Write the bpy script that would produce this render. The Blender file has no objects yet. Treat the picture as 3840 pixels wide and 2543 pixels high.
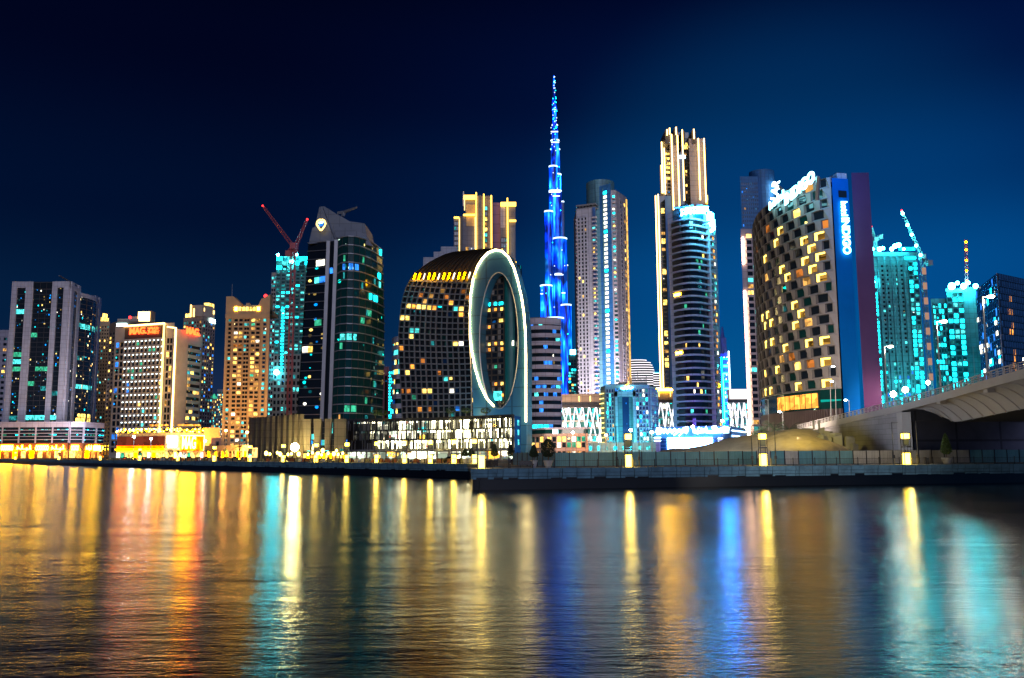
import bpy, math, random
from mathutils import Matrix, Vector, Euler
random.seed(7)
S = bpy.context.scene
COL = S.collection
R = math.radians
# ------------------------------------------------------------------ camera
FP, CX, CY, CH = 3336.0, 1920.0, 1271.5, 5.1
PITCH = math.atan(428.5 / FP); ROLL = 0.006
cd = bpy.data.cameras.new('camera'); cam = bpy.data.objects.new('camera', cd); COL.objects.link(cam)
cd.sensor_width = 36; cd.lens = FP / 3840 * 36; cd.clip_end = 30000; cd.clip_start = .5
cam.location = (0, 0, CH); cam.rotation_euler = (math.pi / 2 + PITCH, ROLL, 0)
S.camera = cam
M = Euler((math.pi / 2 + PITCH, ROLL, 0)).to_matrix(); MT = M.transposed()
def ray(px, py): return M @ Vector(((px - CX) / FP, -(py - CY) / FP, -1))
def P(px, py, d):                    # world point seen at that place of the photo, d metres away along +Y
    r = ray(px, py); k = d / r.y
    return Vector((r.x * k, d, CH + r.z * k))
def F(px, py, d): p = P(px, py, d); return (p.x, p.y)
def zat(x, y, py):                   # height at which the vertical line over (x, y) is seen at row py
    a = MT @ Vector((x, y, -CH)); b = MT @ Vector((0, 0, 1)); t = (CY - py) / FP
    return -(a.y + t * a.z) / (b.y + t * b.z)
def PL(px, py, A, B):                # where the line of sight meets the vertical plane through A and B
    r = ray(px, py); dx, dy = B[0] - A[0], B[1] - A[1]
    k = (A[0] * dy - A[1] * dx) / (r.x * dy - r.y * dx)
    return Vector((r.x * k, r.y * k, CH + r.z * k))
# ------------------------------------------------------------------ materials
MATS = {}
def nodes(name):
    m = bpy.data.materials.new(name); m.use_nodes = True; MATS[name] = m
    nt = m.node_tree; nt.nodes.clear()
    out = nt.nodes.new('ShaderNodeOutputMaterial')
    return m, nt, out
def N(nt, t, **k):
    n = nt.nodes.new(t)
    for a, v in k.items():
        if a.startswith('i_'): n.inputs[a[2:].replace('_', ' ')].default_value = v
        else: setattr(n, a, v)
    return n
def ramp(nt, stops, interp='LINEAR'):
    r = nt.nodes.new('ShaderNodeValToRGB'); e = r.color_ramp; e.interpolation = interp
    while len(e.elements) < len(stops): e.elements.new(.5)
    for el, (p, c) in zip(e.elements, stops): el.position = p; el.color = (*c, 1) if len(c) == 3 else c
    return r
def math_(nt, op, a, b=None):
    n = nt.nodes.new('ShaderNodeMath'); n.operation = op
    for i, v in enumerate((a, b)):
        if v is None: continue
        if isinstance(v, (int, float)): n.inputs[i].default_value = v
        else: nt.links.new(v, n.inputs[i])
    return n.outputs[0]
def facade_uv(nt):                   # (distance along the wall, height) in metres
    g = N(nt, 'ShaderNodeNewGeometry'); s = N(nt, 'ShaderNodeSeparateXYZ'); nt.links.new(g.outputs['Position'], s.inputs[0])
    u = math_(nt, 'ADD', s.outputs[0], math_(nt, 'MULTIPLY', s.outputs[1], .83))
    c = N(nt, 'ShaderNodeCombineXYZ'); nt.links.new(u, c.inputs[0]); nt.links.new(s.outputs[2], c.inputs[1])
    return c.outputs[0]
def wall(name, col, rough=.7, var=.25, panel=None, scale=.15, metal=0, bump=.0, spec=.5):
    m, nt, out = nodes(name)
    b = N(nt, 'ShaderNodeBsdfPrincipled', i_Roughness=rough, i_Metallic=metal); b.inputs['Specular IOR Level'].default_value = spec
    g = N(nt, 'ShaderNodeNewGeometry')
    n = N(nt, 'ShaderNodeTexNoise', i_Scale=scale, i_Detail=6.0, i_Roughness=.65); nt.links.new(g.outputs['Position'], n.inputs['Vector'])
    r = ramp(nt, [(.3, tuple(c * (1 - var) for c in col)), (.7, tuple(min(1, c * (1 + var * .6)) for c in col))])
    nt.links.new(n.outputs['Fac'], r.inputs[0]); last = r.outputs[0]
    if panel:
        br = N(nt, 'ShaderNodeTexBrick', offset=panel[2] if len(panel) > 2 else 0.0); nt.links.new(facade_uv(nt), br.inputs['Vector'])
        br.inputs['Scale'].default_value = 1; br.inputs['Brick Width'].default_value = panel[0]; br.inputs['Row Height'].default_value = panel[1]
        br.inputs['Mortar Size'].default_value = min(panel[0], panel[1]) * .035; br.inputs['Mortar Smooth'].default_value = .3
        br.inputs['Color1'].default_value = (1, 1, 1, 1); br.inputs['Color2'].default_value = (.86, .86, .86, 1); br.inputs['Mortar'].default_value = (.45, .45, .45, 1)
        mx = N(nt, 'ShaderNodeMix', data_type='RGBA', blend_type='MULTIPLY'); mx.inputs['Factor'].default_value = 1
        nt.links.new(last, mx.inputs[6]); nt.links.new(br.outputs['Color'], mx.inputs[7]); last = mx.outputs[2]
    nt.links.new(last, b.inputs['Base Color'])
    if bump:
        n2 = N(nt, 'ShaderNodeTexNoise', i_Scale=scale * 12, i_Detail=6.0); nt.links.new(g.outputs['Position'], n2.inputs['Vector'])
        bp = N(nt, 'ShaderNodeBump', i_Strength=bump); nt.links.new(n2.outputs['Fac'], bp.inputs['Height']); nt.links.new(bp.outputs[0], b.inputs['Normal'])
    nt.links.new(b.outputs[0], out.inputs[0]); return m
def em(name, col, st, sample=False, vary=0.0, scale=(.9, .55)):
    m, nt, out = nodes(name)
    e = N(nt, 'ShaderNodeEmission', i_Strength=st); e.inputs[0].default_value = (*col, 1)
    if vary:
        mp = N(nt, 'ShaderNodeMapping'); mp.inputs['Scale'].default_value = (scale[0], scale[1], 1); nt.links.new(facade_uv(nt), mp.inputs[0])
        v = N(nt, 'ShaderNodeTexVoronoi', feature='F1', distance='CHEBYCHEV', i_Scale=1.0); nt.links.new(mp.outputs[0], v.inputs['Vector'])
        s = N(nt, 'ShaderNodeSeparateColor'); nt.links.new(v.outputs['Color'], s.inputs[0])
        r = ramp(nt, [(0, (1 - vary,) * 3), (1, (1 + vary * 1.2,) * 3)]); nt.links.new(s.outputs[0], r.inputs[0])
        nt.links.new(math_(nt, 'MULTIPLY', r.outputs[0], st), e.inputs[1])
    nt.links.new(e.outputs[0], out.inputs[0])
    m.cycles.emission_sampling = 'FRONT' if sample else 'NONE'
    return m
def glass(name, col=(.012, .018, .025), dens=.93, st=1.5, cells=(.45, .32), stops=None, rough=.12, spec=.5):
    """tinted glazing with painted glow specks for room lamps and mirrored city lights"""
    m, nt, out = nodes(name)
    b = N(nt, 'ShaderNodeBsdfPrincipled', i_Roughness=rough); b.inputs['Base Color'].default_value = (*col, 1)
    b.inputs['Specular IOR Level'].default_value = spec
    mp = N(nt, 'ShaderNodeMapping'); mp.inputs['Scale'].default_value = (cells[0], cells[1], 1); nt.links.new(facade_uv(nt), mp.inputs[0])
    v = N(nt, 'ShaderNodeTexVoronoi', feature='F1', i_Scale=1.0); nt.links.new(mp.outputs[0], v.inputs['Vector'])
    s = N(nt, 'ShaderNodeSeparateColor'); nt.links.new(v.outputs['Color'], s.inputs[0])
    n = N(nt, 'ShaderNodeTexNoise', i_Scale=.06, i_Detail=2.0); nt.links.new(mp.outputs[0], n.inputs['Vector']); n.inputs['Scale'].default_value = .12
    near = math_(nt, 'LESS_THAN', v.outputs['Distance'], .33)
    on = math_(nt, 'GREATER_THAN', math_(nt, 'ADD', s.outputs[0], math_(nt, 'MULTIPLY', math_(nt, 'SUBTRACT', n.outputs['Fac'], .5), 1.4)), dens)
    r = ramp(nt, stops or [(0, (0, .25, .9)), (.35, (0, .7, .8)), (.6, (.9, .6, .15)), (.85, (1, .95, .8))], 'CONSTANT'); nt.links.new(s.outputs[1], r.inputs[0])
    nt.links.new(r.outputs[0], b.inputs['Emission Color'])
    nt.links.new(math_(nt, 'MULTIPLY', math_(nt, 'MULTIPLY', near, on), math_(nt, 'MULTIPLY', s.outputs[2], st)), b.inputs['Emission Strength'])
    nt.links.new(b.outputs[0], out.inputs[0]); m.cycles.emission_sampling = 'NONE'; return m

#MATERIALS
W_ = {
 'white': wall('white cladding', (.47, .46, .52), .55, .12, (3.2, 3.6)),
 'cream': wall('cream render', (.5, .42, .34), .8, .15),
 'gold': wall('sand render', (.52, .36, .2), .8, .15),
 'brown': wall('brown render', (.16, .12, .09), .8, .2),
 'tan': wall('tan stone', (.36, .29, .24), .7, .15, (4, 4)),
 'grey': wall('grey concrete', (.28, .28, .3), .8, .25),
 'lilac': wall('pale lilac cladding', (.5, .45, .52), .6, .15, (5, 3.5)),
 'dark': wall('dark cladding', (.03, .03, .035), .5, .3),
 'roofc': wall('crown metal', (.1, .12, .16), .45, .15, (6, 5), metal=.2),
 'bronze': wall('bronze shell', (.09, .065, .045), .5, .25),
 'dgrey': wall('dim grey cladding', (.17, .16, .2), .6, .15, (5, 3.5)), 'rub': wall('broken concrete', (.2, .19, .17), .9, .4), 'fin': wall('fin concrete', (.3, .27, .26), .6, .2),
 'face': wall('smooth blue grey cladding', (.035, .15, .24), .5, .1, (7, 9), .05),
 'blue': wall('blue tinted wall', (0, .13, .46), .8, .2, None, .05, spec=.06), 'peachd': wall('orange shop cladding', (.2, .055, .012), .8, .2),  # blue: the blue light on the hotel side wall is put into this colour
 'pink': wall('pink toned wall', (.4, .2, .33), .7, .15, (9, 7), .05),
 'hot': wall('moulded facade panels', (.3, .27, .26), .7, .15),
 'tealc': wall('lamp tinted raw concrete', (.1, .3, .33), .85, .35, (4, 3.6)),  # teal of the work lamps is mixed into the concrete colour
 'bluec': wall('blue grey frame', (.06, .16, .42), .6, .2),
 'peach': wall('peach stone', (.55, .36, .27), .7, .15, (4, 3)),
 'quay': wall('quay concrete', (.13, .27, .34), .8, .45, (5.2, 1.8), .5, bump=.3),
 'quaytop': wall('promenade paving', (.34, .33, .31), .8, .2, (2, 2)),
 'pale': wall('bridge concrete', (.36, .34, .35), .75, .12, None, .1),
 'block': wall('block retaining wall', (.27, .26, .29), .85, .18, (3.4, 1.05, .5), .2),
 'abut': wall('dark abutment concrete', (.09, .1, .16), .85, .3, (9, 7), .2),
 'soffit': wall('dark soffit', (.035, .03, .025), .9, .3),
 'sand': wall('sand', (.32, .24, .13), .95, .3, None, .35, bump=.6),
 'asph': wall('asphalt', (.05, .05, .052), .9, .3, None, .8),
 'earth': wall('dry ground', (.13, .11, .09), .95, .4, None, .1),
 'black': wall('black steel', (.012, .012, .014), .4, .2),
 'steel': wall('grey steel', (.3, .3, .31), .4, .15, metal=.4),
 'redst': wall('red crane steel', (.45, .1, .12), .6, .2),
 'hoard': wall('corrugated hoarding', (.11, .3, .36), .5, .25, (.35, 2.6), .4),
 'hoardw': wall('pale corrugated hoarding', (.42, .42, .4), .5, .25, (.35, 2.6), .4),
 'orange': wall('orange plastic', (.55, .16, .03), .5, .2),
 'rust': wall('rust red board', (.25, .07, .04), .7, .3),
 'olive': wall('grey green board', (.2, .2, .14), .7, .3),
 'leaf': wall('leaves', (.05, .1, .03), .8, .5, None, 2),
 'leafd': wall('dark leaves', (.02, .045, .02), .8, .5, None, 2),
 'bark': wall('bark', (.12, .08, .05), .9, .3, None, 3),
 'pot': wall('glazed white pot', (.5, .52, .56), .4, .1, None, 1),
 'carw': wall('white car paint', (.6, .6, .6), .25, .05), 'carg': wall('silver car paint', (.3, .3, .32), .25, .05, metal=.5),
 'carr': wall('red car paint', (.4, .02, .02), .25, .05), 'card': wall('black car paint', (.02, .02, .025), .2, .05),
}
G_ = {
 'g1': glass('city glass', dens=.78, st=2.4, cells=(.6, .42)),
 'gwarm': glass('city glass warm', dens=.8, st=3.5, stops=[(0, (1, .75, .3)), (.45, (1, .5, .1)), (.7, (0, .6, .8)), (.85, (1, .95, .8))]),
 'gdark': glass('black glass', dens=1.02, st=2, rough=.06),
 'gteal': glass('green tinted glass', (.006, .045, .042), dens=.97, st=3, rough=.08, stops=[(0, (0, .5, .4)), (.6, (.6, .9, .7)), (.8, (.9, .7, .2))]),
 'gcyan': glass('work lit openings', (.02, .1, .11), dens=.42, st=4, cells=(.28, .3), stops=[(0, (0, .5, .5)), (.4, (.05, .85, .8)), (.8, (.7, 1, .95))]),
 'gblue': glass('blue glass', (.01, .05, .14), dens=.8, st=2.5, stops=[(0, (0, .3, 1)), (.5, (.1, .6, 1)), (.85, (1, .9, .7))]),
 'gplain': glass('plain dark glass', dens=2, st=0, rough=.07),
}
def shopfront(name, stops, st, cells=(.8, 1.0), base=.4, sample=True):
    m, nt, out = nodes(name)
    mp = N(nt, 'ShaderNodeMapping'); mp.inputs['Scale'].default_value = (cells[0], cells[1], 1); nt.links.new(facade_uv(nt), mp.inputs[0])
    v = N(nt, 'ShaderNodeTexVoronoi', feature='F1', distance='CHEBYCHEV', i_Scale=1.0); nt.links.new(mp.outputs[0], v.inputs['Vector'])
    s = N(nt, 'ShaderNodeSeparateColor'); nt.links.new(v.outputs['Color'], s.inputs[0])
    r = ramp(nt, stops, 'CONSTANT'); nt.links.new(s.outputs[0], r.inputs[0]); e = N(nt, 'ShaderNodeEmission'); nt.links.new(r.outputs[0], e.inputs[0])
    p = math_(nt, 'POWER', s.outputs[1], 3.0); nt.links.new(math_(nt, 'ADD', math_(nt, 'MULTIPLY', p, st), base), e.inputs[1])
    nt.links.new(e.outputs[0], out.inputs[0]); m.cycles.emission_sampling = 'FRONT' if sample else 'NONE'; return m
E_ = {
 'orwall': shopfront('amber lit shopfront', [(0, (.35, .03, 0)), (.25, (1, .16, 0)), (.5, (1, .42, 0)), (.85, (1, .75, .15))], 70),
 'gshop': shopfront('white shop interior', [(0, (.25, .3, .22)), (.35, (.7, .85, .6)), (.6, (1, .95, .7)), (.86, (1, .5, .05)), (.93, (.05, .6, .6))], 10, (.5, .5), .5, False),
 'dotW': em('balcony spot', (.8, .95, 1), 3.5),
 'Yd': em('dim warm room', (1, .5, .12), .8, vary=.8), 'Od': em('dim amber room', (.9, .28, .05), .5, vary=.8), 'Cd': em('dim teal room', (.03, .4, .42), .6, vary=.8),
 'Y': em('warm room', (1, .62, .12), 2.6, vary=.7), 'W': em('white room', (1, .93, .72), 2.6, vary=.6),
 'C': em('cyan room', (.08, .75, .72), 1.5, vary=.75), 'B': em('blue room', (.03, .25, 1), 1.3, vary=.7),
 'O': em('amber room', (1, .36, .05), 1.8, vary=.6), 'G': em('green room', (.05, .55, .3), .9, vary=.7),
 'T': em('work lamp bay', (.004, .62, .75), 9, True, vary=.6),
 'lineY': em('gold light line', (1, .66, .18), 4), 'lineW': em('warm white light line', (1, .6, .18), 8, True), 'hotsign': em('blue white roof sign', (.04, .42, 1), 90, True), 'goldl': em('golden contour light', (1, .55, .06), 6, True),
 'rim': em('rim light', (1, .74, .3), 19, True), 'sign': em('white sign', (.6, .95, 1), 10, True),
 'cyan': em('cyan white sign', (.12, .8, 1), 22, True), 'red': em('red sign', (1, .06, .01), 9, True),
 'shop': em('shop sign', (1, .5, .015), 90, True), 'flood': em('flood lamp', (1, .78, .25), 330, True),
 'work': em('work flood', (.06, .85, .95), 130, True), 'lampw': em('street lamp', (1, .85, .55), 40, True),
 'lampo': em('orange street lamp', (1, .45, .1), 40, True), 'lampc': em('cool street lamp', (.8, .95, 1), 45, True),
 'tower': em('lamp tower glass', (1, .64, .05), 17, True), 'blueE': em('blue outline', (0, .08, 1), 130, True),
 'screen': em('white screen', (.25, .5, 1), 34, True), 'orscr': em('orange screen', (1, .02, 0), 34, True, .4, (.6, .2)),
 'dkscr': em('maroon screen', (.35, .06, .03), .5, False, .3, (.3, .2)), 'yel': em('yellow lamp', (1, .44, 0), 48, True),
 'beac': em('red beacon', (1, .02, .02), 8), 'orwall': em('amber lit shopfront', (1, .32, 0), 26, True, .9, (.9, 1.1)),
 'hallw': em('white hall room', (.9, 1, .85), 2.2, False, .9, (.6, .4)), 'gar': em('garden lights', (1, .7, .2), 5, False, .5), 'hall': em('white hall', (1, .93, .55), 16, True, .95, (.9, .35)),
 'bband': em('tower light band', (.55, .75, 1), 3), 'band': em('white band', (.9, .85, .9), 2.0),
 'purple': em('blue purple strip', (.15, .05, 1), 4),
}
def led():
    m, nt, out = nodes('tower led facade')
    b = N(nt, 'ShaderNodeBsdfPrincipled', i_Roughness=.3); b.inputs['Base Color'].default_value = (.02, .03, .06, 1)
    mp = N(nt, 'ShaderNodeMapping'); mp.inputs['Scale'].default_value = (.13, .016, 1); nt.links.new(facade_uv(nt), mp.inputs[0])
    n = N(nt, 'ShaderNodeTexNoise', i_Scale=1.0, i_Detail=3.0); nt.links.new(mp.outputs[0], n.inputs['Vector'])
    r = ramp(nt, [(.37, (0, .001, .03)), (.46, (0, .016, .4)), (.56, (0, .09, .8)), (.66, (.02, .34, 1))]); nt.links.new(n.outputs['Fac'], r.inputs[0])
    nt.links.new(r.outputs[0], b.inputs['Emission Color'])
    n2 = N(nt, 'ShaderNodeTexNoise', i_Scale=.02, i_Detail=2.0); g = N(nt, 'ShaderNodeNewGeometry'); nt.links.new(g.outputs['Position'], n2.inputs['Vector'])
    r2 = ramp(nt, [(.35, (.4,) * 3), (.65, (7,) * 3)]); nt.links.new(n2.outputs['Fac'], r2.inputs[0]); nt.links.new(r2.outputs[0], b.inputs['Emission Strength'])
    nt.links.new(b.outputs[0], out.inputs[0]); m.cycles.emission_sampling = 'NONE'; return m
W_['led'] = led()
def water():
    m, nt, out = nodes('canal water')
    df = N(nt, 'ShaderNodeBsdfDiffuse'); df.inputs[0].default_value = (.001, .003, .006, 1)
    gl = N(nt, 'ShaderNodeBsdfGlossy', distribution='BECKMANN', i_Roughness=.205); fz = N(nt, 'ShaderNodeFresnel', i_IOR=1.27); b = N(nt, 'ShaderNodeMixShader')
    nt.links.new(fz.outputs[0], b.inputs[0]); nt.links.new(df.outputs[0], b.inputs[1]); nt.links.new(gl.outputs[0], b.inputs[2])
    g = N(nt, 'ShaderNodeNewGeometry')
    def ns(sc, stretch, det=3.0):
        mp = N(nt, 'ShaderNodeMapping'); mp.inputs['Scale'].default_value = (sc, sc * stretch, sc); nt.links.new(g.outputs['Position'], mp.inputs[0])
        n = N(nt, 'ShaderNodeTexNoise', i_Scale=1.0, i_Detail=det, i_Roughness=.55); nt.links.new(mp.outputs[0], n.inputs['Vector']); return n.outputs['Fac']
    h = math_(nt, 'ADD', math_(nt, 'MULTIPLY', ns(.7, 3.2), .30), math_(nt, 'ADD', math_(nt, 'MULTIPLY', ns(2.4, 1.9, 4.0), .16), math_(nt, 'ADD', math_(nt, 'MULTIPLY', ns(7.5, 1.5, 2.0), .035), math_(nt, 'MULTIPLY', ns(.12, 3.2, 2.0), .55))))
    bp = N(nt, 'ShaderNodeBump', i_Strength=.9, i_Distance=.16); calm = ramp(nt, [(.35, (.25,) * 3), (.65, (1,) * 3)]); nt.links.new(ns(.035, 1.8, 3.0), calm.inputs[0]); nt.links.new(math_(nt, 'MULTIPLY', h, calm.outputs[0]), bp.inputs['Height'])
    nt.links.new(bp.outputs[0], gl.inputs['Normal']); nt.links.new(bp.outputs[0], fz.inputs['Normal'])
    nt.links.new(b.outputs[0], out.inputs[0]); return m
W_['water'] = water()
W_['D'] = G_['gplain']
def mat(k): return k if not isinstance(k, str) else (W_.get(k) or G_.get(k) or E_[k])
# ------------------------------------------------------------------ mesh helpers
class MB:
    def __init__(s): s.v = []; s.f = []; s.m = []; s.mats = []
    def mi(s, k):
        m = mat(k)
        if m not in s.mats: s.mats.append(m)
        return s.mats.index(m)
    def face(s, pts, k):
        i = len(s.v); s.v += [tuple(p) for p in pts]; s.f.append(tuple(range(i, i + len(pts)))); s.m.append(s.mi(k))
    def hexa(s, b, t, k):            # bottom and top rings
        i = len(s.v); n = len(b); s.v += [tuple(p) for p in b] + [tuple(p) for p in t]; mi = s.mi(k)
        s.f.append(tuple(range(i + n - 1, i - 1, -1))); s.f.append(tuple(range(i + n, i + 2 * n)))
        for j in range(n): s.f.append((i + j, i + (j + 1) % n, i + n + (j + 1) % n, i + n + j))
        s.m += [mi] * (n + 2)
    def box(s, x0, x1, y0, y1, z0, z1, k): s.hexa([(x0, y0, z0), (x1, y0, z0), (x1, y1, z0), (x0, y1, z0)], [(x0, y0, z1), (x1, y0, z1), (x1, y1, z1), (x0, y1, z1)], k)
    def prism(s, fp, z0, z1, k):
        zt = z1 if isinstance(z1, (list, tuple)) else [z1] * len(fp)
        s.hexa([(x, y, z0) for x, y in fp], [(x, y, z) for (x, y), z in zip(fp, zt)], k)
    def tube(s, pts, r, k, n=6, cap=True):
        pts = [Vector(p) for p in pts]; rr = r if isinstance(r, (list, tuple)) else [r] * len(pts); rings = []; mi = s.mi(k)
        for j, p in enumerate(pts):
            t = (pts[min(j + 1, len(pts) - 1)] - pts[max(j - 1, 0)]).normalized()
            a = t.cross(Vector((0, 0, 1)) if abs(t.z) < .9 else Vector((1, 0, 0))).normalized(); b = t.cross(a)
            i = len(s.v); s.v += [tuple(p + (a * math.cos(2 * math.pi * q / n) + b * math.sin(2 * math.pi * q / n)) * rr[j]) for q in range(n)]; rings.append(i)
        for a, b in zip(rings, rings[1:]):
            for q in range(n): s.f.append((a + q, a + (q + 1) % n, b + (q + 1) % n, b + q)); s.m.append(mi)
        if cap:
            for i in (rings[0], rings[-1]): s.f.append(tuple(range(i, i + n))); s.m.append(mi)
    def ball(s, c, r, k, n=8, sz=1.0):
        mi = s.mi(k); i = len(s.v); m = n // 2
        for a in range(m + 1):
            th = math.pi * a / m
            for q in range(n):
                ph = 2 * math.pi * q / n
                s.v.append((c[0] + r * math.sin(th) * math.cos(ph), c[1] + r * math.sin(th) * math.sin(ph), c[2] + r * sz * math.cos(th)))
        for a in range(m):
            for q in range(n): s.f.append((i + a * n + q, i + a * n + (q + 1) % n, i + (a + 1) * n + (q + 1) % n, i + (a + 1) * n + q)); s.m.append(mi)
    def build(s, name, parent=None, smooth=False):
        me = bpy.data.meshes.new(name); me.from_pydata(s.v, [], s.f)
        for m in s.mats: me.materials.append(m)
        me.polygons.foreach_set('material_index', s.m)
        if smooth: me.polygons.foreach_set('use_smooth', [True] * len(me.polygons))
        me.update(); o = bpy.data.objects.new(name, me); COL.objects.link(o)
        if parent: o.parent = parent; o.matrix_parent_inverse = parent.matrix_world.inverted() if parent.type != 'EMPTY' else Matrix.Translation(-parent.location)
        return o
def tag(o, label, cat, group=None, kind=None):
    if kind in ('structure',): o['kind'] = kind
    else:
        o['label'] = label; o['category'] = cat
        if kind: o['kind'] = kind
    if group: o['group'] = group
    return o
def empty(name, label, cat, loc=(0, 0, 0), group=None):
    o = bpy.data.objects.new(name, None); COL.objects.link(o); o.location = loc; o.empty_display_size = 1
    return tag(o, label, cat, group)
def dup(root, delta, label=None):
    r = root.copy(); COL.objects.link(r); r.location = root.location + Vector(delta)
    if label: r['label'] = label
    def rec(a, b):
        for ch in a.children:
            c = ch.copy(); COL.objects.link(c); c.parent = b; rec(ch, c)
    rec(root, r); return r
class Face:
    """a vertical facade over a footprint line; u, z in fractions, o in metres outward"""
    def __init__(s, pts, z0, z1):
        s.p = [Vector((x, y)) for x, y in pts]; s.z0, s.z1 = z0, z1
        s.l = [(b - a).length for a, b in zip(s.p, s.p[1:])]; s.L = sum(s.l)
        s.cum = [0]
        for x in s.l: s.cum.append(s.cum[-1] + x)
    def _seg(s, u):
        t = u * s.L
        for i in range(len(s.l)):
            if t <= s.cum[i + 1] + 1e-6 or i == len(s.l) - 1: return i, (t - s.cum[i]) / s.l[i]
    def nrm(s, i):
        d = (s.p[i + 1] - s.p[i]).normalized(); return Vector((d.y, -d.x))
    def at(s, u, o=0):
        i, t = s._seg(u); n = s.nrm(i)
        if len(s.l) > 2:             # smooth
            if t > .5 and i < len(s.l) - 1: n = n.lerp(s.nrm(i + 1), t - .5).normalized()
            elif t < .5 and i > 0: n = n.lerp(s.nrm(i - 1), .5 - t).normalized()
        return s.p[i].lerp(s.p[i + 1], t) + n * o
    def ang(s, u): i, t = s._seg(min(max(u, 0), 1)); d = s.p[i + 1] - s.p[i]; return math.atan2(d.y, d.x)
    def z(s, f): return s.z0 + (s.z1 - s.z0) * f
    def box(s, mb, u0, u1, a, b, o0, o1, k, zabs=False):
        z0, z1 = (a, b) if zabs else (s.z(a), s.z(b))
        n = 1 if len(s.l) < 2 else max(1, math.ceil((u1 - u0) * len(s.l) * 1.01))
        us = [u0 + (u1 - u0) * j / n for j in range(n + 1)]
        if n > 1 or len(s.l) > 1:
            br = [c / s.L for c in s.cum if u0 + 1e-4 < c / s.L < u1 - 1e-4]; us = sorted(set([u0, u1] + br))
        inn = [s.at(u, o0) for u in us]; ou = [s.at(u, o1) for u in us]
        for j in range(len(us) - 1):
            q = [ou[j], ou[j + 1], inn[j + 1], inn[j]]
            mb.hexa([(p.x, p.y, z0) for p in q], [(p.x, p.y, z1) for p in q], k)
UNIT = {}
def panel(root, f, u0, u1, a, b, o, k, name='window', zabs=False):
    if k not in UNIT:
        m = MB(); m.box(-.5, .5, -.04, .04, -.5, .5, k); o_ = m.build('pane'); UNIT[k] = o_.data; bpy.data.objects.remove(o_)
    z0, z1 = (a, b) if zabs else (f.z(a), f.z(b))
    A, B = f.at(u0, o), f.at(u1, o); c = (A + B) / 2
    ob = bpy.data.objects.new(name, UNIT[k]); COL.objects.link(ob); ob.parent = root
    ob.location = Vector((c.x, c.y, (z0 + z1) / 2)) - root.location
    ob.rotation_euler = (0, 0, math.atan2(B.y - A.y, B.x - A.x)); ob.scale = ((B - A).length, 1, z1 - z0)
    return ob
def light(kind, loc, power, col, size=1, to=None, spot=None, sy=None):
    ld = bpy.data.lights.new('lamp', kind); ld.energy = power; ld.color = col
    if kind == 'AREA':
        ld.size = size
        if sy: ld.shape = 'RECTANGLE'; ld.size_y = sy
    elif kind == 'SUN': ld.angle = size
    else: ld.shadow_soft_size = size
    if spot: ld.spot_size = spot; ld.spot_blend = .8
    o = bpy.data.objects.new('lamp', ld); COL.objects.link(o); o.location = loc
    if to: o.rotation_euler = (Vector(to) - Vector(loc)).to_track_quat('-Z', 'Y').to_euler()
    return o
GZ = 2.9
def rb(p, d, side=0):                # the footprint corner d metres further from the shore, along the sight line (party walls stay hidden)
    L = math.hypot(p[0], p[1]); return (p[0] * (1 + d / L) + side, p[1] * (1 + d / L))
def ab(p, y): return (p[0] * y / p[1], y)
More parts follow.
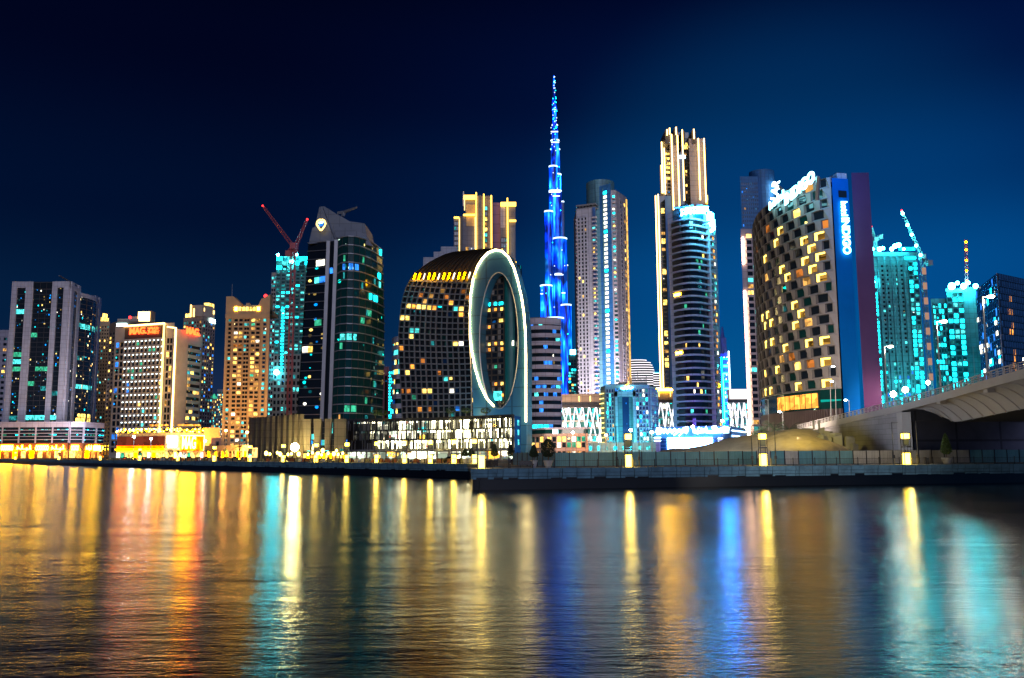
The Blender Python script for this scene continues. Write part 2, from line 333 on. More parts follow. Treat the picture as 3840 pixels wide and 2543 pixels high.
class Tower:
    def __init__(s, name, label, pts, top, back=30, bot=GZ, k='white', cat='building', body=True, part='wall', group=None):
        """pts: (photo x, photo y, distance) of the visible footprint corners, left to right"""
        s.fp = [F(*p) for p in pts]; x, y = s.fp[0] if not isinstance(top, tuple) else s.fp[top[0]]
        s.z1 = zat(x, y, top[1] if isinstance(top, tuple) else top); s.z0 = bot
        c = s.fp[len(s.fp) // 2]; s.root = empty(name, label, cat, (c[0], c[1], bot), group)
        s.wins = []; s.mb = MB(); s.k = k; s.back = back
        if body:
            s.mb.prism(s.foot(), s.z0, s.z1, k)
    def foot(s, fp=None, back=None):
        fp = fp or s.fp; back = back or s.back; a, b = fp[0], fp[-1]
        return list(fp) + [rb(b, back, -.4), rb(a, back, .4)]
    def face(s, i=0, j=None, z0=None, z1=None):
        j = i + 1 if j is None else j
        return Face(s.fp[i:j + 1], s.z0 if z0 is None else z0, s.z1 if z1 is None else z1)
    def zy(s, py, i=0): return zat(*s.fp[i], py)
    def grid(s, f, u0, u1, a, b, cols, rows, pu=.3, pz=.35, o=.5, k=None, lit='D', glassk='gdark', glass=True, sill=0, slabs=True, piers=True, ek=None):
        """piers and floor bands standing proud of the glazing, and one window per bay"""
        k = k or s.k; cu = (u1 - u0) / cols; cz = (b - a) / rows
        if glass: f.box(s.gm(glassk), u0, u1, a, b, 0, .12, glassk)
        if piers:
            for c in range(cols + 1):
                x0 = u0 + c * cu - cu * pu / 2; x1 = x0 + cu * pu
                f.box(s.mb, max(x0, u0), min(x1, u1), a, b, .1, o, k)
        if slabs:
            for r in range(rows + 1):
                z0 = a + r * cz - cz * pz / 2; z1 = z0 + cz * pz
                f.box(s.mb, u0, u1, max(z0, a), min(z1, b), .1, o - .06 if piers else o, k)
        for r in range(rows):
            for c in range(cols):
                t = random.choice(lit)
                if t in ('Y', 'W', 'O', 'C') and random.random() < .45: t = {'Y': 'Yd', 'W': 'Yd', 'O': 'Od', 'C': 'Cd'}[t]
                if t != 'D':
                    s.wins.append((f, u0 + (c + (pu / 2 if piers else .03)) * cu, u0 + (c + 1 - (pu / 2 if piers else .03)) * cu, a + (r + pz / 2) * cz, a + (r + 1 - pz / 2) * cz, .16, ek or t))
    def gm(s, k):
        s.__dict__.setdefault('glz', MB()); return s.glz
    def part(s, mb, name, smooth=False): return mb.build(name, s.root, smooth)
    def done(s, maxn=95, name='wall'):
        ws = s.wins; random.shuffle(ws); ws.sort(key=lambda w: -w[0].L * (w[2] - w[1]) * (w[0].z1 - w[0].z0) * (w[4] - w[3]))
        for w in ws[:maxn]: panel(s.root, w[0], w[1], w[2], w[3], w[4], w[5], w[6])
        if ws[maxn:]:
            m = MB()
            for f, u0, u1, a, b, o, k in ws[maxn:]: f.box(m, u0, u1, a, b, o - .04, o + .04, k)
            m.build('window', s.root)['kind'] = 'stuff'
        if 'glz' in s.__dict__ and s.glz.f: s.part(s.glz, 'glazing')
        if s.mb.f: s.part(s.mb, name)
        return s
def text(body, root, P0, P1, height, k, name='lettering', ext=.15, font_scale=None, out=.6, squash=None):
    """lettering on the line P0 -> P1 (world), fitted to its length"""
    cu = bpy.data.curves.new('t', 'FONT'); cu.body = body; cu.size = 1; cu.extrude = .04; cu.offset = .03
    o = bpy.data.objects.new('t', cu); COL.objects.link(o)
    bpy.context.view_layer.update()
    me = bpy.data.meshes.new_from_object(o.evaluated_get(bpy.context.evaluated_depsgraph_get())); bpy.data.objects.remove(o)
    xs = [v.co.x for v in me.vertices]; ys = [v.co.y for v in me.vertices]
    P0, P1 = Vector(P0), Vector(P1); ex = P1 - P0; L = ex.length; ex.normalize()
    hx = Vector((ex.x, ex.y, 0)).normalized() if math.hypot(ex.x, ex.y) > .2 * 1 else Vector((1, 0, 0))
    if abs(ex.z) > .8: nrm = Vector((0, -1, 0))
    else: nrm = Vector((hx.y, -hx.x, 0))
    ey = nrm.cross(ex).normalized()
    sx = L / max(1e-6, max(xs) - min(xs)); sy = height / max(1e-6, max(ys) - min(ys)); x0, y0 = min(xs), min(ys)
    me.transform(Matrix.Identity(4))
    for v in me.vertices:
        c = v.co.copy(); v.co = P0 + ex * ((c.x - x0) * sx) + ey * ((c.y - y0) * sy) + nrm * (out + c.z * ext / .04)
    me.materials.clear(); me.materials.append(mat(k)); me.name = name
    ob = bpy.data.objects.new(name, me); COL.objects.link(ob)
    if root: ob.parent = root; ob.matrix_parent_inverse = Matrix.Translation(-root.location)
    return ob
#SCENE
W_['wet'] = wall('wet black quay foot', (.006, .007, .008), .35, .4); W_['flute'] = wall('grey brown fluted panels', (.1, .085, .078), .7, .15, (3, 3))
# ================================================================== ground, water
L0, L1 = (-1009, 1497), (-9, 187)
def shore(y): return -9 - .7634 * (y - 187)
land = [(-1009, 1497), (-9, 187), (-2.5, 150), (-5.6, 127.5), (84, 144), (300, 184), (9000, 400), (9000, 9500), (-9000, 9500), (-9000, 1900)]
m = MB(); m.face([(x, y, GZ) for x, y in land], 'earth'); tag(m.build('ground'), '', '', kind='structure')
m = MB(); m.face([(-9000, -300, 0), (9000, -300, 0), (9000, 2200, 0), (-9000, 2200, 0)], 'water'); tag(m.build('water'), '', '', kind='structure')
def offs(pts, o):                                   # quay line moved o metres inland
    r = []
    for i, p in enumerate(pts):
        n = Vector((0, 0))
        for a, b in ((i - 1, i), (i, i + 1)):
            if a >= 0 and b < len(pts): d = (Vector(pts[b]) - Vector(pts[a])).normalized(); n += Vector((-d.y, d.x))
        n.normalize(); r.append((p[0] + n.x * o, p[1] + n.y * o))
    return r
FARQ = [(-1009, 1497), (-409, 711), (-9, 187), (-2.5, 150)]
NEARQ = [(-2.5, 150), (-5.6, 127.5), (84, 144), (300, 184)]
def quay(pts, name):
    m = MB()
    for a, b in zip(pts, pts[1:]):
        f = Face([a, b], -1, GZ)
        f.box(m, 0, 1, -1, 1.45, -1.0, 0, 'wet', True)
        n = max(1, round(f.L / 2.15))
        for i in range(n):
            u0, u1 = i / n + .04 / f.L, (i + 1) / n - .04 / f.L
            f.box(m, u0, u1, 1.45, 2.28, -.9, .22 + random.uniform(-.02, .02), 'quay', True)
            f.box(m, u0, u1, 2.32, GZ + .06, -.9, .3, 'quay', True)
            if random.random() < .35: f.box(m, u0 + random.random() * .4 * (u1 - u0), u1, 1.44, 1.46 + random.random() * .3, -.5, .246, 'wet', True)
    o = m.build(name); tag(o, '', '', kind='structure'); return o
quay(FARQ, 'quay'); quay(NEARQ, 'quay')
def promenade(pts, w, name='promenade'):
    m = MB(); b = offs(pts, w)
    for i in range(len(pts) - 1): m.face([(*pts[i], GZ + .08), (*pts[i + 1], GZ + .08), (*b[i + 1], GZ + .08), (*b[i], GZ + .08)], 'quaytop')
    tag(m.build(name), '', '', kind='structure')
promenade(FARQ[:3], 9); promenade(NEARQ[1:], 9.5)
m = MB(); a = offs(FARQ[:3], 14); b = offs(FARQ[:3], 34)
for i in range(2): m.face([(*a[i], GZ + .02), (*a[i + 1], GZ + .02), (*b[i + 1], GZ + .02), (*b[i], GZ + .02)], 'asph')
tag(m.build('road'), '', '', kind='structure')
# ================================================================== B1 left tower
def T1():
    t = Tower('apartment_tower', 'white piered tower with black glass strips, standing on the orange lit shop podium', [(14, 1590, 760), (234, 1590, 760), (350, 1590, 845)], (1, 1056), 30, k='gdark')
    z0, z1 = t.z0 + 20, t.z1
    f = t.face(0); g = t.face(1)
    def pier(F_, a, b, o=1.4, top=1.0): F_.box(t.mb, a, b, 0, top, 0, o, 'white')
    for a, b in ((0, .09), (.24, .37), (.70, .79), (.90, 1.0)): pier(f, a, b)
    for a, b in ((0, .08), (.2, .28), (.79, .87), (.93, 1.0)): pier(g, a, b)
    f.box(t.mb, 0, .37, .965, 1.0, 0, 1.38, 'white'); f.box(t.mb, .70, 1.0, .965, 1.0, 0, 1.38, 'white')
    g.box(t.mb, 0, .28, .96, .985, 0, 1.38, 'white'); g.box(t.mb, .79, 1, .93, .96, 0, 1.38, 'white')
    for F_, a, b in ((f, .09, .24), (f, .37, .70), (f, .79, .90), (g, .08, .2), (g, .87, .93)):
        t.grid(F_, a, b, .13, .955, 3 if b - a > .2 else 1, 30, .04, .1, .35, 'dark', lit='D' * 60 + 'CG', glassk='g1')
    t.grid(f, .37, .70, .955, .998, 3, 1, .05, .2, .35, 'dark')
    # bulging corner bay
    A, B = g.at(.28), g.at(.79); pts = []
    n = Vector(g.nrm(0))
    for i in range(9):
        s = i / 8; p = A.lerp(B, s) + n * (7 * math.sin(math.pi * s) + .3); pts.append((p.x, p.y))
    c = Face(pts, t.z0, t.z(.95) if hasattr(t, 'z') else t.z0 + (t.z1 - t.z0) * .955)
    m = MB(); m.prism(pts + [tuple(B), tuple(A)][:2], c.z0, c.z1, 'gdark'); t.part(m, 'corner_bay')
    t.grid(c, 0, 1, .13, 1, 5, 30, .05, .13, .4, 'bronze', lit='D' * 30 + 'YC', glassk='gwarm')
    m = MB(); c.box(m, 0, 1, .985, 1.01, -2, 1.0, 'white'); t.part(m, 'bay_cornice')
    for u0, u1, zz, k in ((.09, .24, .815, 'C'), (.09, .24, .53, 'C'), (.09, .24, .57, 'G'), (.37, .70, .215, 'C'), (.79, .9, .215, 'C'), (.37, .6, .05 + .02, 'Y'), (.37, .5, .05 + .12, 'D')):
        if k != 'D': panel(t.root, f, u0, u1, zz, zz + .026, .3, k)
    for u0, u1, zz, k in ((.05, .6, .79, 'C'), (.0, .7, .42, 'C'), (.05, .6, .215, 'Y'), (.1, .7, .24, 'Y')):
        panel(t.root, c, u0 + .02, u0 + .18, zz, zz + .03, .3, k); panel(t.root, c, u0 + .2, u0 + .38, zz, zz + .03, .3, k); panel(t.root, c, u0 + .4, u0 + .58, zz, zz + .03, .3, k)
    m = MB(); p0 = P(262, 1056, 790); p1 = P(222, 1034, 775); m.tube([p0, p1], .7, 'steel'); m.tube([p0, p0 + Vector((6, 4, -3))], .7, 'steel'); m.tube([p0, (p0.x, p0.y, t.z1 - 1)], .8, 'steel'); t.part(m, 'roof_crane')
    t.done()
    # podium
    t = Tower('shopping_podium', 'striped car park podium over orange lit shops at the foot of the far left tower', [(-120, 1700, 735), (257, 1700, 735), (307, 1700, 742), (440, 1700, 805)], (1, 1584), 60, k='dark')
    zs = zat(*t.fp[1], 1661); fr = (zs - t.z0) / (t.z1 - t.z0)
    for i, n in ((0, 6), (1, 1), (2, 3)):
        f = t.face(i)
        f.box(t.mb, 0, 1, .87, 1.02, 0, 1.6, 'lilac')
        f.box(t.gm(0), 0, 1, fr, .87, 0, .3, 'gplain')
        for j in range(1, 5): zz = fr + (.87 - fr) * j / 5; f.box(t.mb, 0, 1, zz, zz + .014, .3, 1.5, 'lilac')
        for j in range(n + 1): f.box(t.mb, max(0, j / n - .4 / f.L), min(1, j / n + .4 / f.L), fr, .87, .3, 1.3, 'lilac')
        f.box(t.mb, 0, 1, fr * .62, fr, 0, 1.8, 'peachd')
        nb = 2 * n
        for j in range(nb): f.box(t.mb, j / nb, j / nb + .03, 0, fr * .62, .3, 1.6, 'peachd')
        for r_ in (.18, .5, .82):
            for j in range(n * 4):
                if random.random() < (.55 if r_ > .3 else .25): zz = fr + (.87 - fr) * r_; f.box(t.mb, (j + .1) / (n * 4), (j + random.uniform(.4, .95)) / (n * 4), zz, zz + .018, .3, .45, random.choice(['C', 'G', 'T', 'C']))
        for j in range(nb): panel(t.root, f, j / nb + .032, (j + 1) / nb - .002, fr * .04, fr * .5, .5, random.choice(['orwall', 'orwall', 'Y', 'O', 'orwall']), 'shop_window')
        [panel(t.root, f, a_, a_ + random.uniform(.02, .06), fr * .53, fr * .59, 1.4, random.choice(['yel', 'O', 'yel']), 'canopy_light') for a_ in [random.random() * .93 for _ in range(n * 2)]]
    f = t.face(0)
    def sg(x0, x1, body, fi=0):
        A, B = t.fp[fi], t.fp[fi + 1]; y = 1690; p0, p1 = PL(x0, y, A, B), PL(x1, y, A, B)
        return text(body, t.root, p0, (p1.x, p1.y, p0.z), 4.4, 'shop', 'shop_sign', out=2.2, ext=.3)
    for x0, x1, b in ((8, 54, 'OOOOOO'), (66, 122, 'ﺧـﻠــﻴـﺎ'), (138, 186, 'OOOOOO'), (196, 246, 'ﺧـﻠــﻴـﺎ')): sg(x0, x1, b)
    sg(263, 291, 'OOOOO', 1)
    for x0, x1, b in ((312, 334, 'ﺧـﻠﻴـﺎ'), (340, 367, 'OOOOO'), (374, 401, 'ﺧـﻠﻴـﺎ'), (406, 431, 'OOOOO')): sg(x0, x1, b, 2)
    t.done()
T1()
def slab(name, label, pts, top, back, k, grids, bot=GZ, cat='building', extra=None, maxn=95, group=None):
    """grids: (face, u0,u1,a,b, cols,rows,pu,pz,o,lit,glass)"""
    t = Tower(name, label, pts, top, back, bot, k, cat, group=group)
    for (fi, u0, u1, a, b, c, r, pu, pz, o, lit, gk) in grids: t.grid(t.face(fi), u0, u1, a, b, c, r, pu, pz, o, None, lit, gk)
    if extra: extra(t)
    return t.done(maxn)
slab('apartment_block', 'pale wall sliver of a block cut by the left border of the photo', [(-90, 1590, 820), (14, 1590, 820)], 1238, 20, 'lilac', [(0, .02, .98, .1, .95, 4, 20, .5, .5, .4, 'DDDDDDY', 'g1')])
def crownY(t):
    f = t.face(0); m = MB(); f.box(m, .1, .55, 1.0, 1.03, -8, -.5, 'Y'); f.box(m, .2, .45, 1.03, 1.06, -7, -1.5, 'Y'); t.part(m, 'lit_crown')
slab('apartment_tower', 'narrow sand coloured tower showing behind the right edge of the white piered tower', [(352, 1590, 930), (392, 1590, 930)], 1205, 20, 'gold', [(0, .02, .98, .1, .97, 4, 34, .5, .5, .4, 'DDDDDDYCDD', 'gwarm')], extra=crownY)
# ================================================================== MAG group
def T2():
    def pent(t):
        f = t.face(1); m = MB(); f.box(m, .0, .62, 1.0, 1.022, -18, -1, 'cream'); f.box(m, .35, .62, 1.022, 1.04, -12, -2, 'cream'); t.part(m, 'penthouse')
        m = MB(); f.box(m, .60, .97, 1.005, 1.075, -3, -1.2, 'lineW'); f.box(m, .95, 1.0, 1.0, 1.08, -8, -1, 'gold'); t.part(m, 'light_box')
        panel(t.root, f, .02, .32, .962, .985, 1.2, 'sign', 'rooftop_sign')
        m = MB(); p = f.at(.35, -2); m.ball((p.x, p.y, t.z1 + 3.5), 1.2, 'beac'); t.part(m, 'beacon')
    slab('apartment_tower', 'brown tower with a glowing rooftop box, behind the left shoulder of the gridded hotel', [(393, 1590, 700), (418, 1590, 690), (548, 1590, 690)], (1, 1206), 25, 'brown',
         [(0, .05, .95, .02, .93, 2, 30, .4, .45, .5, 'DDDDDYDD', 'gdark'), (1, .02, .3, .02, .93, 3, 30, .45, .45, .5, 'DDDDYOD', 'gdark')], extra=pent)
    t = Tower('hotel_building', 'broad white gridded hotel outlined by a light line, red lettering along its roof', [(414, 1600, 657), (609, 1600, 640), (638, 1600, 640)], (1, 1211), 24, k='cream')
    f = t.face(0)
    t.grid(f, .03, .2, .04, .88, 2, 17, .22, .25, .7, lit='DDDDBDDD', glassk='g1')
    # balcony grid with a lamp in every bay
    u0, u1, a, b, C_, R_ = .2, .985, .02, .88, 10, 17
    f.box(t.gm(0), u0, u1, a, b, 0, .1, 'gplain')
    sl = MB(); pt = MB(); lm = []
    for r_ in range(R_ + 1): z = a + (b - a) * r_ / R_; f.box(sl, u0, u1, z - .002, z + .012, .1, 1.8, 'cream')
    for c in range(C_ + 1): u = u0 + (u1 - u0) * c / C_; f.box(pt, max(u - .006, u0), min(u + .012, u1), a, b, .1, 1.3, 'cream')
    for r_ in range(R_):
        for c in range(C_):
            u = u0 + (u1 - u0) * (c + .35) / C_; z = a + (b - a) * (r_ + .8) / R_
            lm.append((f, u, u + .03, z, z + .011, 1.3, 'dotW'))
            if random.random() < .16: t.wins.append((f, u0 + (u1 - u0) * (c + .15) / C_, u0 + (u1 - u0) * (c + .85) / C_, a + (b - a) * (r_ + .22) / R_, a + (b - a) * (r_ + .72) / R_, .2, random.choice('BBGYC') if r_ < 12 else 'G'))
    t.part(sl, 'balcony_slabs'); t.part(pt, 'balcony_partitions')
    for w in lm[:95]: panel(t.root, *w, name='balcony_lamp')
    m = MB()
    for F_, a1, b1, c1, d1, o, k in lm[95:]: F_.box(m, a1, b1, c1, d1, o - .05, o + .05, k)
    m.build('balcony_lamp', t.root)['kind'] = 'stuff'
    f.box(t.mb, .2, .985, .89, .985, 0, .5, 'bronze')
    m = MB(); f.box(m, .2, .985, .99, 1.0, 1.2, 2.2, 'lineW'); f.box(m, .972, .99, .0, .99, 1.2, 2.2, 'lineY'); t.part(m, 'outline_light')
    g = Face([t.fp[1], t.fp[2]], t.z0, zat(*t.fp[1], 1232)); t.grid(g, .1, .9, .02, .93, 2, 17, .2, .25, .6, lit='DDDDDDY', glassk='gdark')
    A, B = t.fp[0], t.fp[1]
    def tx(x0, x1, y, body, nm='roof_lettering'): p0, p1 = PL(x0, y, A, B), PL(x1, y, A, B); text(body, t.root, p0, (p1.x, p1.y, p0.z), 5, 'red', nm, out=1.2, ext=.3)
    tx(490, 553, 1256, 'MAG.'); tx(557, 600, 1254, '邁格')
    t.done()
    t = Tower('hotel_wing', 'side wing of the gridded hotel with one balcony column and its own red lettering', [(640, 1600, 634), (690, 1600, 644), (746, 1600, 664)], (0, 1232), 26, k='cream')
    f = t.face(1); t.grid(f, .06, .9, .03, .9, 4, 17, .05, .5, 1.0, lit='DDDDDDY', glassk='g1', piers=False)
    g = t.face(0); m = MB(); g.box(m, .0, .07, 0, 1.0, .1, 1.0, 'lineW'); g.box(m, -.6, .07, 1.0, 1.008, .1, 1.0, 'lineW'); g.box(m, .42, .5, 0, .12, .1, .8, 'lineY'); t.part(m, 'outline_light')
    for i in range(3): panel(t.root, f, .1, .85, .045 + i * .052, .06 + i * .052, 1.1, 'sign', 'balcony_light')
    A, B = t.fp[1], t.fp[2]; p0, p1 = PL(692, 1252, A, B), PL(742, 1262, A, B); text('MAG.', t.root, p0, p1, 5.4, 'red', 'roof_lettering', out=1.5, ext=.3)
    t.done()
    def crown(t):
        f = t.face(0); g = t.face(1); m = MB(); f.box(m, .05, .5, 1.0, 1.03, -12, -1, 'Y'); f.box(m, .3, .62, 1.0, 1.085, -10, -.6, 'gold'); f.box(m, .66, 1, 1.0, 1.08, -12, -.6, 'cream'); g.box(m, .0, 1, 1.0, 1.08, -8, -.6, 'cream'); g.box(m, .05, .9, 1.035, 1.06, -1, .5, 'lineY'); f.box(m, .34, .38, 1, 1.09, -.7, .3, 'lineY'); f.box(m, .5, .54, 1, 1.06, -.7, .3, 'lineY')
        g.box(m, .55, .95, 1.08, 1.11, -6, -1, 'Y'); t.part(m, 'lit_crown'); panel(t.root, g, .5, .95, .965, .995, 1, 'sign', 'rooftop_sign')
    slab('apartment_tower', 'tall brown tower with a yellow lit crown, rising behind the red lettered hotel wing', [(672, 1590, 790), (745, 1590, 780), (792, 1590, 800)], (0, 1192), 30, 'tan',
         [(0, .02, .98, .02, .97, 7, 38, .4, .4, .5, 'DDDDDDYCDD', 'gwarm'), (1, .02, .98, .02, .97, 5, 38, .4, .4, .5, 'DDDDYDDCDB', 'gwarm')], extra=crown)
    # podium
    t = Tower('mall_podium', 'low mall with red and orange video screens and bead lights along its roof', [(436, 1700, 600), (620, 1700, 590), (668, 1700, 590), (764, 1700, 600)], (1, 1622), 60, k='tan')
    f, g, h = t.face(0), t.face(1), t.face(2)
    m = MB(); f.box(m, .02, .98, .36, .86, .2, .7, 'dkscr'); t.part(m, 'maroon_screen')
    m = MB(); f.box(m, .0, .98, .335, .37, .3, 1.2, 'yel'); f.box(m, .02, .98, .37, .5, .75, .85, 'orscr'); t.part(m, 'screen_light')
    m = MB(); h.box(m, .08, .98, .3, .86, .2, .6, 'orscr'); t.part(m, 'orange_screen')
    m = MB(); h.box(m, .06, 1, .86, .9, .2, .9, 'lineW'); h.box(m, .97, 1, .3, .86, .2, .9, 'lineW'); t.part(m, 'screen_frame_light')
    A, B = t.fp[2], t.fp[3]
    for y, bd, hh, x0, x1 in ((1684, 'MAG', 8.5, 680, 732),): p0, p1 = PL(x0, y, A, B), PL(x1, y, A, B); text(bd, t.root, p0, (p1.x, p1.y, p0.z), hh, 'shop', 'screen_lettering', out=.9)
    A, B = t.fp[1], t.fp[2]
    for y, bd, hh, x0, x1 in ((1661, 'MAG', 2.5, 627, 667), (1679, '318', 3, 630, 664)): p0, p1 = PL(x0, y, A, B), PL(x1, y, A, B); text(bd, t.root, p0, (p1.x, p1.y, p0.z), hh, 'sign', 'logo_lettering', out=.9)
    for a, b in ((.1, .47), (.53, .9)): panel(t.root, g, a, b, .67, .86, .8, 'sign', 'logo_tile')
    for F_, n in ((f, 11), (g, 3), (h, 6)):
        for j in range(n): panel(t.root, F_, (j + .1) / n, (j + .85) / n, .03, .24, .3, random.choice(['Y', 'W', 'orwall', 'Y', 'shop', 'G']), 'shop_window')
    m = MB()
    for F_, n in ((f, 22), (g, 6), (h, 13)):
        for j in range(n):
            for q in range(2): p = F_.at((j + random.random()) / n, random.uniform(-3, 1)); m.ball((p.x, p.y, t.z1 + random.uniform(.3, 2.6)), random.uniform(.3, .6), 'shop' if (j + q) % 3 else 'yel', 6)
    t.part(m, 'bead_lights')
    m = MB()
    for F_, u in [(f, .6 + i * .1) for i in range(4)] + [(h, .1 + i * .15) for i in range(6)]:
        p = F_.at(u, -5); m.tube([(p.x, p.y, t.z1), (p.x, p.y, t.z1 + 4)], .12, 'black'); m.ball((p.x, p.y, t.z1 + 5), 1.5, 'O', 8, .5)
    t.part(m, 'roof_parasols')
    t.done()
T2()
# small distant blocks and low amber buildings
def green(t):
    f = t.face(0); a, b = f.at(.1, -1), f.at(.9, -1); c = (a + b) / 2; m = MB(); z = t.z1; w = (b - a).length / 2
    m.face([(c.x - w, c.y - 2, z), (c.x + w, c.y - 2, z), (c.x, c.y + w, z + w * 2)], 'G'); m.face([(c.x + w, c.y - 2, z), (c.x + w, c.y + 2 * w, z), (c.x, c.y + w, z + w * 2)], 'G'); m.face([(c.x - w, c.y + 2 * w, z), (c.x - w, c.y - 2, z), (c.x, c.y + w, z + w * 2)], 'G'); t.part(m, 'pyramid_roof')
slab('apartment_block', 'small distant block with a green pointed roof between the brown tower and the gold tower', [(782, 1600, 1500), (808, 1600, 1500)], 1495, 30, 'tan', [(0, .02, .98, .02, .97, 5, 20, .3, .4, .5, 'DDYYOC', 'gwarm')], extra=green)
slab('apartment_block', 'slim distant block with cool lights standing right beside the gold tower', [(810, 1600, 1400), (834, 1600, 1400)], 1460, 30, 'grey', [(0, .02, .98, .02, .97, 5, 26, .3, .4, .5, 'DDDYCWC', 'g1')])
slab('shop_building', 'low amber lit shop row between the mall screens and the fluted wall', [(764, 1700, 560), (960, 1700, 520)], 1672, 30, 'gold', [(0, .01, .99, .05, .62, 14, 1, .2, .2, .6, ['orwall', 'Y', 'orwall', 'yel', 'O', 'D'], 'gwarm')])
slab('service_block', 'tall blank amber block rising behind the low shop row', [(764, 1700, 600), (822, 1700, 600)], 1604, 12, 'gold', [(0, .3, .6, .2, .5, 1, 1, .2, .2, .3, 'D', 'gdark')])
slab('service_block', 'orange lit box block with a dark doorway in front of the gold tower', [(790, 1700, 575), (828, 1700, 575)], 1642, 12, 'peach', [(0, .5, .8, .4, .85, 1, 1, .1, .1, .3, 'D', 'gdark')])
slab('service_block', 'orange lit box block beside the left end of the fluted wall', [(880, 1700, 560), (927, 1700, 560)], 1642, 12, 'peach', [(0, .2, .45, .4, .85, 1, 1, .1, .1, .3, 'D', 'gdark')])
def T3():  # gold tower
    t = Tower('apartment_tower', 'sand coloured tower with many yellow windows and two upturned roof horns', [(832, 1600, 560), (1000, 1600, 560)], 1178, 26, k='gold')
    f = t.face(0); z = lambda y: (t.zy(y) - t.z0) / (t.z1 - t.z0)
    rows = 32
    for u0, u1, c, lit, gk, pu in ((.07, .14, 1, 'DDDDC', 'g1', .05), (.19, .41, 2, 'YDDYDODYWD', 'gwarm', .22), (.43, .55, 2, 'DDDDDDC', 'g1', .05), (.58, .8, 2, 'YYDWYDYDGD', 'gwarm', .22), (.86, .93, 1, 'DDDCD', 'gblue', .05)):
        t.grid(f, u0, u1, .02, .97, c, rows, pu, .38, .8, lit=lit, glassk=gk)
    f.box(t.mb, 0, 1, .97, 1.0, .05, .9, 'gold')
    m = MB()
    f.box(m, 0, 1, 1.0, z(1163), -20, .3, 'gold')
    z0 = t.z0
    for (ua, ub, za, zb) in ((0, .17, 1112, 1112), (.17, .36, 1112, 1142), (.72, .80, 1150, 1122), (.80, 1.0, 1122, 1105)):
        A, B = f.at(ua, .42), f.at(ub, .42); A2, B2 = f.at(ua, -6), f.at(ub, -6); q = [A, B, B2, A2]; zz = [t.zy(za), t.zy(zb), t.zy(zb), t.zy(za)]
        m.hexa([(p.x, p.y, t.z1 + .06) for p in q], [(p.x, p.y, h) for p, h in zip(q, zz)], 'gold')
    t.part(m, 'roof_horns')
    m = MB(); f.box(m, .36, .72, z(1163), z(1142), -6, -3, 'grey'); f.box(m, .42, .5, z(1142), z(1134), -6, -3, 'tan'); t.part(m, 'plant_room')
    for i in range(7): panel(t.root, f, .2 + i * .085, .265 + i * .085, z(1166), z(1152), .6, 'Y' if i not in (0, 6) else 'shop', 'crown_window')
    m = MB(); p = f.at(.09, -3); m.tube([(p.x, p.y, t.z1), (p.x, p.y, t.zy(1062))], [.5, .2], 'steel'); t.part(m, 'antenna')
    m = MB(); p = f.at(.86, -3); m.ball((p.x, p.y, t.zy(1108)), 1.2, 'beac'); t.part(m, 'beacon')
    t.done()
T3()
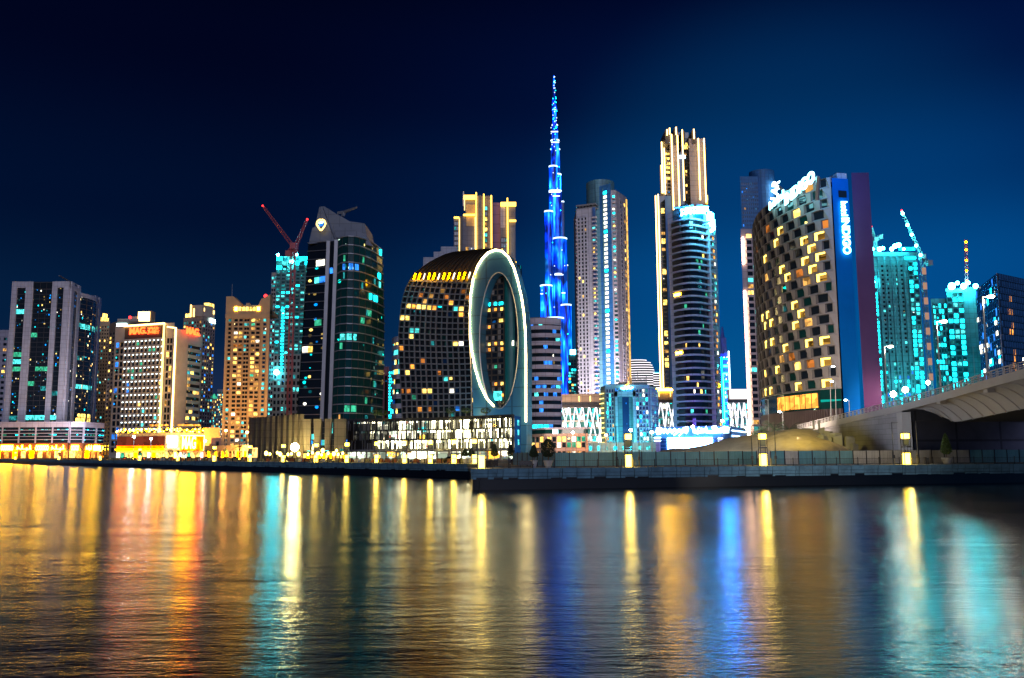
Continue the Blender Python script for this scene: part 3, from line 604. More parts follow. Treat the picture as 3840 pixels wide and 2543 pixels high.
def T4():  # construction tower behind
    t = Tower('unfinished_tower', 'teal lit tower under construction behind the gold tower, red crane on top', [(1002, 1600, 700), (1020, 1600, 700), (1150, 1600, 700)], (1, 962), 26, k='tealc', body=False)
    f = t.face(1); zsh = zat(*t.fp[0], 1022); s = t.face(0, 1, None, zsh); zg = (t.zy(1330) - t.z0) / (t.z1 - t.z0)
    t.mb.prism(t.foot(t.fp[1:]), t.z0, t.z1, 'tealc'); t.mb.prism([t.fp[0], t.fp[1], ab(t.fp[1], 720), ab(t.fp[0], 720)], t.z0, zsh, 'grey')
    t.grid(s, .05, .95, 0, .98, 2, 44, .2, .4, .6, 'grey', 'DDC', 'g1')
    t.grid(f, .0, 1, zg, .93, 7, 24, .3, .45, .9, 'tealc', 'TDDCCDDDDC', 'gcyan')
    t.grid(f, .0, 1, .93, 1.0, 6, 3, .05, .15, .6, 'tealc', 'TCCD', 'gcyan')
    t.grid(f, .0, 1, .0, zg, 9, 16, .35, .4, .9, 'grey', 'DDDDDDDDC', 'g1')
    for r_ in range(20): panel(t.root, f, .2, .28, .62 + r_ * .0165 - .2, .628 + r_ * .0165 - .2, 1.2, 'T', 'work_light')
    for u, z, q in ((.05, 1.0, 1.2), (.3, 1.0, 1.0), (.45, .965, 1.7), (.6, 1.0, 1.0), (.1, .41, 2.2)):
        m = MB(); p = f.at(u, 1.5); m.ball((p.x, p.y, f.z(z) + 1), q, 'work'); t.part(m, 'work_light')
    t.done()
    def crane(name, label, mast, jib, back, d, k='redst', group=None, w=1.0):
        b = P(*mast[0], d); tp = P(*mast[1], d); r = empty(name, label, 'crane', (b.x, b.y, b.z), group)
        def lat(A, B, w0, w1, nm, n=14):
            m = MB(); A, B = Vector(A), Vector(B); t_ = (B - A).normalized(); a = t_.cross(Vector((0, 1, 0))).normalized(); c = Vector((0, 1, 0)); co = []
            for i in range(n + 1):
                s = i / n; ww = w0 + (w1 - w0) * s; co.append([A.lerp(B, s) + a * x * ww + c * y * ww for x, y in ((-1, -1), (1, -1), (1, 1), (-1, 1))])
            for i in range(n):
                for q in range(4): m.tube([co[i][q], co[i + 1][q]], w0 * .22, k, 4, False); m.tube([co[i][q], co[i + 1][(q + 1) % 4]], w0 * .15, k, 4, False)
            return m.build(nm, r)
        lat((tp.x, tp.y, b.z), tp, 1.5 * w, 1.5 * w, 'mast', max(10, int((tp.z - b.z) / 5)))
        J = P(*jib, d - 3); lat(tp, J, 1.2 * w, .6 * w, 'jib', 16)
        K = P(*back, d + 3); lat(tp, K, 1.1 * w, 1.1 * w, 'counter_jib', 4)
        m = MB(); m.box(K.x - 2 * w, K.x + 2 * w, K.y - 2, K.y + 2, K.z - 3 * w, K.z + 1, k); m.build('counterweight', r)
        m = MB(); m.box(tp.x - 2 * w, tp.x + 2 * w, tp.y - 2.5, tp.y + 2, tp.z - 2 * w, tp.z + 2.5 * w, k); m.build('cab', r)
        m = MB(); m.ball((J.x, J.y, J.z), .9 * w, 'beac'); m.build('beacon', r)
        return r, tp, J
    crane('tower_crane', 'red tower crane with its long jib raised, on the teal lit unfinished tower', [(1098, 1560), (1100, 925)], (986, 773), (1082, 946), 668)
    crane('tower_crane', 'smaller red luffing crane with its jib raised to the right, beside the longer red crane', [(1110, 1000), (1108, 925)], (1152, 823), (1096, 948), 712)
    return crane
crane = T4()
def T5():  # dark glass tower
    D = 450
    pts = [(1106, 1590, 456), (1206, 1590, 448), (1236, 1590, 446)]
    for i in range(1, 9): s = i / 8; pts.append((1236 + 190 * s, 1590, 446 + 22 * s * s - 5 * math.sin(math.pi * s)))
    t = Tower('office_tower', 'black and green glass tower whose sloped concrete crown carries a lit shield', pts, (2, 905), 34, k='gdark', body=False)
    # body swells towards the middle and leans at its left edge
    lev = [0, .2, .4, .6, .8, 1.0]; rings = []
    def foot_at(zf):
        fp = [Vector(p) for p in t.fp]; bow = math.sin(math.pi * min(1, zf * 1.0)) * 1.6
        out = []
        for i, p in enumerate(fp):
            dx = 0
            if i == 0: dx = 4.6 * zf + .5 * bow
            elif i < 3: dx = 1.8 * zf
            else: s = (i - 2) / 8; dx = 1.8 * zf * (1 - s) + s * (bow - .2 * zf)
            out.append((p.x + dx, p.y))
        return out
    zt = [zat(*foot_at(1)[i], y) for i, y in zip(range(11), [912, 906, 902, 889, 886, 887, 891, 898, 908, 922, 939])]
    t.top = zt; m = MB()
    NR = 25
    def zz(i, fr): return t.z0 + (zt[i] - t.z0) * fr
    for r_ in range(NR):
        a, b = r_ / NR, (r_ + 1) / NR; A, B = foot_at(a), foot_at(b)
        for i in range(10):
            k = 'gplain' if i == 1 else ('g1' if i == 0 else 'gteal')
            m.face([(*A[i], zz(i, a)), (*A[i + 1], zz(i + 1, a)), (*B[i + 1], zz(i + 1, b)), (*B[i], zz(i, b))], k)
    A, B = t.foot(foot_at(0)), t.foot(foot_at(1)); zb = zt + [zt[-1], zt[0]]
    n = len(A)
    for i in (10, 11, 12): m.face([(*A[i], t.z0), (*A[(i + 1) % n], t.z0), (*B[(i + 1) % n], zb[(i + 1) % n]), (*B[i], zb[i])], 'gdark')
    m.face([(*q, h) for q, h in zip(B, zb)], 'dark'); t.part(m, 'glazing')
    sl = MB()
    for r_ in range(1, NR + 1):
        a = r_ / NR; A = foot_at(a); 
        for i in range(10):
            if i == 1: continue
            P0, P1 = Vector(A[i]), Vector(A[i + 1]); d = (P1 - P0).normalized(); n_ = Vector((d.y, -d.x)) * .6; h = .22 if i else .16
            q = [P0 + n_, P1 + n_, P1 - n_, P0 - n_]; z_ = [zz(i, a), zz(i + 1, a), zz(i + 1, a), zz(i, a)]
            sl.hexa([(p.x, p.y, z - h) for p, z in zip(q, z_)], [(p.x, p.y, z + h) for p, z in zip(q, z_)], 'steel')
    t.part(sl, 'floor_bands')
    ms = MB()
    for i0 in (1, 2): 
        for r_ in range(NR): a, b = r_ / NR, (r_ + 1) / NR; A, B = foot_at(a)[i0], foot_at(b)[i0]; ms.hexa([(A[0] - .9, A[1] - 1.6, zz(i0, a)), (A[0] + .9, A[1] - 1.6, zz(i0, a)), (A[0] + .9, A[1], zz(i0, a)), (A[0] - .9, A[1], zz(i0, a))], [(B[0] - .9, B[1] - 1.6, zz(i0, b)), (B[0] + .9, B[1] - 1.6, zz(i0, b)), (B[0] + .9, B[1], zz(i0, b)), (B[0] - .9, B[1], zz(i0, b))], 'steel')
    for i0 in range(3, 11):
        for sf in (.0,):
            A, B = foot_at(0)[i0], foot_at(1)[i0]; prev = None
            pts_ = [(*foot_at(r_ / 6)[i0], zz(i0, r_ / 6)) for r_ in range(7)]; ms.tube([(x, y - .2, z) for x, y, z in pts_], .13, 'dark', 4)
    t.part(ms, 'fins')
    def win(i, u0, u1, r_, k, o=.3, zf0=.15, zf1=.85):
        a = (r_ + zf0) / NR; b = (r_ + zf1) / NR; Fp = foot_at((a + b) / 2); f = Face([Fp[i], Fp[i + 1]], t.z0, t.z1)
        panel(t.root, f, u0, u1, (zz(i, a) + zz(i + 1, a)) / 2, (zz(i, b) + zz(i + 1, b)) / 2, o, k, zabs=True)
    for w in ((0, .45, .85, 22, 'W'), (0, .4, .62, 20, 'C'), (0, .65, .95, 20, 'B'), (0, .0, .25, 12, 'W'), (0, .25, .45, 12, 'Y'), (4, .2, .9, 21, 'B'), (5, .2, .8, 21, 'B'), (3, .2, .6, 21, 'B'), (8, .3, .9, 18, 'T'), (7, .6, .95, 18, 'T'),
              (3, .1, .9, 13, 'C'), (4, .1, .9, 13, 'C'), (5, .1, .6, 13, 'C'), (3, .1, .5, 12, 'G'), (9, .1, .5, 21, 'T'), (9, .2, .5, 20, 'C'), (9, .5, .8, 24, 'T'), (1, .3, .7, 21, 'B'), (5, .1, .9, 5, 'G'), (4, .1, .9, 5, 'G'), (7, .2, .5, 6, 'G'), (0, .5, .8, 15, 'G'),
              (3, .3, .6, 22, 'G'), (6, .2, .8, 15, 'G'), (7, .2, .9, 16, 'G'), (6, .3, .7, 3, 'G'), (5, .4, .8, 3, 'Y'), (4, .2, .5, 3, 'G')): win(*w)
    for i in range(16): win(random.choice([3, 4, 5, 6, 7, 8, 9]), *(lambda a: (a, a + random.uniform(.1, .4)))(random.uniform(.05, .5)), random.randrange(1, 23), random.choice(['G', 'Cd', 'Cd', 'Yd', 'gteal', 'C'])) if True else 0
    # crown
    m = MB(); top = foot_at(1)
    def cr(x, y, d): return P(x, y, d)
    def sail(prof, base, d0, d1, k='roofc'):      # profile in the photo's outline, real depth d0..d1
        a = [P(x, y, d0) for x, y in prof] + [P(x, y, d0) for x, y in reversed(base)]
        c = [(p.x + (.4 if True else 0), d1, p.z) for p in a]; nb = len(a)
        m.face(a, k); m.face(list(reversed(c)), k)
        for i in range(nb): m.face([a[i], a[(i + 1) % nb], c[(i + 1) % nb], c[i]], k)
    sail([(1158, 912), (1171, 856), (1181, 850), (1198, 776), (1208, 774)], [(1158, 915), (1256, 905), (1250, 845), (1228, 790)][:2], 452, 480)
    m2 = m
    m = MB(); lean = [(1208, 774), (1218, 775), (1258, 800), (1311, 830), (1367, 838), (1377, 889), (1397, 919)]
    sail(lean, [(1256, 905), (1397, 922)], 455, 478)
    sail([(1246, 845), (1300, 855), (1357, 873), (1377, 895), (1397, 921)], [(1261, 890), (1397, 924)], 450.5, 454.8)
    m2.v  # left wedge first
    off = len(m2.v); m2.v += m.v; m2.f += [tuple(i + off for i in f) for f in m.f]; m2.m += [m2.mi('roofc')] * len(m.m); t.part(m2, 'crown')
    m = MB(); c = P(1205, 842, 449); pts_ = []
    for i in range(25):
        a = 2 * math.pi * i / 24; x = math.sin(a); zz_ = math.cos(a)
        sx = 2.3 * x * (1 if zz_ > 0 else (1 + zz_) * .6 + .4); pts_.append((c.x + sx, c.y - .6, c.z + 3.2 * (zz_ if zz_ < 0 else zz_ * .8) + (-.5 if abs(x) < .2 and zz_ > 0 else 0)))
    m.tube(pts_, .42, 'lineY', 5); t.part(m, 'shield_outline')
    m = MB(); m.prism([(c.x - 1.1, c.y - .7), (c.x + 1.1, c.y - .7), (c.x + 1.1, c.y), (c.x - 1.1, c.y)], c.z - 1, c.z + 1.6, 'B'); m.tube([(c.x - 1, c.y - 1, c.z + .5), (c.x + 1, c.y - 1, c.z + 1)], .4, 'sign'); t.part(m, 'shield_emblem')
    m = MB(); m.tube([P(1286, 812, 466), P(1288, 797, 466)], 1.0, 'steel'); m.tube([P(1265, 800, 466), P(1290, 796, 466), P(1338, 778, 462)], [.9, .9, .5], 'steel'); t.part(m, 'roof_crane')
    t.done()
T5()
def T6():  # fluted wall + small things
    t = Tower('fluted_wall_building', 'windowless fluted beige building with a blazing flood lamp at its foot', [(932, 1700, 372), (1137, 1700, 350)], 1578, 14, k='dark')
    t.root.location.z = GZ
    f = t.face(0)
    m = MB(); n = 10
    for i in range(n):
        pts = []
        for j in range(7): s = j / 6; p = f.at((i + s) / n, .25 + 1.5 * (s ** 1.6)); pts.append((p.x, p.y))
        q = [tuple(f.at((i + 1) / n, 0)), tuple(f.at(i / n, 0))]
        m.prism(pts + q, t.z0, t.z1 + 1.2 + .05 * i, 'flute')
    t.part(m, 'fluted_cladding', False)
    t2 = Tower('finned_link_building', 'dark glazed building with four tall leaning beige blades beside the fluted wall', [(1137, 1700, 352), (1302, 1700, 352)], 1580, 14, k='gdark')
    g = t2.face(0); t2.grid(g, .0, 1, .22, .98, 12, 5, .08, .1, .2, 'dark', 'DDDDDDBDCD', 'g1')
    for a, b, c, d in ((1142, 1171, 1146, 1166), (1181, 1210, 1184, 1203), (1223, 1248, 1222, 1240), (1259, 1300, 1257, 1299)):
        A, B = t2.fp; m = MB(); z0, z1 = zat(*t2.fp[0], 1690 if a < 1250 else 1684), t2.z1 + .8
        pb0, pb1 = PL(c, 1690, A, B), PL(d, 1690, A, B); pt0, pt1 = PL(a, 1578, A, B), PL(b, 1578, A, B)
        m.hexa([(pb0.x, pb0.y - 2.6, z0), (pb1.x, pb1.y - 2.0, z0), (pb1.x, pb1.y - .1, z0), (pb0.x, pb0.y - .1, z0)], [(pt0.x, pt0.y - 2.6, z1), (pt1.x, pt1.y - 2.0, z1), (pt1.x, pt1.y - .1, z1), (pt0.x, pt0.y - .1, z1)], 'flute'); t2.part(m, 'blade')
    for j in range(12): panel(t2.root, g, (j + .15) / 12, (j + .8) / 12, .01, random.uniform(.1, .2), .3, random.choice(['yel', 'Y', 'O', 'orwall', 'D']) if j % 3 else 'Y', 'shop_window')
    t.done(); t2.done()
    r = empty('flood_lamp', 'blinding white flood lamp on a short mast in front of the fluted wall', 'flood lamp', tuple(P(1107, 1715, 340))); p = P(1107, 1677, 340)
    m = MB(); m.tube([(p.x, p.y, GZ), (p.x, p.y, p.z)], .12, 'black'); m.build('mast', r)
    m = MB(); m.ball((p.x, p.y - .6, p.z), 1.5, 'flood', 12); m.build('lamp_head', r)
    light('POINT', (p.x, p.y + 4, p.z + .5), 4000, (1, .68, .12), 1.5)
T6()
slab('office_block', 'plain mauve block squeezed between the black glass tower and the round ended striped block', [(1434, 1590, 600), (1457, 1590, 600)], 1375, 14, 'pink', [(0, .3, .7, .1, .9, 1, 1, .1, .1, .1, 'D', 'gdark')])
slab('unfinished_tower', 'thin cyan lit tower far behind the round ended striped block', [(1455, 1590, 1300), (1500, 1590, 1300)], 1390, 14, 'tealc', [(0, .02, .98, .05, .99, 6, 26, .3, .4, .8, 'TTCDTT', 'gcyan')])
def T7():  # bright car park podium
    t = Tower('car_park_building', 'bright white lit car park with vertical fins and glazed shops, under the oval arch building', [(1302, 1700, 372), (1640, 1700, 360), (1930, 1700, 335)], (0, 1572), 40, k='dark')
    zs = zat(*t.fp[1], 1686); fr = (zs - t.z0) / (t.z1 - t.z0)
    for fi, nb in ((0, 12), (1, 8)):
        f = t.face(fi); fm = MB()
        f.box(t.gm(0), 0, 1, fr, .93, 0, .15, 'gplain')
        st = .30 if fi == 0 else 0
        for r_ in range(3):
            a, b = fr + (.93 - fr) * (r_ + .12) / 3, fr + (.93 - fr) * (r_ + .98) / 3
            for j in range(nb):
                if fi == 0 and (j < 1 or (r_ == 0 and j < 4)): continue
                panel(t.root, f, j / nb + .004, (j + 1) / nb - .004, a, b, .3, 'hall' if fi == 1 or r_ == 0 or j % 4 == 3 else 'gshop', 'lit_bay')
        for r_ in range(4): z = fr + (.93 - fr) * r_ / 3; f.box(t.mb, 0, 1, z - .012, z + .02, .1, 1.0, 'dark')
        f.box(t.mb, 0, 1, .93 if fi == 0 else .95, 1.0, .1, 1.0, 'dark')
        for j in range(nb + 1): f.box(t.mb, max(0, j / nb - .004), min(1, j / nb + .004), fr, 1, .3, 1.1, 'black')
        nf = 230 if fi == 0 else 170
        for j in range(nf):
            u = (j + random.uniform(-.3, .3)) / nf
            if u < 0 or u > .995: continue
            dense = 1 if (fi == 0 and u < .33) else .6
            for r_ in range(3):
                if random.random() < dense: f.box(fm, u, u + .11 / f.L * random.uniform(.8, 2.4), fr + (.93 - fr) * r_ / 3, fr + (.95 - fr) * (r_ + random.choice([1, 1, .7])) / 3, .9, 1.3, 'black' if random.random() < .8 else 'steel')
        t.part(fm, 'sunshade_fins')
        f.box(t.mb, 0, 1, fr - .03, fr + .01, .1, 2.2, 'steel')
        ns = 9 if fi == 0 else 6
        for j in range(ns):
            panel(t.root, f, (j + .12) / ns, (j + .92) / ns, .01, fr - .05, .3, 'gshop' if j != 7 else 'hall', 'shop_window')
            f.box(t.mb, j / ns, (j + .1) / ns, 0, fr - .03, .1, .9, 'tan'); f.box(t.mb, j / ns, (j + 1) / ns, fr * .55, fr * .58, .35, .45, 'steel')
            for q in range(1, 5): f.box(t.mb, (j + .12 + q * .16) / ns, (j + .128 + q * .16) / ns, 0, fr - .05, .35, .45, 'steel')
        for j in range(26): panel(t.root, f, *(lambda a: (a, a + random.uniform(.003, .01)))(random.uniform(.35 if fi == 0 else .02, .97)), *(lambda b: (b, b + .05))(random.uniform(fr + .05, .88)), .55, random.choice(['T', 'shop', 'red', 'C', 'W', 'W']), 'bay_lamp')
        for j in range(14): panel(t.root, f, *(lambda a: (a, a + random.uniform(.004, .012)))(random.uniform(.1, .95)), *(lambda b: (b, b + .05))(random.uniform(.03, fr - .12)), .5, random.choice(['C', 'O', 'Y', 'B', 'yel']), 'shop_display')
    A = t.fp[2]; B = F(1953, 1700, 345); g = Face([A, B], t.z0, t.z1)
    m = MB(); m.prism([A, B, rb(B, 20), rb(A, 20)], t.z0, t.z1 - .5, 'blue'); t.part(m, 'blue_end_wall')
    for i in range(3): panel(t.root, g, .4, .6, .32 + i * .22, .44 + i * .22, .3, 'C', 'wall_lamp')
    light('AREA', (A[0] + 2, A[1] - 8, 12), 500, (.2, .6, 1), 4, to=(B[0], B[1], 12))
    # lit planting on the deck
    t.done()
    for i, px in enumerate((1408, 1436, 1690, 1748, 1822)):
        p = P(px, 1570, 366 if px < 1500 else 352); p.z = t.z1
        r = empty('roof_shrub', ['round yellow lit shrub at the left end of the car park roof', 'second yellow lit shrub from the left end of the car park roof', 'yellow lit shrub on the car park roof beneath the left rim of the oval', 'yellow lit shrub on the car park roof right of the rim foot', 'small shrub near the right end of the car park roof'][i], 'shrub', tuple(p), 'lit shrubs on the car park roof')
        m = MB(); m.tube([p, p + Vector((0, 0, 1.6))], .15, 'bark', 5); m.build('trunk', r)
        m = MB()
        for q in range(260):
            v = Vector([random.gauss(0, 1) for _ in range(3)]).normalized() * random.uniform(.5, 1) ** .5 * 1.7; c = p + Vector((0, 0, 2.3)) + Vector((v.x * 1.3, v.y, v.z * .7)); a = Vector([random.gauss(0, 1) for _ in range(3)]).normalized() * .3; b = Vector([random.gauss(0, 1) for _ in range(3)]).normalized() * .3; m.face([c - a, c + b, c + a], 'leaf')
        m.build('crown', r)
        light('POINT', (p.x, p.y - 2.5, p.z + 1), 90, (1, .75, .1), .3)
T7()
def striped(name, label, pts, top, back, k, bands, gk, lit, curve=None, cat='office tower', hb=.5):
    t = Tower(name, label, pts, top, back, GZ, k, cat)
    f = Face(t.fp, t.z0, t.z1)
    f.box(t.gm(0), 0, 1, .02, .97, .0, .1, gk)
    for r_ in range(bands + 1):
        z = .99 - r_ / bands * .97; h = .97 / bands * hb; f.box(t.mb, 0, 1, max(0, z - h / 2 - (.02 if r_ == 0 else 0)), min(1, z + h / 2), .1, .9, k)
        n = 8
        for c in range(n):
            q = random.choice(lit)
            if q != 'D' and r_ < bands: t.wins.append((f, c / n + .01, (c + 1) / n - .01, z - .97 / bands + h / 2, z - h / 2, .2, q))
    return t
def T8():
    arc = [(1473, 1590, 478), (1480, 1590, 472), (1490, 1590, 469), (1505, 1590, 468), (1530, 1590, 470)]
    t = striped('apartment_tower', 'cream banded block with a rounded end, half hidden by the oval arch building', arc, (2, 1262), 16, 'lilac', 12, 'gteal', 'DDDCCDY'); t.done()
    def curved(x0, x1, d, bulge, n=8): return [(x0 + (x1 - x0) * i / n, 1590, d - bulge * math.sin(math.pi * i / n)) for i in range(n + 1)]
    t = striped('office_tower', 'white and black striped curved block directly right of the oval arch building', curved(1972, 2106, 470, 3), (1, 1196), 26, 'lilac', 17, 'gdark', 'DDDDDDDDDBC', hb=.52)
    for u0, r_, k in ((.05, 8, 'B'), (.3, 8, 'B'), (.45, 8, 'B'), (.7, 8, 'B'), (.05, 13, 'T'), (.2, 13, 'T'), (.35, 13, 'T'), (.5, 13, 'T'), (.85, 2, 'C'), (.05, 3, 'C'), (.85, 8, 'C')):
        f = Face(t.fp, t.z0, t.z1); z = .99 - r_ / 17 * .97; t.wins.append((f, u0, u0 + .12, z - .04, z - .018, .25, k))
    f.box(t.mb, .0, .98, 1.0, 1.012, -10, -2, 'tan'); t.done()
    t = Tower('bank_building', 'low peach stone building with a dark glass band below the striped curved block', [(1975, 1700, 440), (2046, 1700, 425), (2206, 1700, 420)], (1, 1606), 30, k='peach')
    fr = lambda y: (zat(*t.fp[1], y) - t.z0) / (t.z1 - t.z0)
    for fi, n in ((0, 4), (1, 8)):
        f = t.face(fi)
        f.box(t.gm(0), 0, 1, fr(1627), fr(1611), 0, .2, 'gteal')
        t.grid(f, .04, .96, fr(1680), fr(1637), n, 2, .22, .12, .5, 'peach', 'YDGDYDW', 'gwarm')
        t.grid(f, .04, .96, .01, fr(1692), n, 1, .3, .1, .7, 'peach', 'YWDD', 'gwarm')
        f.box(t.mb, 0, 1, fr(1611), 1.02, 0, .9, 'lilac'); f.box(t.mb, 0, 1, fr(1637), fr(1627), 0, .9, 'peach')
        if fi: panel(t.root, f, .18, .3, fr(1627), fr(1612), .5, 'sign', 'lit_window')
        else: panel(t.root, f, .0, .12, fr(1627), fr(1612), .5, 'C', 'lit_window')
    t.done()
    light('POINT', (t.fp[2][0] - 2, t.fp[2][1] - 10, 8), 5000, (1, .4, .08), 1)
T8()
def T9():  # tower behind the oval
    t = Tower('residential_tower', 'grey tower outlined in gold light lines rising behind the top of the oval arch building', [(1700, 1590, 640), (1745, 1590, 640), (1850, 1590, 640), (1880, 1590, 640), (1938, 1590, 640)], (0, 812), 30, k='dgrey', body=False)
    def blk(i, j, py, dd, k='dgrey', bk=30):
        a, b = t.fp[i], t.fp[j]; a = rb(a, dd); b = rb(b, dd); z = zat(*a, py); t.mb.prism([a, b, rb(b, bk), rb(a, bk)], t.z0, z, k); return Face([a, b], t.z0, z)
    f0 = blk(0, 1, 812, 0); f1 = blk(1, 2, 735, 1); f2 = blk(2, 3, 760, 8, 'pink'); f3 = blk(3, 4, 762, 0)
    t.grid(f0, .05, .4, 0, .98, 2, 46, .1, .3, .5, 'dark', 'DDDDDDC', 'g1'); f0.box(t.mb, .6, .75, 0, 1, 0, .8, 'dark')
    t.grid(f1, .0, .36, 0, .8, 3, 40, .2, .2, .5, 'dgrey', 'DDDDDDYDB', 'g1'); f1.box(t.mb, .03, .35, .88, .965, 0, .3, 'gold'); f1.box(t.mb, .5, .58, 0, 1, 0, 2, 'dgrey')
    t.grid(f1, .66, .82, .0, .96, 1, 46, .3, .35, .5, 'dark', 'YYDYYCD', 'gwarm'); t.grid(f3, .04, .45, 0, .86, 3, 40, .25, .25, .5, 'dark', 'DDDDDCDY', 'g1'); f3.box(t.mb, .66, .95, 0, .9, 0, .6, 'grey')
    f3.box(t.mb, .0, .3, .9, 1, 0, .4, 'lilac'); t.grid(f3, .7, .92, .7, .8, 1, 3, .2, .3, .9, 'grey', 'T', 'gcyan')
    A, B = t.fp[0], t.fp[4]; m = MB()
    for x, y0, y1 in ((1787, 724, 965), (1816, 730, 960), (1845, 735, 960), (1907, 745, 980)):
        a = PL(x, 1500, A, B); m.box(a.x - .4, a.x + .4, a.y - 1.9, a.y - .9, zat(a.x, a.y, y1), zat(a.x, a.y, y0), 'goldl')
    for x0, x1, y, h in ((1703, 1722, 818, 1.0), (1738, 1783, 808, 1.2), (1740, 1783, 742, 3.2), (1878, 1935, 768, 3), (1910, 1935, 830, 1.2), (1925, 1936, 986, 1.2)):
        a, b = PL(x0, y, A, B), PL(x1, y, A, B); m.box(a.x, b.x, a.y - 1.7, a.y - .7, a.z - h / 2, a.z + h / 2, 'goldl')
    for x, y0, y1 in ((1742, 738, 790), (1722, 822, 970), (1783, 815, 950)):
        a = PL(x, 1500, A, B); m.box(a.x - .25, a.x + .25, a.y - 1.6, a.y - .8, zat(a.x, a.y, y1), zat(a.x, a.y, y0), 'lineY')
    t.part(m, 'light_lines'); m = MB(); a = PL(1738, 728, A, B); m.box(a.x - .4, a.x + .4, a.y, a.y + 1, f1.z1 - 8, a.z + 2, 'steel'); t.part(m, 'antenna'); t.done()
T9()
slab('apartment_block', 'pale flat roofed block peeping over the shoulder of the oval arch building', [(1583, 1590, 560), (1622, 1590, 560), (1712, 1590, 560)], (0, 965), 14, 'white', [(0, .1, .5, .9, .96, 1, 1, .2, .2, .3, 'D', 'gdark')],
     extra=lambda t: (lambda f, m: (f.box(m, .0, .5, 1.0, 1.03, -12, -1, 'white'), f.box(m, .3, 1.0, 1.0, 1.06, -12, -3, 'white'), t.part(m, 'roof_blocks')))(t.face(1), MB()))
def T10():  # oval arch building
    k = 1.4514; q = lambda x, y: (1420 + x / k, 680 + y / k)
    prof = [(1300, 150, 508), (1200, 145, 508), (1100, 140, 508), (1000, 133, 504), (850, 130, 496), (700, 143, 496), (600, 165, 507), (560, 180, 515), (520, 205, 526), (480, 245, 540), (450, 280, 552), (425, 318, 563), (400, 362, 581), (385, 405, 597), (374, 470, 622), (368, 560, 640)]
    dR, dL = 432, 482
    Ls, Rs = [], []
    for y, xl, xr in prof:
        a, b = P(*q(xl, y), dL), P(*q(xr, y), dR); Ls.append((a.z, a.x)); Rs.append((b.z, b.x))
    def ip(T, z):
        if z <= T[0][0]: return T[0][1]
        for (z0, v0), (z1, v1) in zip(T, T[1:]):
            if z <= z1: return v0 + (v1 - v0) * (z - z0) / (z1 - z0)
        return T[-1][1]
    root = empty('oval_arch_building', 'dark rounded building with a tall oval opening rimmed by a warm light line', 'building', tuple(P(1760, 1715, dR)))
    ztopL = Ls[-1][0]; ztopR = Rs[-1][0]
    rows = 24; z0 = GZ + 17
    def pt(u, v, o=0):       # v 0..1 over height; both ends share the height fraction
        v = max(0, min(1, v)); zr = z0 + (ztopR - z0) * v; zl = z0 + (ztopL - z0) * v
        xl, xr = ip(Ls, zl), ip(Rs, zr); z = zl + (zr - zl) * u
        w = max(.12, min(1, (1.02 - v) * 3.2)) if v > .7 else 1
        d = dL + (dR - dL) * u - 15 * math.sin(math.pi * (u * .5 + .5)) * 1.0 * (1 - u) * w + (0 if u > .98 else 0)
        lean = 9 * max(0, v - .55) ** 1.6 * 3
        x = xl + (xr - xl) * u
        return Vector((x - o * .2, d + lean * (1 - u) * .6 - o * .95, z + o * (.25 if v > .8 else 0)))
    def surf(nu, nv, k, name, o=0, v0=0, v1=1):
        m = MB()
        for i in range(nu):
            for j in range(nv):
                a, b, c, d = (i / nu, (i + 1) / nu, v0 + (v1 - v0) * j / nv, v0 + (v1 - v0) * (j + 1) / nv)
                m.face([pt(a, c, o), pt(b, c, o), pt(b, d, o), pt(a, d, o)], k)
        # back surface, so that the hall is a solid volume
        for j in range(nv):
            c, d = v0 + (v1 - v0) * j / nv, v0 + (v1 - v0) * (j + 1) / nv; B = Vector((-1.2, 22, 0))
            m.face([pt(1, c) + B, pt(0, c) + B, pt(0, d) + B, pt(1, d) + B], k); m.face([pt(0, c) + B, pt(0, c), pt(0, d), pt(0, d) + B], k)
        m.face([pt(0, v1), pt(1, v1), pt(1, v1) + Vector((-1.2, 22, 0)), pt(0, v1) + Vector((-1.2, 22, 0))], k)
        return m.build(name, root)
    VT = .80
    surf(24, 54, 'gplain', 'glazing', 0, 0, VT); surf(24, 16, 'bronze', 'roof_shell', .3, VT - .005, 1)
    NU = 13; m = MB(); NV = 60
    for i in range(NU + 1):
        u = i / NU; wd = .004 + .003 * (i % 2)
        for j in range(NV):
            a, b = j / NV, (j + 1) / NV; k_ = 'fin' if a < VT else 'bronze'
            for (o0, o1) in ((0, 1.5),):
                uu0, uu1 = max(0, u - wd), min(1, u + wd)
                m.hexa([pt(uu0, a, o1), pt(uu1, a, o1), pt(uu1, a, o0), pt(uu0, a, o0)], [pt(uu0, b, o1), pt(uu1, b, o1), pt(uu1, b, o0), pt(uu0, b, o0)], k_)
    for j in range(rows + 1):
        v = j / rows * VT; h = .0032
        for i in range(NU * 2): a, b = i / (NU * 2), (i + 1) / (NU * 2); m.hexa([pt(a, v - h, 1.1), pt(b, v - h, 1.1), pt(b, v - h, 0), pt(a, v - h, 0)], [pt(a, v + h, 1.1), pt(b, v + h, 1.1), pt(b, v + h, 0), pt(a, v + h, 0)], 'fin')
    m.build('facade_lattice', root)
    def win(i, j, kk, w=.8):
        m = MB(); a, b = (i + .1) / NU, (i + .1 + w) / NU; c, d = (j + .15) / rows * VT, (j + .85) / rows * VT
        m.face([pt(a, c, .3), pt(b, c, .3), pt(b, d, .3), pt(a, d, .3)], kk); m.build('window', root)
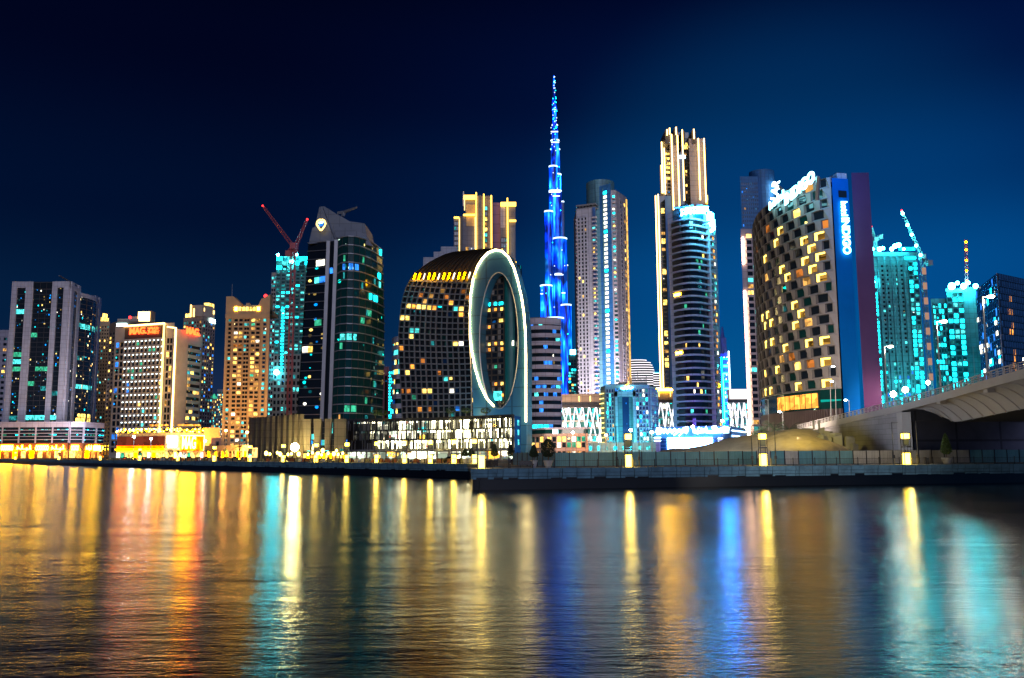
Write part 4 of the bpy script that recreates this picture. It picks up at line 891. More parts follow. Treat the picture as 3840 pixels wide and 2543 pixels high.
    lit = {(3, 19): 'Y', (4, 19): 'Y', (5, 19): 'Y', (2, 19): 'O', (6, 19): 'O', (1, 19): 'Y', (11, 18): 'O', (9, 20): 'O', (4, 20): 'Yd', (3, 21): 'Od', (5, 21): 'Yd', (2, 15): 'C', (3, 15): 'C', (2, 14): 'Y', (10, 19): 'C', (11, 19): 'Y', (11, 13): 'W', (10, 13): 'Y', (4, 5): 'Y', (5, 5): 'Y', (9, 5): 'W', (1, 8): 'Y', (3, 2): 'O', (9, 1): 'Cd', (10, 2): 'B', (6, 3): 'gblue', (5, 4): 'gblue', (2, 4): 'G', (8, 7): 'C', (0, 12): 'O', (1, 17): 'Y', (0, 17): 'Y', (2, 9): 'O', (7, 22): 'Yd', (11, 22): 'Od', (8, 21): 'Od'}
    for (i, j), kk in lit.items(): win(i, j, kk)
    for _ in range(22):
        i, j = random.randrange(NU), random.randrange(rows)
        if (i, j) not in lit: win(i, j, random.choice(['Cd', 'gblue', 'g1', 'Od', 'g1', 'gteal', 'Od']), random.choice([.35, .5, .8]))
    m = MB()
    for i in range(1, NU + 1): p = pt(i / NU, .80 + .02 * i / NU, 2.0); m.tube([p, p + Vector((.9, .3, 3.2))], .35, 'yel' if i % 3 else 'W', 5); 
    m.build('eave_lights', root)
    for i in range(0, 9): m = MB(); p = pt((i + .5) / 12, .0, 3); m.box(p.x - 2.5, p.x + 2.5, p.y, p.y + .4, p.z + .5, p.z + 1.8, 'Y' if i % 2 else 'C'); m.build('terrace_light', root)
    # end wall
    A = P(1762, 1600, dR); B = P(1976, 1600, 418); A2 = (A.x, A.y); B2 = (B.x, B.y)
    def pp(x, y): return PL(*q(x, y), A2, B2)
    outer = [(640, 1310), (630, 1225), (590, 1180), (555, 1110), (528, 1020), (510, 930), (498, 820), (496, 720), (503, 620), (517, 530), (540, 465), (568, 420), (600, 388), (640, 374), (675, 382), (708, 412), (738, 470), (760, 545), (780, 630), (793, 720), (801, 820), (804, 950), (804, 1100), (804, 1310)]
    full = [(515, 1290), (511, 1160), (508, 1020)] + outer[5:] + [(806, 1480), (760, 1480), (600, 1480), (515, 1480)]
    cx, cy = 655, 868
    def inner(th): return (cx + 104 * math.sin(th), cy - 370 * math.cos(th))
    n = Vector(((B.y - A.y), -(B.x - A.x), 0)).normalized()
    # ring by sampling directions from the centre
    def outer_at(th):
        dx, dy = math.sin(th) * .27, -math.cos(th); best = None
        for (x0, y0), (x1, y1) in zip(full, full[1:] + full[:1]):
            ex, ey = x1 - x0, y1 - y0; den = dx * ey - dy * ex
            if abs(den) < 1e-9: continue
            s = ((x0 - cx) * ey - (y0 - cy) * ex) / den; t_ = ((x0 - cx) * dy - (y0 - cy) * dx) / den
            if s > 0 and -1e-6 <= t_ <= 1 + 1e-6: best = s if best is None else max(best, s)
        return (cx + dx * best, cy + dy * best)
    NT = 96; m = MB()
    O = [pp(*outer_at(2 * math.pi * i / NT)) for i in range(NT)]; I = []
    for i in range(NT):
        th = 2 * math.pi * i / NT; dx, dy = math.sin(th) * .27, -math.cos(th); s = 1 / math.sqrt((dx / 104) ** 2 + (dy / 370) ** 2); I.append(pp(cx + dx * s, cy + dy * s))
    for i in range(NT):
        j = (i + 1) % NT
        m.face([O[i], O[j], I[j], I[i]], 'face'); b = -n * 6; m.face([O[j] + b, O[i] + b, I[i] + b, I[j] + b], 'face')
        m.face([I[i], I[j], I[j] + b, I[i] + b], 'face'); m.face([O[j], O[i], O[i] + b, O[j] + b], 'face')
    m.build('end_wall', root)
    m = MB(); m.tube([p + n * .25 for p in I] + [I[0] + n * .25], .3, 'steel', 5); m.build('opening_trim', root)
    m = MB(); m.tube([pp(x, y) + n * .5 for x, y in outer[1:]], .46, 'rim', 6); m.build('rim_light', root)
    # inside the oval
    fA, fB = A + (-n) * 6.2, B + (-n) * 6.2; f = Face([(fA.x, fA.y), (fB.x, fB.y)], GZ, 120)
    us = lambda x: (PL(*q(x, 900), (fA.x, fA.y), (fB.x, fB.y)) - fA).to_2d().length / f.L; zs = lambda y: PL(*q(x_m, y), (fA.x, fA.y), (fB.x, fB.y)).z; x_m = 620
    m = MB(); f.box(m, us(535), us(768), zs(1270), zs(470), -3, 0, 'gdark', True); m.build('inner_glazing', root)
    m = MB(); C_, R_ = 4, 24; u0, u1, za, zb = us(548), us(684), zs(1245), zs(500)
    for c in range(C_ + 1): u = u0 + (u1 - u0) * c / C_; f.box(m, u - .008, u + .008, za, zb, 0, .5, 'bronze', True)
    for r_ in range(R_ + 1): z = za + (zb - za) * r_ / R_; f.box(m, u0, u1, z - .35, z + .35, 0, .45, 'bronze', True)
    for c in range(C_):
        for r_ in range(R_):
            if random.random() < .45: f.box(m, u0 + (u1 - u0) * c / C_, u0 + (u1 - u0) * (c + .45) / C_, za + (zb - za) * r_ / R_, za + (zb - za) * (r_ + 1) / R_, 0, .3, 'tan', True)
    m.build('inner_frames', root)
    spots = [(1, 18, 'T'), (2, 18, 'T'), (3, 18, 'T'), (1, 17, 'Y'), (2, 17, 'O'), (3, 17, 'Y'), (3, 15, 'Y'), (0, 14, 'Y'), (1, 14, 'O'), (0, 11, 'Y'), (1, 11, 'Y'), (2, 11, 'O'), (3, 11, 'Y'), (3, 10, 'O'), (1, 10, 'O'), (2, 7, 'G'), (3, 4, 'Y'), (2, 4, 'O'), (3, 2, 'O'), (1, 3, 'G')]
    for c, r_, kk in spots: panel(root, f, u0 + (u1 - u0) * (c + .2) / C_, u0 + (u1 - u0) * (c + .85) / C_, za + (zb - za) * (r_ + .2) / R_, za + (zb - za) * (r_ + .75) / R_, .2, kk, zabs=True)
    panel(root, f, us(627), us(673), zs(1195), zs(1145), .8, 'C', 'notice_panel', True)
    panel(root, f, us(737), us(747), zs(905), zs(878), 2.2, 'W', 'window', True)
    m = MB(); c0 = f.at((us(690) + us(752)) / 2, 0); r0 = (us(752) - us(690)) * f.L / 2; ring = [(c0.x + r0 * math.cos(a), c0.y + .2 + r0 * .5 * math.sin(a)) for a in [math.pi + math.pi * i / 12 for i in range(13)]]
    m.prism(ring, zs(1235), zs(520), 'tealcyl'); m.build('teal_stair_drum', root)
    light('AREA', tuple(A + n * 16 + Vector((6, 0, -8))), 5200, (.12, .6, .95), 10, to=tuple((A + B) / 2 + Vector((0, 0, 55))))
    light('POINT', tuple(pp(545, 1270) + n * 4 + Vector((0, 0, 1))), 700, (1, .75, .2), .5)
W_['tealcyl'] = wall('teal drum', (.01, .16, .14), .4, .2)
T10()
def T12():  # supertall spire tower
    D = 1850; root = empty('supertall_tower', 'immensely tall stepped needle tower covered in blue light strips', 'tower', tuple(P(2095, 1690, D)))
    k = 1.5087; q = lambda x, y: (1980 + x / k, 260 + y / k)
    def z(y, x=2090): return P(x, y, D).z
    m = MB(); band = MB(); rg = MB()
    def lobe(x0, x1, ytop, d, kk='led', n=10, cap=True):     # zoomed-crop columns -> a round-fronted shaft to the ground
        a = P(*q(x0, ytop), d); b = P(*q(x1, ytop), d); c = (a + b) / 2; r = (b.x - a.x) / 2; zt = a.z
        drift = (1690 - q(0, ytop)[1]) * .0
        ring = [(c.x - r * math.cos(math.pi * i / n), c.y - r * .9 * math.sin(math.pi * i / n)) for i in range(n + 1)]
        m_ = m if kk == 'led' else rg; m_.prism(ring, GZ, zt, kk)
        if cap: band.prism([(x + (x - c.x) * .05, y - 1) for x, y in ring], zt - 1.4, zt + 1.2, 'bband')
        return ring, zt
    tiers = [(138, 160, 228, 0), (135, 168, 318, 5), (130, 176, 405, 8), (130, 180, 455, 12), (118, 166, 552, -14), (132, 187, 598, -4), (118, 160, 690, -22), (140, 188, 690, -18), (92, 140, 806, -40), (140, 218, 960, -34), (150, 190, 1160, -45), (68, 135, 1226, -58), (185, 243, 1335, -62), (100, 200, 1410, -66)]
    for x0, x1, y, dd in tiers: lobe(x0 + 1.5 * (y - 300) / 1000, x1 + 1.5 * (y - 300) / 1000, y, D + dd)
    lobe(185, 204, 750, D + 20, 'grey'); lobe(200, 226, 1110, D + 20, 'grey')
    m.build('shaft', root); rg.build('grey_side_shaft', root)  # side shafts in plain grey, without light strips
    sp = MB(); A = P(*q(149, 230), D); B = P(*q(146, 160), D); C_ = P(*q(146, 36), D); sp.tube([A, B, C_], [6, 3.2, .8], 'led', 8); sp.build('spire', root)
    for (x0, x1, y) in ((130, 170, 352), (132, 176, 412), (118, 184, 694), (70, 85, 1270), (100, 200, 1405), (150, 200, 1162), (140, 180, 716), (20, 60, 1430), (190, 212, 1265)):
        a, b = P(*q(x0, y), D - 70), P(*q(x1, y), D - 70); band.box(a.x, b.x, a.y, a.y + 2, a.z - .9, a.z + .9, 'bband')
    for _ in range(70):
        y = random.choice([random.uniform(36, 470)] * 2 + [random.uniform(400, 1560)]); w = 2 + (y - 36) * .06; a = P(*q(149 + random.uniform(-w, w), y), D - 75 if y > 700 else D - 30); band.box(a.x - .7, a.x + .7, a.y, a.y + 1, a.z - .9, a.z + .9, 'T' if random.random() < .5 else 'bband')
    band.build('light_bands', root)
T12()
def T13():  # residence tower with curved centre
    t = Tower('residential_tower', 'tall cream tower with a curved teal centre and a bright column of square lights', [(2172, 1480, 760), (2246, 1480, 752), (2262, 1480, 758), (2306, 1480, 748), (2326, 1480, 748), (2366, 1480, 770)], (0, 785), 34, k='white', body=False)
    fp = t.fp; Z = lambda i, y: zat(*fp[i], y)
    t.mb.prism([fp[0], fp[1], (fp[1][0], fp[1][1] + 34), (fp[0][0], fp[0][1] + 34)], t.z0, Z(0, 787), 'white'); f = Face(fp[0:2], t.z0, Z(0, 787))
    t.grid(f, .04, .56, .08, .965, 3, 58, .5, .35, .5, 'white', 'DDDDYDDDD', 'gdark'); f.box(t.mb, .84, .99, 0, 1, 0, .5, 'bluec')
    for r_ in range(58): z = r_ / 58 * .97; f.box(t.mb, .84, 1.06, z, z + .006, 0, 2.4, 'lilac'); f.box(t.mb, -.02, .02, z, z + .006, 0, 1.5, 'lilac')
    for r_ in range(58):
        if random.random() < .2: panel(t.root, f, .86, .95, r_ / 58 * .97 + .007, r_ / 58 * .97 + .014, 1, 'Y')
        elif random.random() < .5: panel(t.root, f, .85, .98, r_ / 58 * .97 + .007, r_ / 58 * .97 + .014, 1, 'C') if r_ % 3 == 0 else None
    m = MB(); f.box(m, .0, 1.0, 1.0, 1.004, -30, .6, 'steel')
    for i in range(6): f.box(m, i / 6, i / 6 + .03, 1.0, 1.012, -.5, .3, 'steel')
    f.box(m, 0, 1, 1.012, 1.018, -12, .6, 'steel'); t.part(m, 'roof_frame')
    # drum core
    a, b = P(2208, 1000, 760), P(2316, 1000, 760); c = (a + b) / 2; r = (b.x - a.x) / 2; ring = [(c.x - r * math.cos(math.pi * i / 14), 772 - 14 * math.sin(math.pi * i / 14)) for i in range(15)]
    m = MB(); m.prism(ring, t.z0, zat(ring[4][0], ring[4][1], 676), 'tcyl'); t.part(m, 'curved_core')
    g = Face([fp[2], fp[3]], t.z0, Z(2, 700)); mb = MB(); mb.prism([fp[2], fp[3], ab(fp[3], 770), ab(fp[2], 770)], t.z0, g.z1, 'bluewall'); t.part(mb, 'blue_centre_wall')
    for r_ in range(58): panel(t.root, g, .38, .66, .965 - r_ * .0165, .965 - r_ * .0165 + .010, .35, 'W' if r_ % 9 else 'T', 'stair_window')
    mb = MB(); g.box(mb, .3, .36, 0, .985, 0, .9, 'tcyl'); g.box(mb, .7, .78, 0, .985, 0, .9, 'bluewall'); t.part(mb, 'ribs')
    h = Face([fp[3], fp[4], fp[5]], t.z0, Z(4, 713)); t.mb.prism([fp[3], fp[4], fp[5], ab(fp[5], 790), ab(fp[3], 790)], t.z0, h.z1, 'white')
    h0 = Face([fp[3], fp[4]], t.z0, h.z1); h0.box(t.gm(0), .25, .85, .02, .98, 0, .2, 'gcyan')
    for r_ in range(60): z = r_ / 60 * .98; h0.box(t.mb, .2, .95, z, z + .006, 0, 1.8, 'lilac')
    for r_ in range(60):
        if random.random() < .3: panel(t.root, h0, .3, .7, r_ / 60 * .98 + .007, r_ / 60 * .98 + .014, .5, random.choice('CTYW'))
    h1 = Face([fp[4], fp[5]], t.z0, h.z1); t.grid(h1, .32, .52, .05, .97, 1, 56, .3, .3, .5, 'white', 'D', 'gdark'); t.grid(h1, .66, .84, .05, .97, 1, 56, .3, .3, .5, 'cream', 'DDDY', 'gdark')
    m = MB(); h1.box(m, .93, 1.0, 0, .99, 0, .7, 'edgeY'); t.part(m, 'edge_light')
    t.done(60)
    light('AREA', (fp[1][0], 690, 30), 200000, (1, .9, .95), 20, to=(fp[1][0] + 6, 760, 110)); light('AREA', (fp[5][0] - 4, 735, 5), 60000, (1, .55, .25), 20, to=(fp[4][0], 760, 120))  # unseen area lamps added to whiten the tower walls
W_['tcyl'] = wall('teal grey cladding', (.13, .32, .4), .5, .15, (5, 4)); W_['bluewall'] = wall('blue wall', (.05, .25, .6), .5, .2, (4, 4)); E_['edgeY'] = em('amber edge light', (1, .55, .12), 1.2, False, .5, (.5, .4))
T13()
def T14():
    t = Tower('domed_building', 'white banded dome shaped building far away between the cream tower and the gold lined tower', [(2352 + 18 * i, 1500, 1200 - 12 * math.sin(math.pi * i / 7)) for i in range(8)], (3, 1440), 30, k='dark', body=True)
    m = MB(); zb = t.z1
    for r_ in range(11):
        y = 1352 + r_ * 9; s = (1 - (1 - r_ / 10.5) ** 2) ** .5; x0, x1 = 2366 - 10, 2425 + 36 * s
        a, b = P(x0, y, 1190), P(x1, y, 1190); c = (a + b) / 2; hw = (b.x - a.x) / 2; ring = [(c.x - hw * math.cos(math.pi * i / 10), c.y - 8 * math.sin(math.pi * i / 10)) for i in range(11)]
        m.prism(ring, c.z - .5, c.z + .45, 'band'); m.prism([(c.x + (x - c.x) * .98, y_ + .5) for x, y_ in ring], c.z - 3.4, c.z - .5, 'dark')
    t.part(m, 'lit_bands'); t.done()
    t = Tower('office_block', 'low white banded block at the right foot of the banded dome', [(2452, 1500, 1180), (2482, 1500, 1180)], 1400, 20, k='dark'); f = t.face(0)
    m = MB(); [f.box(m, 0, 1, .995 - i * .03, 1.003 - i * .03, 0, 1.5, 'band') for i in range(8)]; panel(t.root, f, 0, .8, 1.0, 1.01, 1, 'T', 'rooftop_sign'); t.part(m, 'lit_bands'); t.done()
T14()
slab('unfinished_tower', 'teal sparkling block with a bright white rooftop sign beside the foot of the needle tower', [(2132, 1500, 900), (2174, 1500, 900)], 1330, 20, 'tealc', [(0, .02, .98, .05, .95, 4, 30, .3, .4, .6, 'TDCYDD', 'gcyan')],
     extra=lambda t: panel(t.root, t.face(0), .2, .95, 1.0, 1.05, .5, 'cyan', 'rooftop_sign'))
def T15():  # zigzag mall + teal hotel
    def zig(name, label, x0, x1, ytop, ymid, ybot, d, lamps, seed):
        random.seed(seed); t = Tower(name, label, [(x0, 1700, d), (x1, 1700, d)], ytop, 30, k='tan'); f = t.face(0); Z = lambda y: (t.zy(y) - t.z0) / (t.z1 - t.z0)
        A, B = t.fp; U = lambda x: (x - x0) / (x1 - x0)
        f.box(t.gm(0), .0, 1, 0, Z(ymid + 10), 0, .2, 'gcyan'); f.box(t.mb, 0, 1, Z(ymid + 10), Z(ymid), 0, 1.4, 'dark')
        for i in range(7): z = Z(ymid + 10) * (1 - i / 7); f.box(t.mb, 0, 1, z - .01, z + .012, .2, 1.0, 'steel')
        for c in range(12):
            for r_ in range(7):
                if random.random() < .5: z = Z(ymid + 10) * r_ / 7; t.wins.append((f, c / 12 + .005, (c + random.uniform(.5, .95)) / 12, z + .02, z + Z(ymid + 10) / 7 - .02, .35, random.choice(['hallw', 'W', 'C', 'hallw'])))
        n = max(1, int((x1 - x0) / 40)); m = MB(); zl, zh = t.z0 + 1, t.zy(ymid + 12)
        for i in range(n * 2):
            for sg in (0, 1):
                u0 = (i + .1) / (2 * n); u1 = (i + .95) / (2 * n); a = f.at(u0 if sg else u1, 1.6 + .7 * sg); b = f.at(u1 if sg else u0, 1.6 + .7 * sg); zz = zl if i % 2 else zl + (zh - zl) * .4
                m.tube([(a.x, a.y, zz), (b.x, b.y, zh)], .33, 'truss', 5)
        t.part(m, 'lit_trusses')
        for x in lamps: panel(t.root, f, U(x) - .012, U(x) + .012, Z(ymid - 12), Z(ytop + 8), .6, 'lineY', 'wall_lamp')
        t.done(); return t
    E_['truss'] = em('lit white truss', (.9, .92, 1), 3, True)
    zig('mall_building', 'brown topped mall with glowing white zigzag trusses, left of the teal hotel', 2108, 2262, 1478, 1518, 1660, 620, (2175, 2217), 3)
    t = zig('mall_building', 'white topped mall piece showing between the teal hotel and the curved balcony tower', 2455, 2560, 1460, 1500, 1600, 640, (2477, 2520), 4)
    f = t.face(0); panel(t.root, f, .1, .95, .97, 1.01, .8, 'shop', 'cornice_light')
    t = zig('mall_building', 'white topped mall piece right of the blue ladder lit tower', 2735, 2815, 1460, 1500, 1650, 640, (), 5); panel(t.root, t.face(0), .1, .98, .85, 1.0, .8, 'band', 'lit_fascia')
    t = Tower('hotel_building', 'teal lit mid rise hotel with a tall recessed arch in its middle', [(2256, 1690, 560), (2272, 1690, 552), (2440, 1690, 552), (2466, 1690, 566)], (1, 1448), 30, k='tealw', body=True)
    f = t.face(1); Z = lambda y: (t.zy(y, 1) - t.z0) / (t.z1 - t.z0); U = lambda x: (x - 2272) / 168
    f.box(t.mb, U(2312), U(2382), 0, Z(1478), .0, .25, 'tealc'); f.box(t.mb, U(2337), U(2362), 0, Z(1490), .25, .6, 'gblue')
    for a, b in ((2308, 2318), (2376, 2386)): f.box(t.mb, U(a), U(b), 0, Z(1470), .2, 2.4, 'tealw')
    f.box(t.mb, U(2308), U(2386), Z(1488), Z(1470), .2, 2.4, 'tealw'); t.grid(f, U(2310), U(2384), Z(1469), Z(1457), 12, 2, .1, .2, 2.0, 'tealw', 'DB', 'gblue')
    for a, b, c in ((2276, 2306, 3), (2388, 2436, 4)): t.grid(f, U(a), U(b), .03, .96, c, 15, .45, .3, .8, 'tealw', 'DDCTDBWDC', 'gblue')
    g = t.face(2); t.grid(g, .02, .98, .03, .97, 3, 15, .3, .3, 1.4, 'tealw', 'DCTDW', 'gcyan')
    for r_ in range(15): z = .03 + r_ * .062; f.box(t.mb, 0, U(2312), z, z + .006, .2, 1.7, 'steel'); f.box(t.mb, U(2384), 1, z, z + .006, .2, 2.0, 'steel')
    h = t.face(0)
    for r_ in range(12): panel(t.root, h, .0, 1, .12 + r_ * .07, .13 + r_ * .07, .8, 'lineY', 'balcony_light')
    m = MB(); f.box(m, .1, .7, 1.0, 1.03, -12, -2, 'tealw'); f.box(m, .35, .52, 1.03, 1.06, -10, -3, 'tan'); f.box(m, .0, 1.0, 1.0, 1.012, -20, 1.5, 'tealw'); f.box(m, .72, .98, 1.0, 1.05, -12, -3, 'tealw')
    for i in range(14): p = f.at(.6 + i * .028, -3); m.tube([(p.x, p.y, t.z1), (p.x, p.y, t.z1 + random.uniform(4, 9))], .2, 'steel', 4)
    t.part(m, 'roof_plant')
    A, B = t.fp[1], t.fp[2]; m = MB(); p0, p1 = PL(2326, 1459, A, B), PL(2372, 1456, A, B)
    m.tube([p0 + (p1 - p0) * s + Vector((0, -2.6, .35 * math.sin(s * 22))) for s in [i / 20 for i in range(21)]], .55, 'cyan', 5); c = PL(2349, 1449, A, B) + Vector((0, -2.6, 0)); m.tube([c + Vector((-1, 0, -.8)), c + Vector((0, 0, .9)), c + Vector((1, 0, -.8))], .3, 'yel', 5); t.part(m, 'roof_sign')
    t.done()
    light('AREA', (A[0] + 8, 530, 5), 16000, (.1, .85, 1), 14, to=(A[0] + 12, 555, 30)); light('AREA', (B[0] + 2, 535, 8), 14000, (.4, .95, 1), 8, to=(B[0], 555, 30))
    t = Tower('site_wall', 'long pale teal wall with lamps at the foot of the teal hotel', [(2206, 1700, 430), (2460, 1700, 430)], 1660, 2, k='tealw', cat='wall'); f = t.face(0)
    for i in range(8): panel(t.root, f, .02 + i * .12, .02 + i * .12 + random.uniform(.02, .06), .5, .75, .2, random.choice(['C', 'T']), 'lit_opening')
    f.box(t.mb, .0, .85, .08, .16, 0, .4, 'orange'); t.done()
    light('POINT', (t.fp[0][0] + 12, 420, 6), 2500, (1, .5, .05), .5); light('POINT', (t.fp[1][0] - 12, 418, 8), 2500, (.3, .9, 1), .5)
W_['tealw'] = wall('pale teal stone', (.3, .52, .58), .7, .15, (4, 3.4))
T15()
W_['crownw'] = wall('grey white crown cladding', (.26, .24, .3), .6, .1, (6, 4)); W_['bigwhite'] = wall('mauve white cladding', (.5, .47, .58), .6, .1, (6, 4))
def T16():
    k = 1.568; X = lambda x: 2400 + x / k; Y = lambda y: 460 + y / k
    t = Tower('residential_tower', 'very tall dark stepped tower outlined with vertical gold light lines, behind the curved balcony tower', [(2480, 1480, 700), (2560, 1480, 690), (2668, 1480, 690)], (1, 500), 34, k='dark', body=False)
    D = 700
    def blk(x0, x1, y, d, kk, bk=30):
        a, b = P(x0, 1200, d), P(x1, 1200, d); z = P((x0 + x1) / 2, y, d).z; t.mb.prism([(a.x, d), (b.x, d), rb((b.x, d), bk), rb((a.x, d), bk)], t.z0, z, kk); return Face([(a.x, d), (b.x, d)], t.z0, z)
    # photo columns shift with height (lean), so columns are read at their own height and drawn vertical
    lean = lambda x, y: x + (1200 - y) * (x - 1700) * 3.75e-5
    b1 = blk(lean(X(185), 800), lean(X(235), 800), Y(72), 690, 'crownw'); b2 = blk(lean(X(235), 800), lean(X(300), 800), Y(58), 700, 'gdark'); b3 = blk(lean(X(300), 800), lean(X(385), 800), Y(93), 688, 'crownw'); b4 = blk(lean(X(385), 800), lean(X(402), 800), Y(130), 700, 'dark')
    c1 = blk(lean(X(128), 650), lean(X(185), 650), Y(95), 702, 'gdark'); c2 = blk(lean(X(140), 600), lean(X(190), 600), Y(62), 712, 'dark'); c3 = blk(lean(X(105), 1000), lean(X(185), 1000), Y(432), 700, 'gdark'); c4 = blk(lean(X(118), 700), lean(X(135), 700), Y(250), 701, 'dark')
    c5 = blk(lean(X(162), 1100), lean(X(202), 1100), Y(430), 690, 'bluec'); c6 = blk(lean(X(112), 1300), lean(X(122), 1300), Y(1160), 705, 'lilac')
    t.grid(c1, .1, .95, .5, .97, 2, 40, .1, .3, .8, 'steel', 'DDDDDDDDY', 'g1'); t.grid(c3, .3, .6, .02, .97, 1, 60, .1, .3, .5, 'dark', 'DDDDDDDY', 'g1'); t.grid(b2, .55, .95, .6, .98, 2, 34, .2, .3, .5, 'dark', 'DDDDDDY', 'gplain')
    for zz in (.945, .93, .90, .885, .865): panel(t.root, c1, .3, .8, zz, zz + .007, 1.2, 'Y')
    for i in range(6): panel(t.root, c3, .32, .58, .93 - i * .12, .95 - i * .12, .8, 'Y')
    for u in (.1, .4): panel(t.root, b2, u, u + .2, .915, .925, 1, 'sign', 'work_light')
    panel(t.root, b2, .55, .85, .945, .965, 1, 'Y'); panel(t.root, b4, .0, .9, .8, .83, 1, 'Y')
    m = MB()
    for x, y0, y1 in ((130, 115, 415), (143, 80, 420), (158, 42, 76), (173, 33, 70), (190, 70, 520), (211, 28, 72), (225, 76, 510), (253, 44, 460), (316, 40, 96), (347, 94, 455), (381, 94, 470), (127, 250, 415), (106, 430, 1560), (121, 422, 1560)):
        yy = Y((y0 + y1) / 2); p = P(lean(X(x), yy), 1200, 685 if x > 150 else 698)
        # stand just off the block it runs on
        m.box(p.x - .42, p.x + .42, p.y - .9, p.y - .1, zat(p.x, p.y, Y(y1)), zat(p.x, p.y, Y(y0)), 'lineW')
    t.part(m, 'light_lines'); m = MB()
    for x, y in ((158, 45), (211, 32), (253, 50), (316, 46)): p = P(lean(X(x), 500), 1200, 687); m.box(p.x - 1.5, p.x + 1.5, p.y, p.y + 20, b2.z1 - 14, zat(p.x, p.y, Y(y)), 'dark')
    t.part(m, 'crown_blades'); t.done()
T16()
def T17():
    D = 560; n = 10; px0, px1 = 2545, 2668
    pts = [(2528, 1590, 566), (2548, 1590, 562)] + [(2548 + (2672 - 2548) * i / n, 1590, 562 - 9 * math.sin(math.pi * i / n)) for i in range(1, n + 1)] + [(2690, 1590, 570), (2712, 1590, 590)]
    t = Tower('residential_tower', 'tower with bulging dark balconies and a blazing cyan white sign at its top', pts, (1, 800), 34, k='bigwhite')
    f = Face(t.fp[1:12], t.z0, t.z1); g = Face(t.fp[0:2], t.z0, t.z1); h = Face(t.fp[11:13], t.z0, t.z1); e = Face(t.fp[12:], t.z0, t.z1)
    m = MB(); f.box(m, 0, 1, 0, .965, 0, .15, 'gdark'); t.part(m, 'glazing')
    R_ = 36; sl = MB(); dk = MB()
    for r_ in range(R_ + 1):
        z = .0 + .955 * r_ / R_; f.box(sl, .0, 1.0, z, z + .0065, .15, 2.2, 'bigwhite'); h.box(sl, 0, 1, z + .004, z + .012, 0, 3.2, 'lilac')
    for r_ in range(R_): z = .955 * r_ / R_; f.box(dk, .0, .26, z + .009, z + .023, .15, 1.9, 'tealc' if False else 'dark'); 
    t.part(sl, 'balcony_slabs'); t.part(dk, 'balcony_recesses')
    g.box(t.mb, .0, 1, 0, 1.0, 0, .5, 'bigwhite'); h.box(t.gm(0), .1, .9, 0, .95, 0, .3, 'gwarm'); f.box(t.mb, .985, 1.0, 0, .95, .2, 3.0, 'lilac')
    for r_ in range(R_):
        for c in range(9):
            if random.random() < (.1 if c > 3 else .03): z = .955 * r_ / R_; t.wins.append((f, .28 + c * .075, .28 + c * .075 + random.choice([.03, .06]), z + .008, z + .024, .4, random.choice('GCWYC')))
        if random.random() < .9: z = .955 * r_ / R_; a = random.random() * .5; t.wins.append((h, a + .1, a + .35, z + .012, z + .024, 3.6, random.choice(['Y', 'yel', 'W', 'O', 'C'])))
    for r_ in (24, 15): z = .955 * r_ / R_; t.wins.append((f, .04, .24, z + .009, z + .02, 2.4, 'shop'))
    t.fin = 0
    f.box(t.mb, .0, .35, .96, 1.012, .1, .6, 'tcyl'); f.box(t.gm(0), .0, 1, .96, .99, .15, .6, 'gblue')
    # roof sign
    m = MB(); zs = lambda y: zat(*t.fp[4], y)
    for i in range(9):
        u = .36 + i * .068; p = f.at(u, 2.6); z = zs(803) + (zs(783) - zs(803)) * i / 8
        m.tube([(p.x - 1.3, p.y, z - 2), (p.x - 1.2, p.y, z + 2.2), (p.x + .9, p.y, z + 1.9), (p.x + 1.1, p.y, z - .3), (p.x - .8, p.y, z - .5)], .75, 'hotsign', 5)
    t.part(m, 'roof_sign'); m = MB()
    for i in range(4): p = h.at(.15 + i * .22, 2.5); z = zs(822) + (-2.2 if i % 2 else 1.5); m.tube([(p.x, p.y, z - 5 + i), (p.x, p.y, z + 5)], 1.3, 'hotsign', 6)
    t.part(m, 'side_sign')
    m = MB(); f.box(m, .1, .35, 1.0, 1.03, -10, -3, 'dark'); p = f.at(.6, -2); m.tube([(p.x - 12, p.y, t.z1 + 2), (p.x, p.y, t.z1 + 3)], .7, 'steel'); m.tube([(p.x - 1, p.y, t.z1), (p.x, p.y, t.z1 + 4)], .8, 'steel'); h.box(m, 0, .6, 1.0, 1.04, -6, -2, 'lilac'); t.part(m, 'roof_plant')
    t.done()
    light('AREA', tuple(f.at(.6, 14)) + (t.z1 - 4,), 30000, (.1, .7, 1), 10, to=tuple(f.at(.5, 0)) + (t.z1 - 18,))
    # podium with script sign
    t = Tower('shop_podium', 'blue lit shop podium with a glowing white script sign and a huge white video screen', [(2456, 1700, 500), (2715, 1700, 485), (2745, 1700, 492), (2800, 1700, 540)], (1, 1597), 40, k='pod')
    f = t.face(0); A, B = t.fp[0], t.fp[1]; U = lambda x: (x - 2456) / 259; Z = lambda y: (t.zy(y, 1) - t.z0) / (t.z1 - t.z0)
    f.box(t.mb, 0, 1, Z(1640), Z(1602), 0, .6, 'bluewall'); f.box(t.mb, U(2456), U(2478), 0, Z(1640), 0, .8, 'pinkl'); f.box(t.mb, U(2695), 1, 0, Z(1640), 0, .8, 'pinkl')
    f.box(t.gm(0), U(2478), U(2506), 0, Z(1642), .1, .3, 'gblue'); f.box(t.gm(0), U(2676), U(2695), 0, Z(1642), .1, .3, 'gblue')
    for i in range(5): f.box(t.mb, U(2478), U(2506), .05 + i * .12, .065 + i * .12, .3, .8, 'bluec')
    m = MB(); f.box(m, U(2507), U(2676), Z(1700), Z(1640), .8, 1.4, 'screen'); t.part(m, 'video_screen')
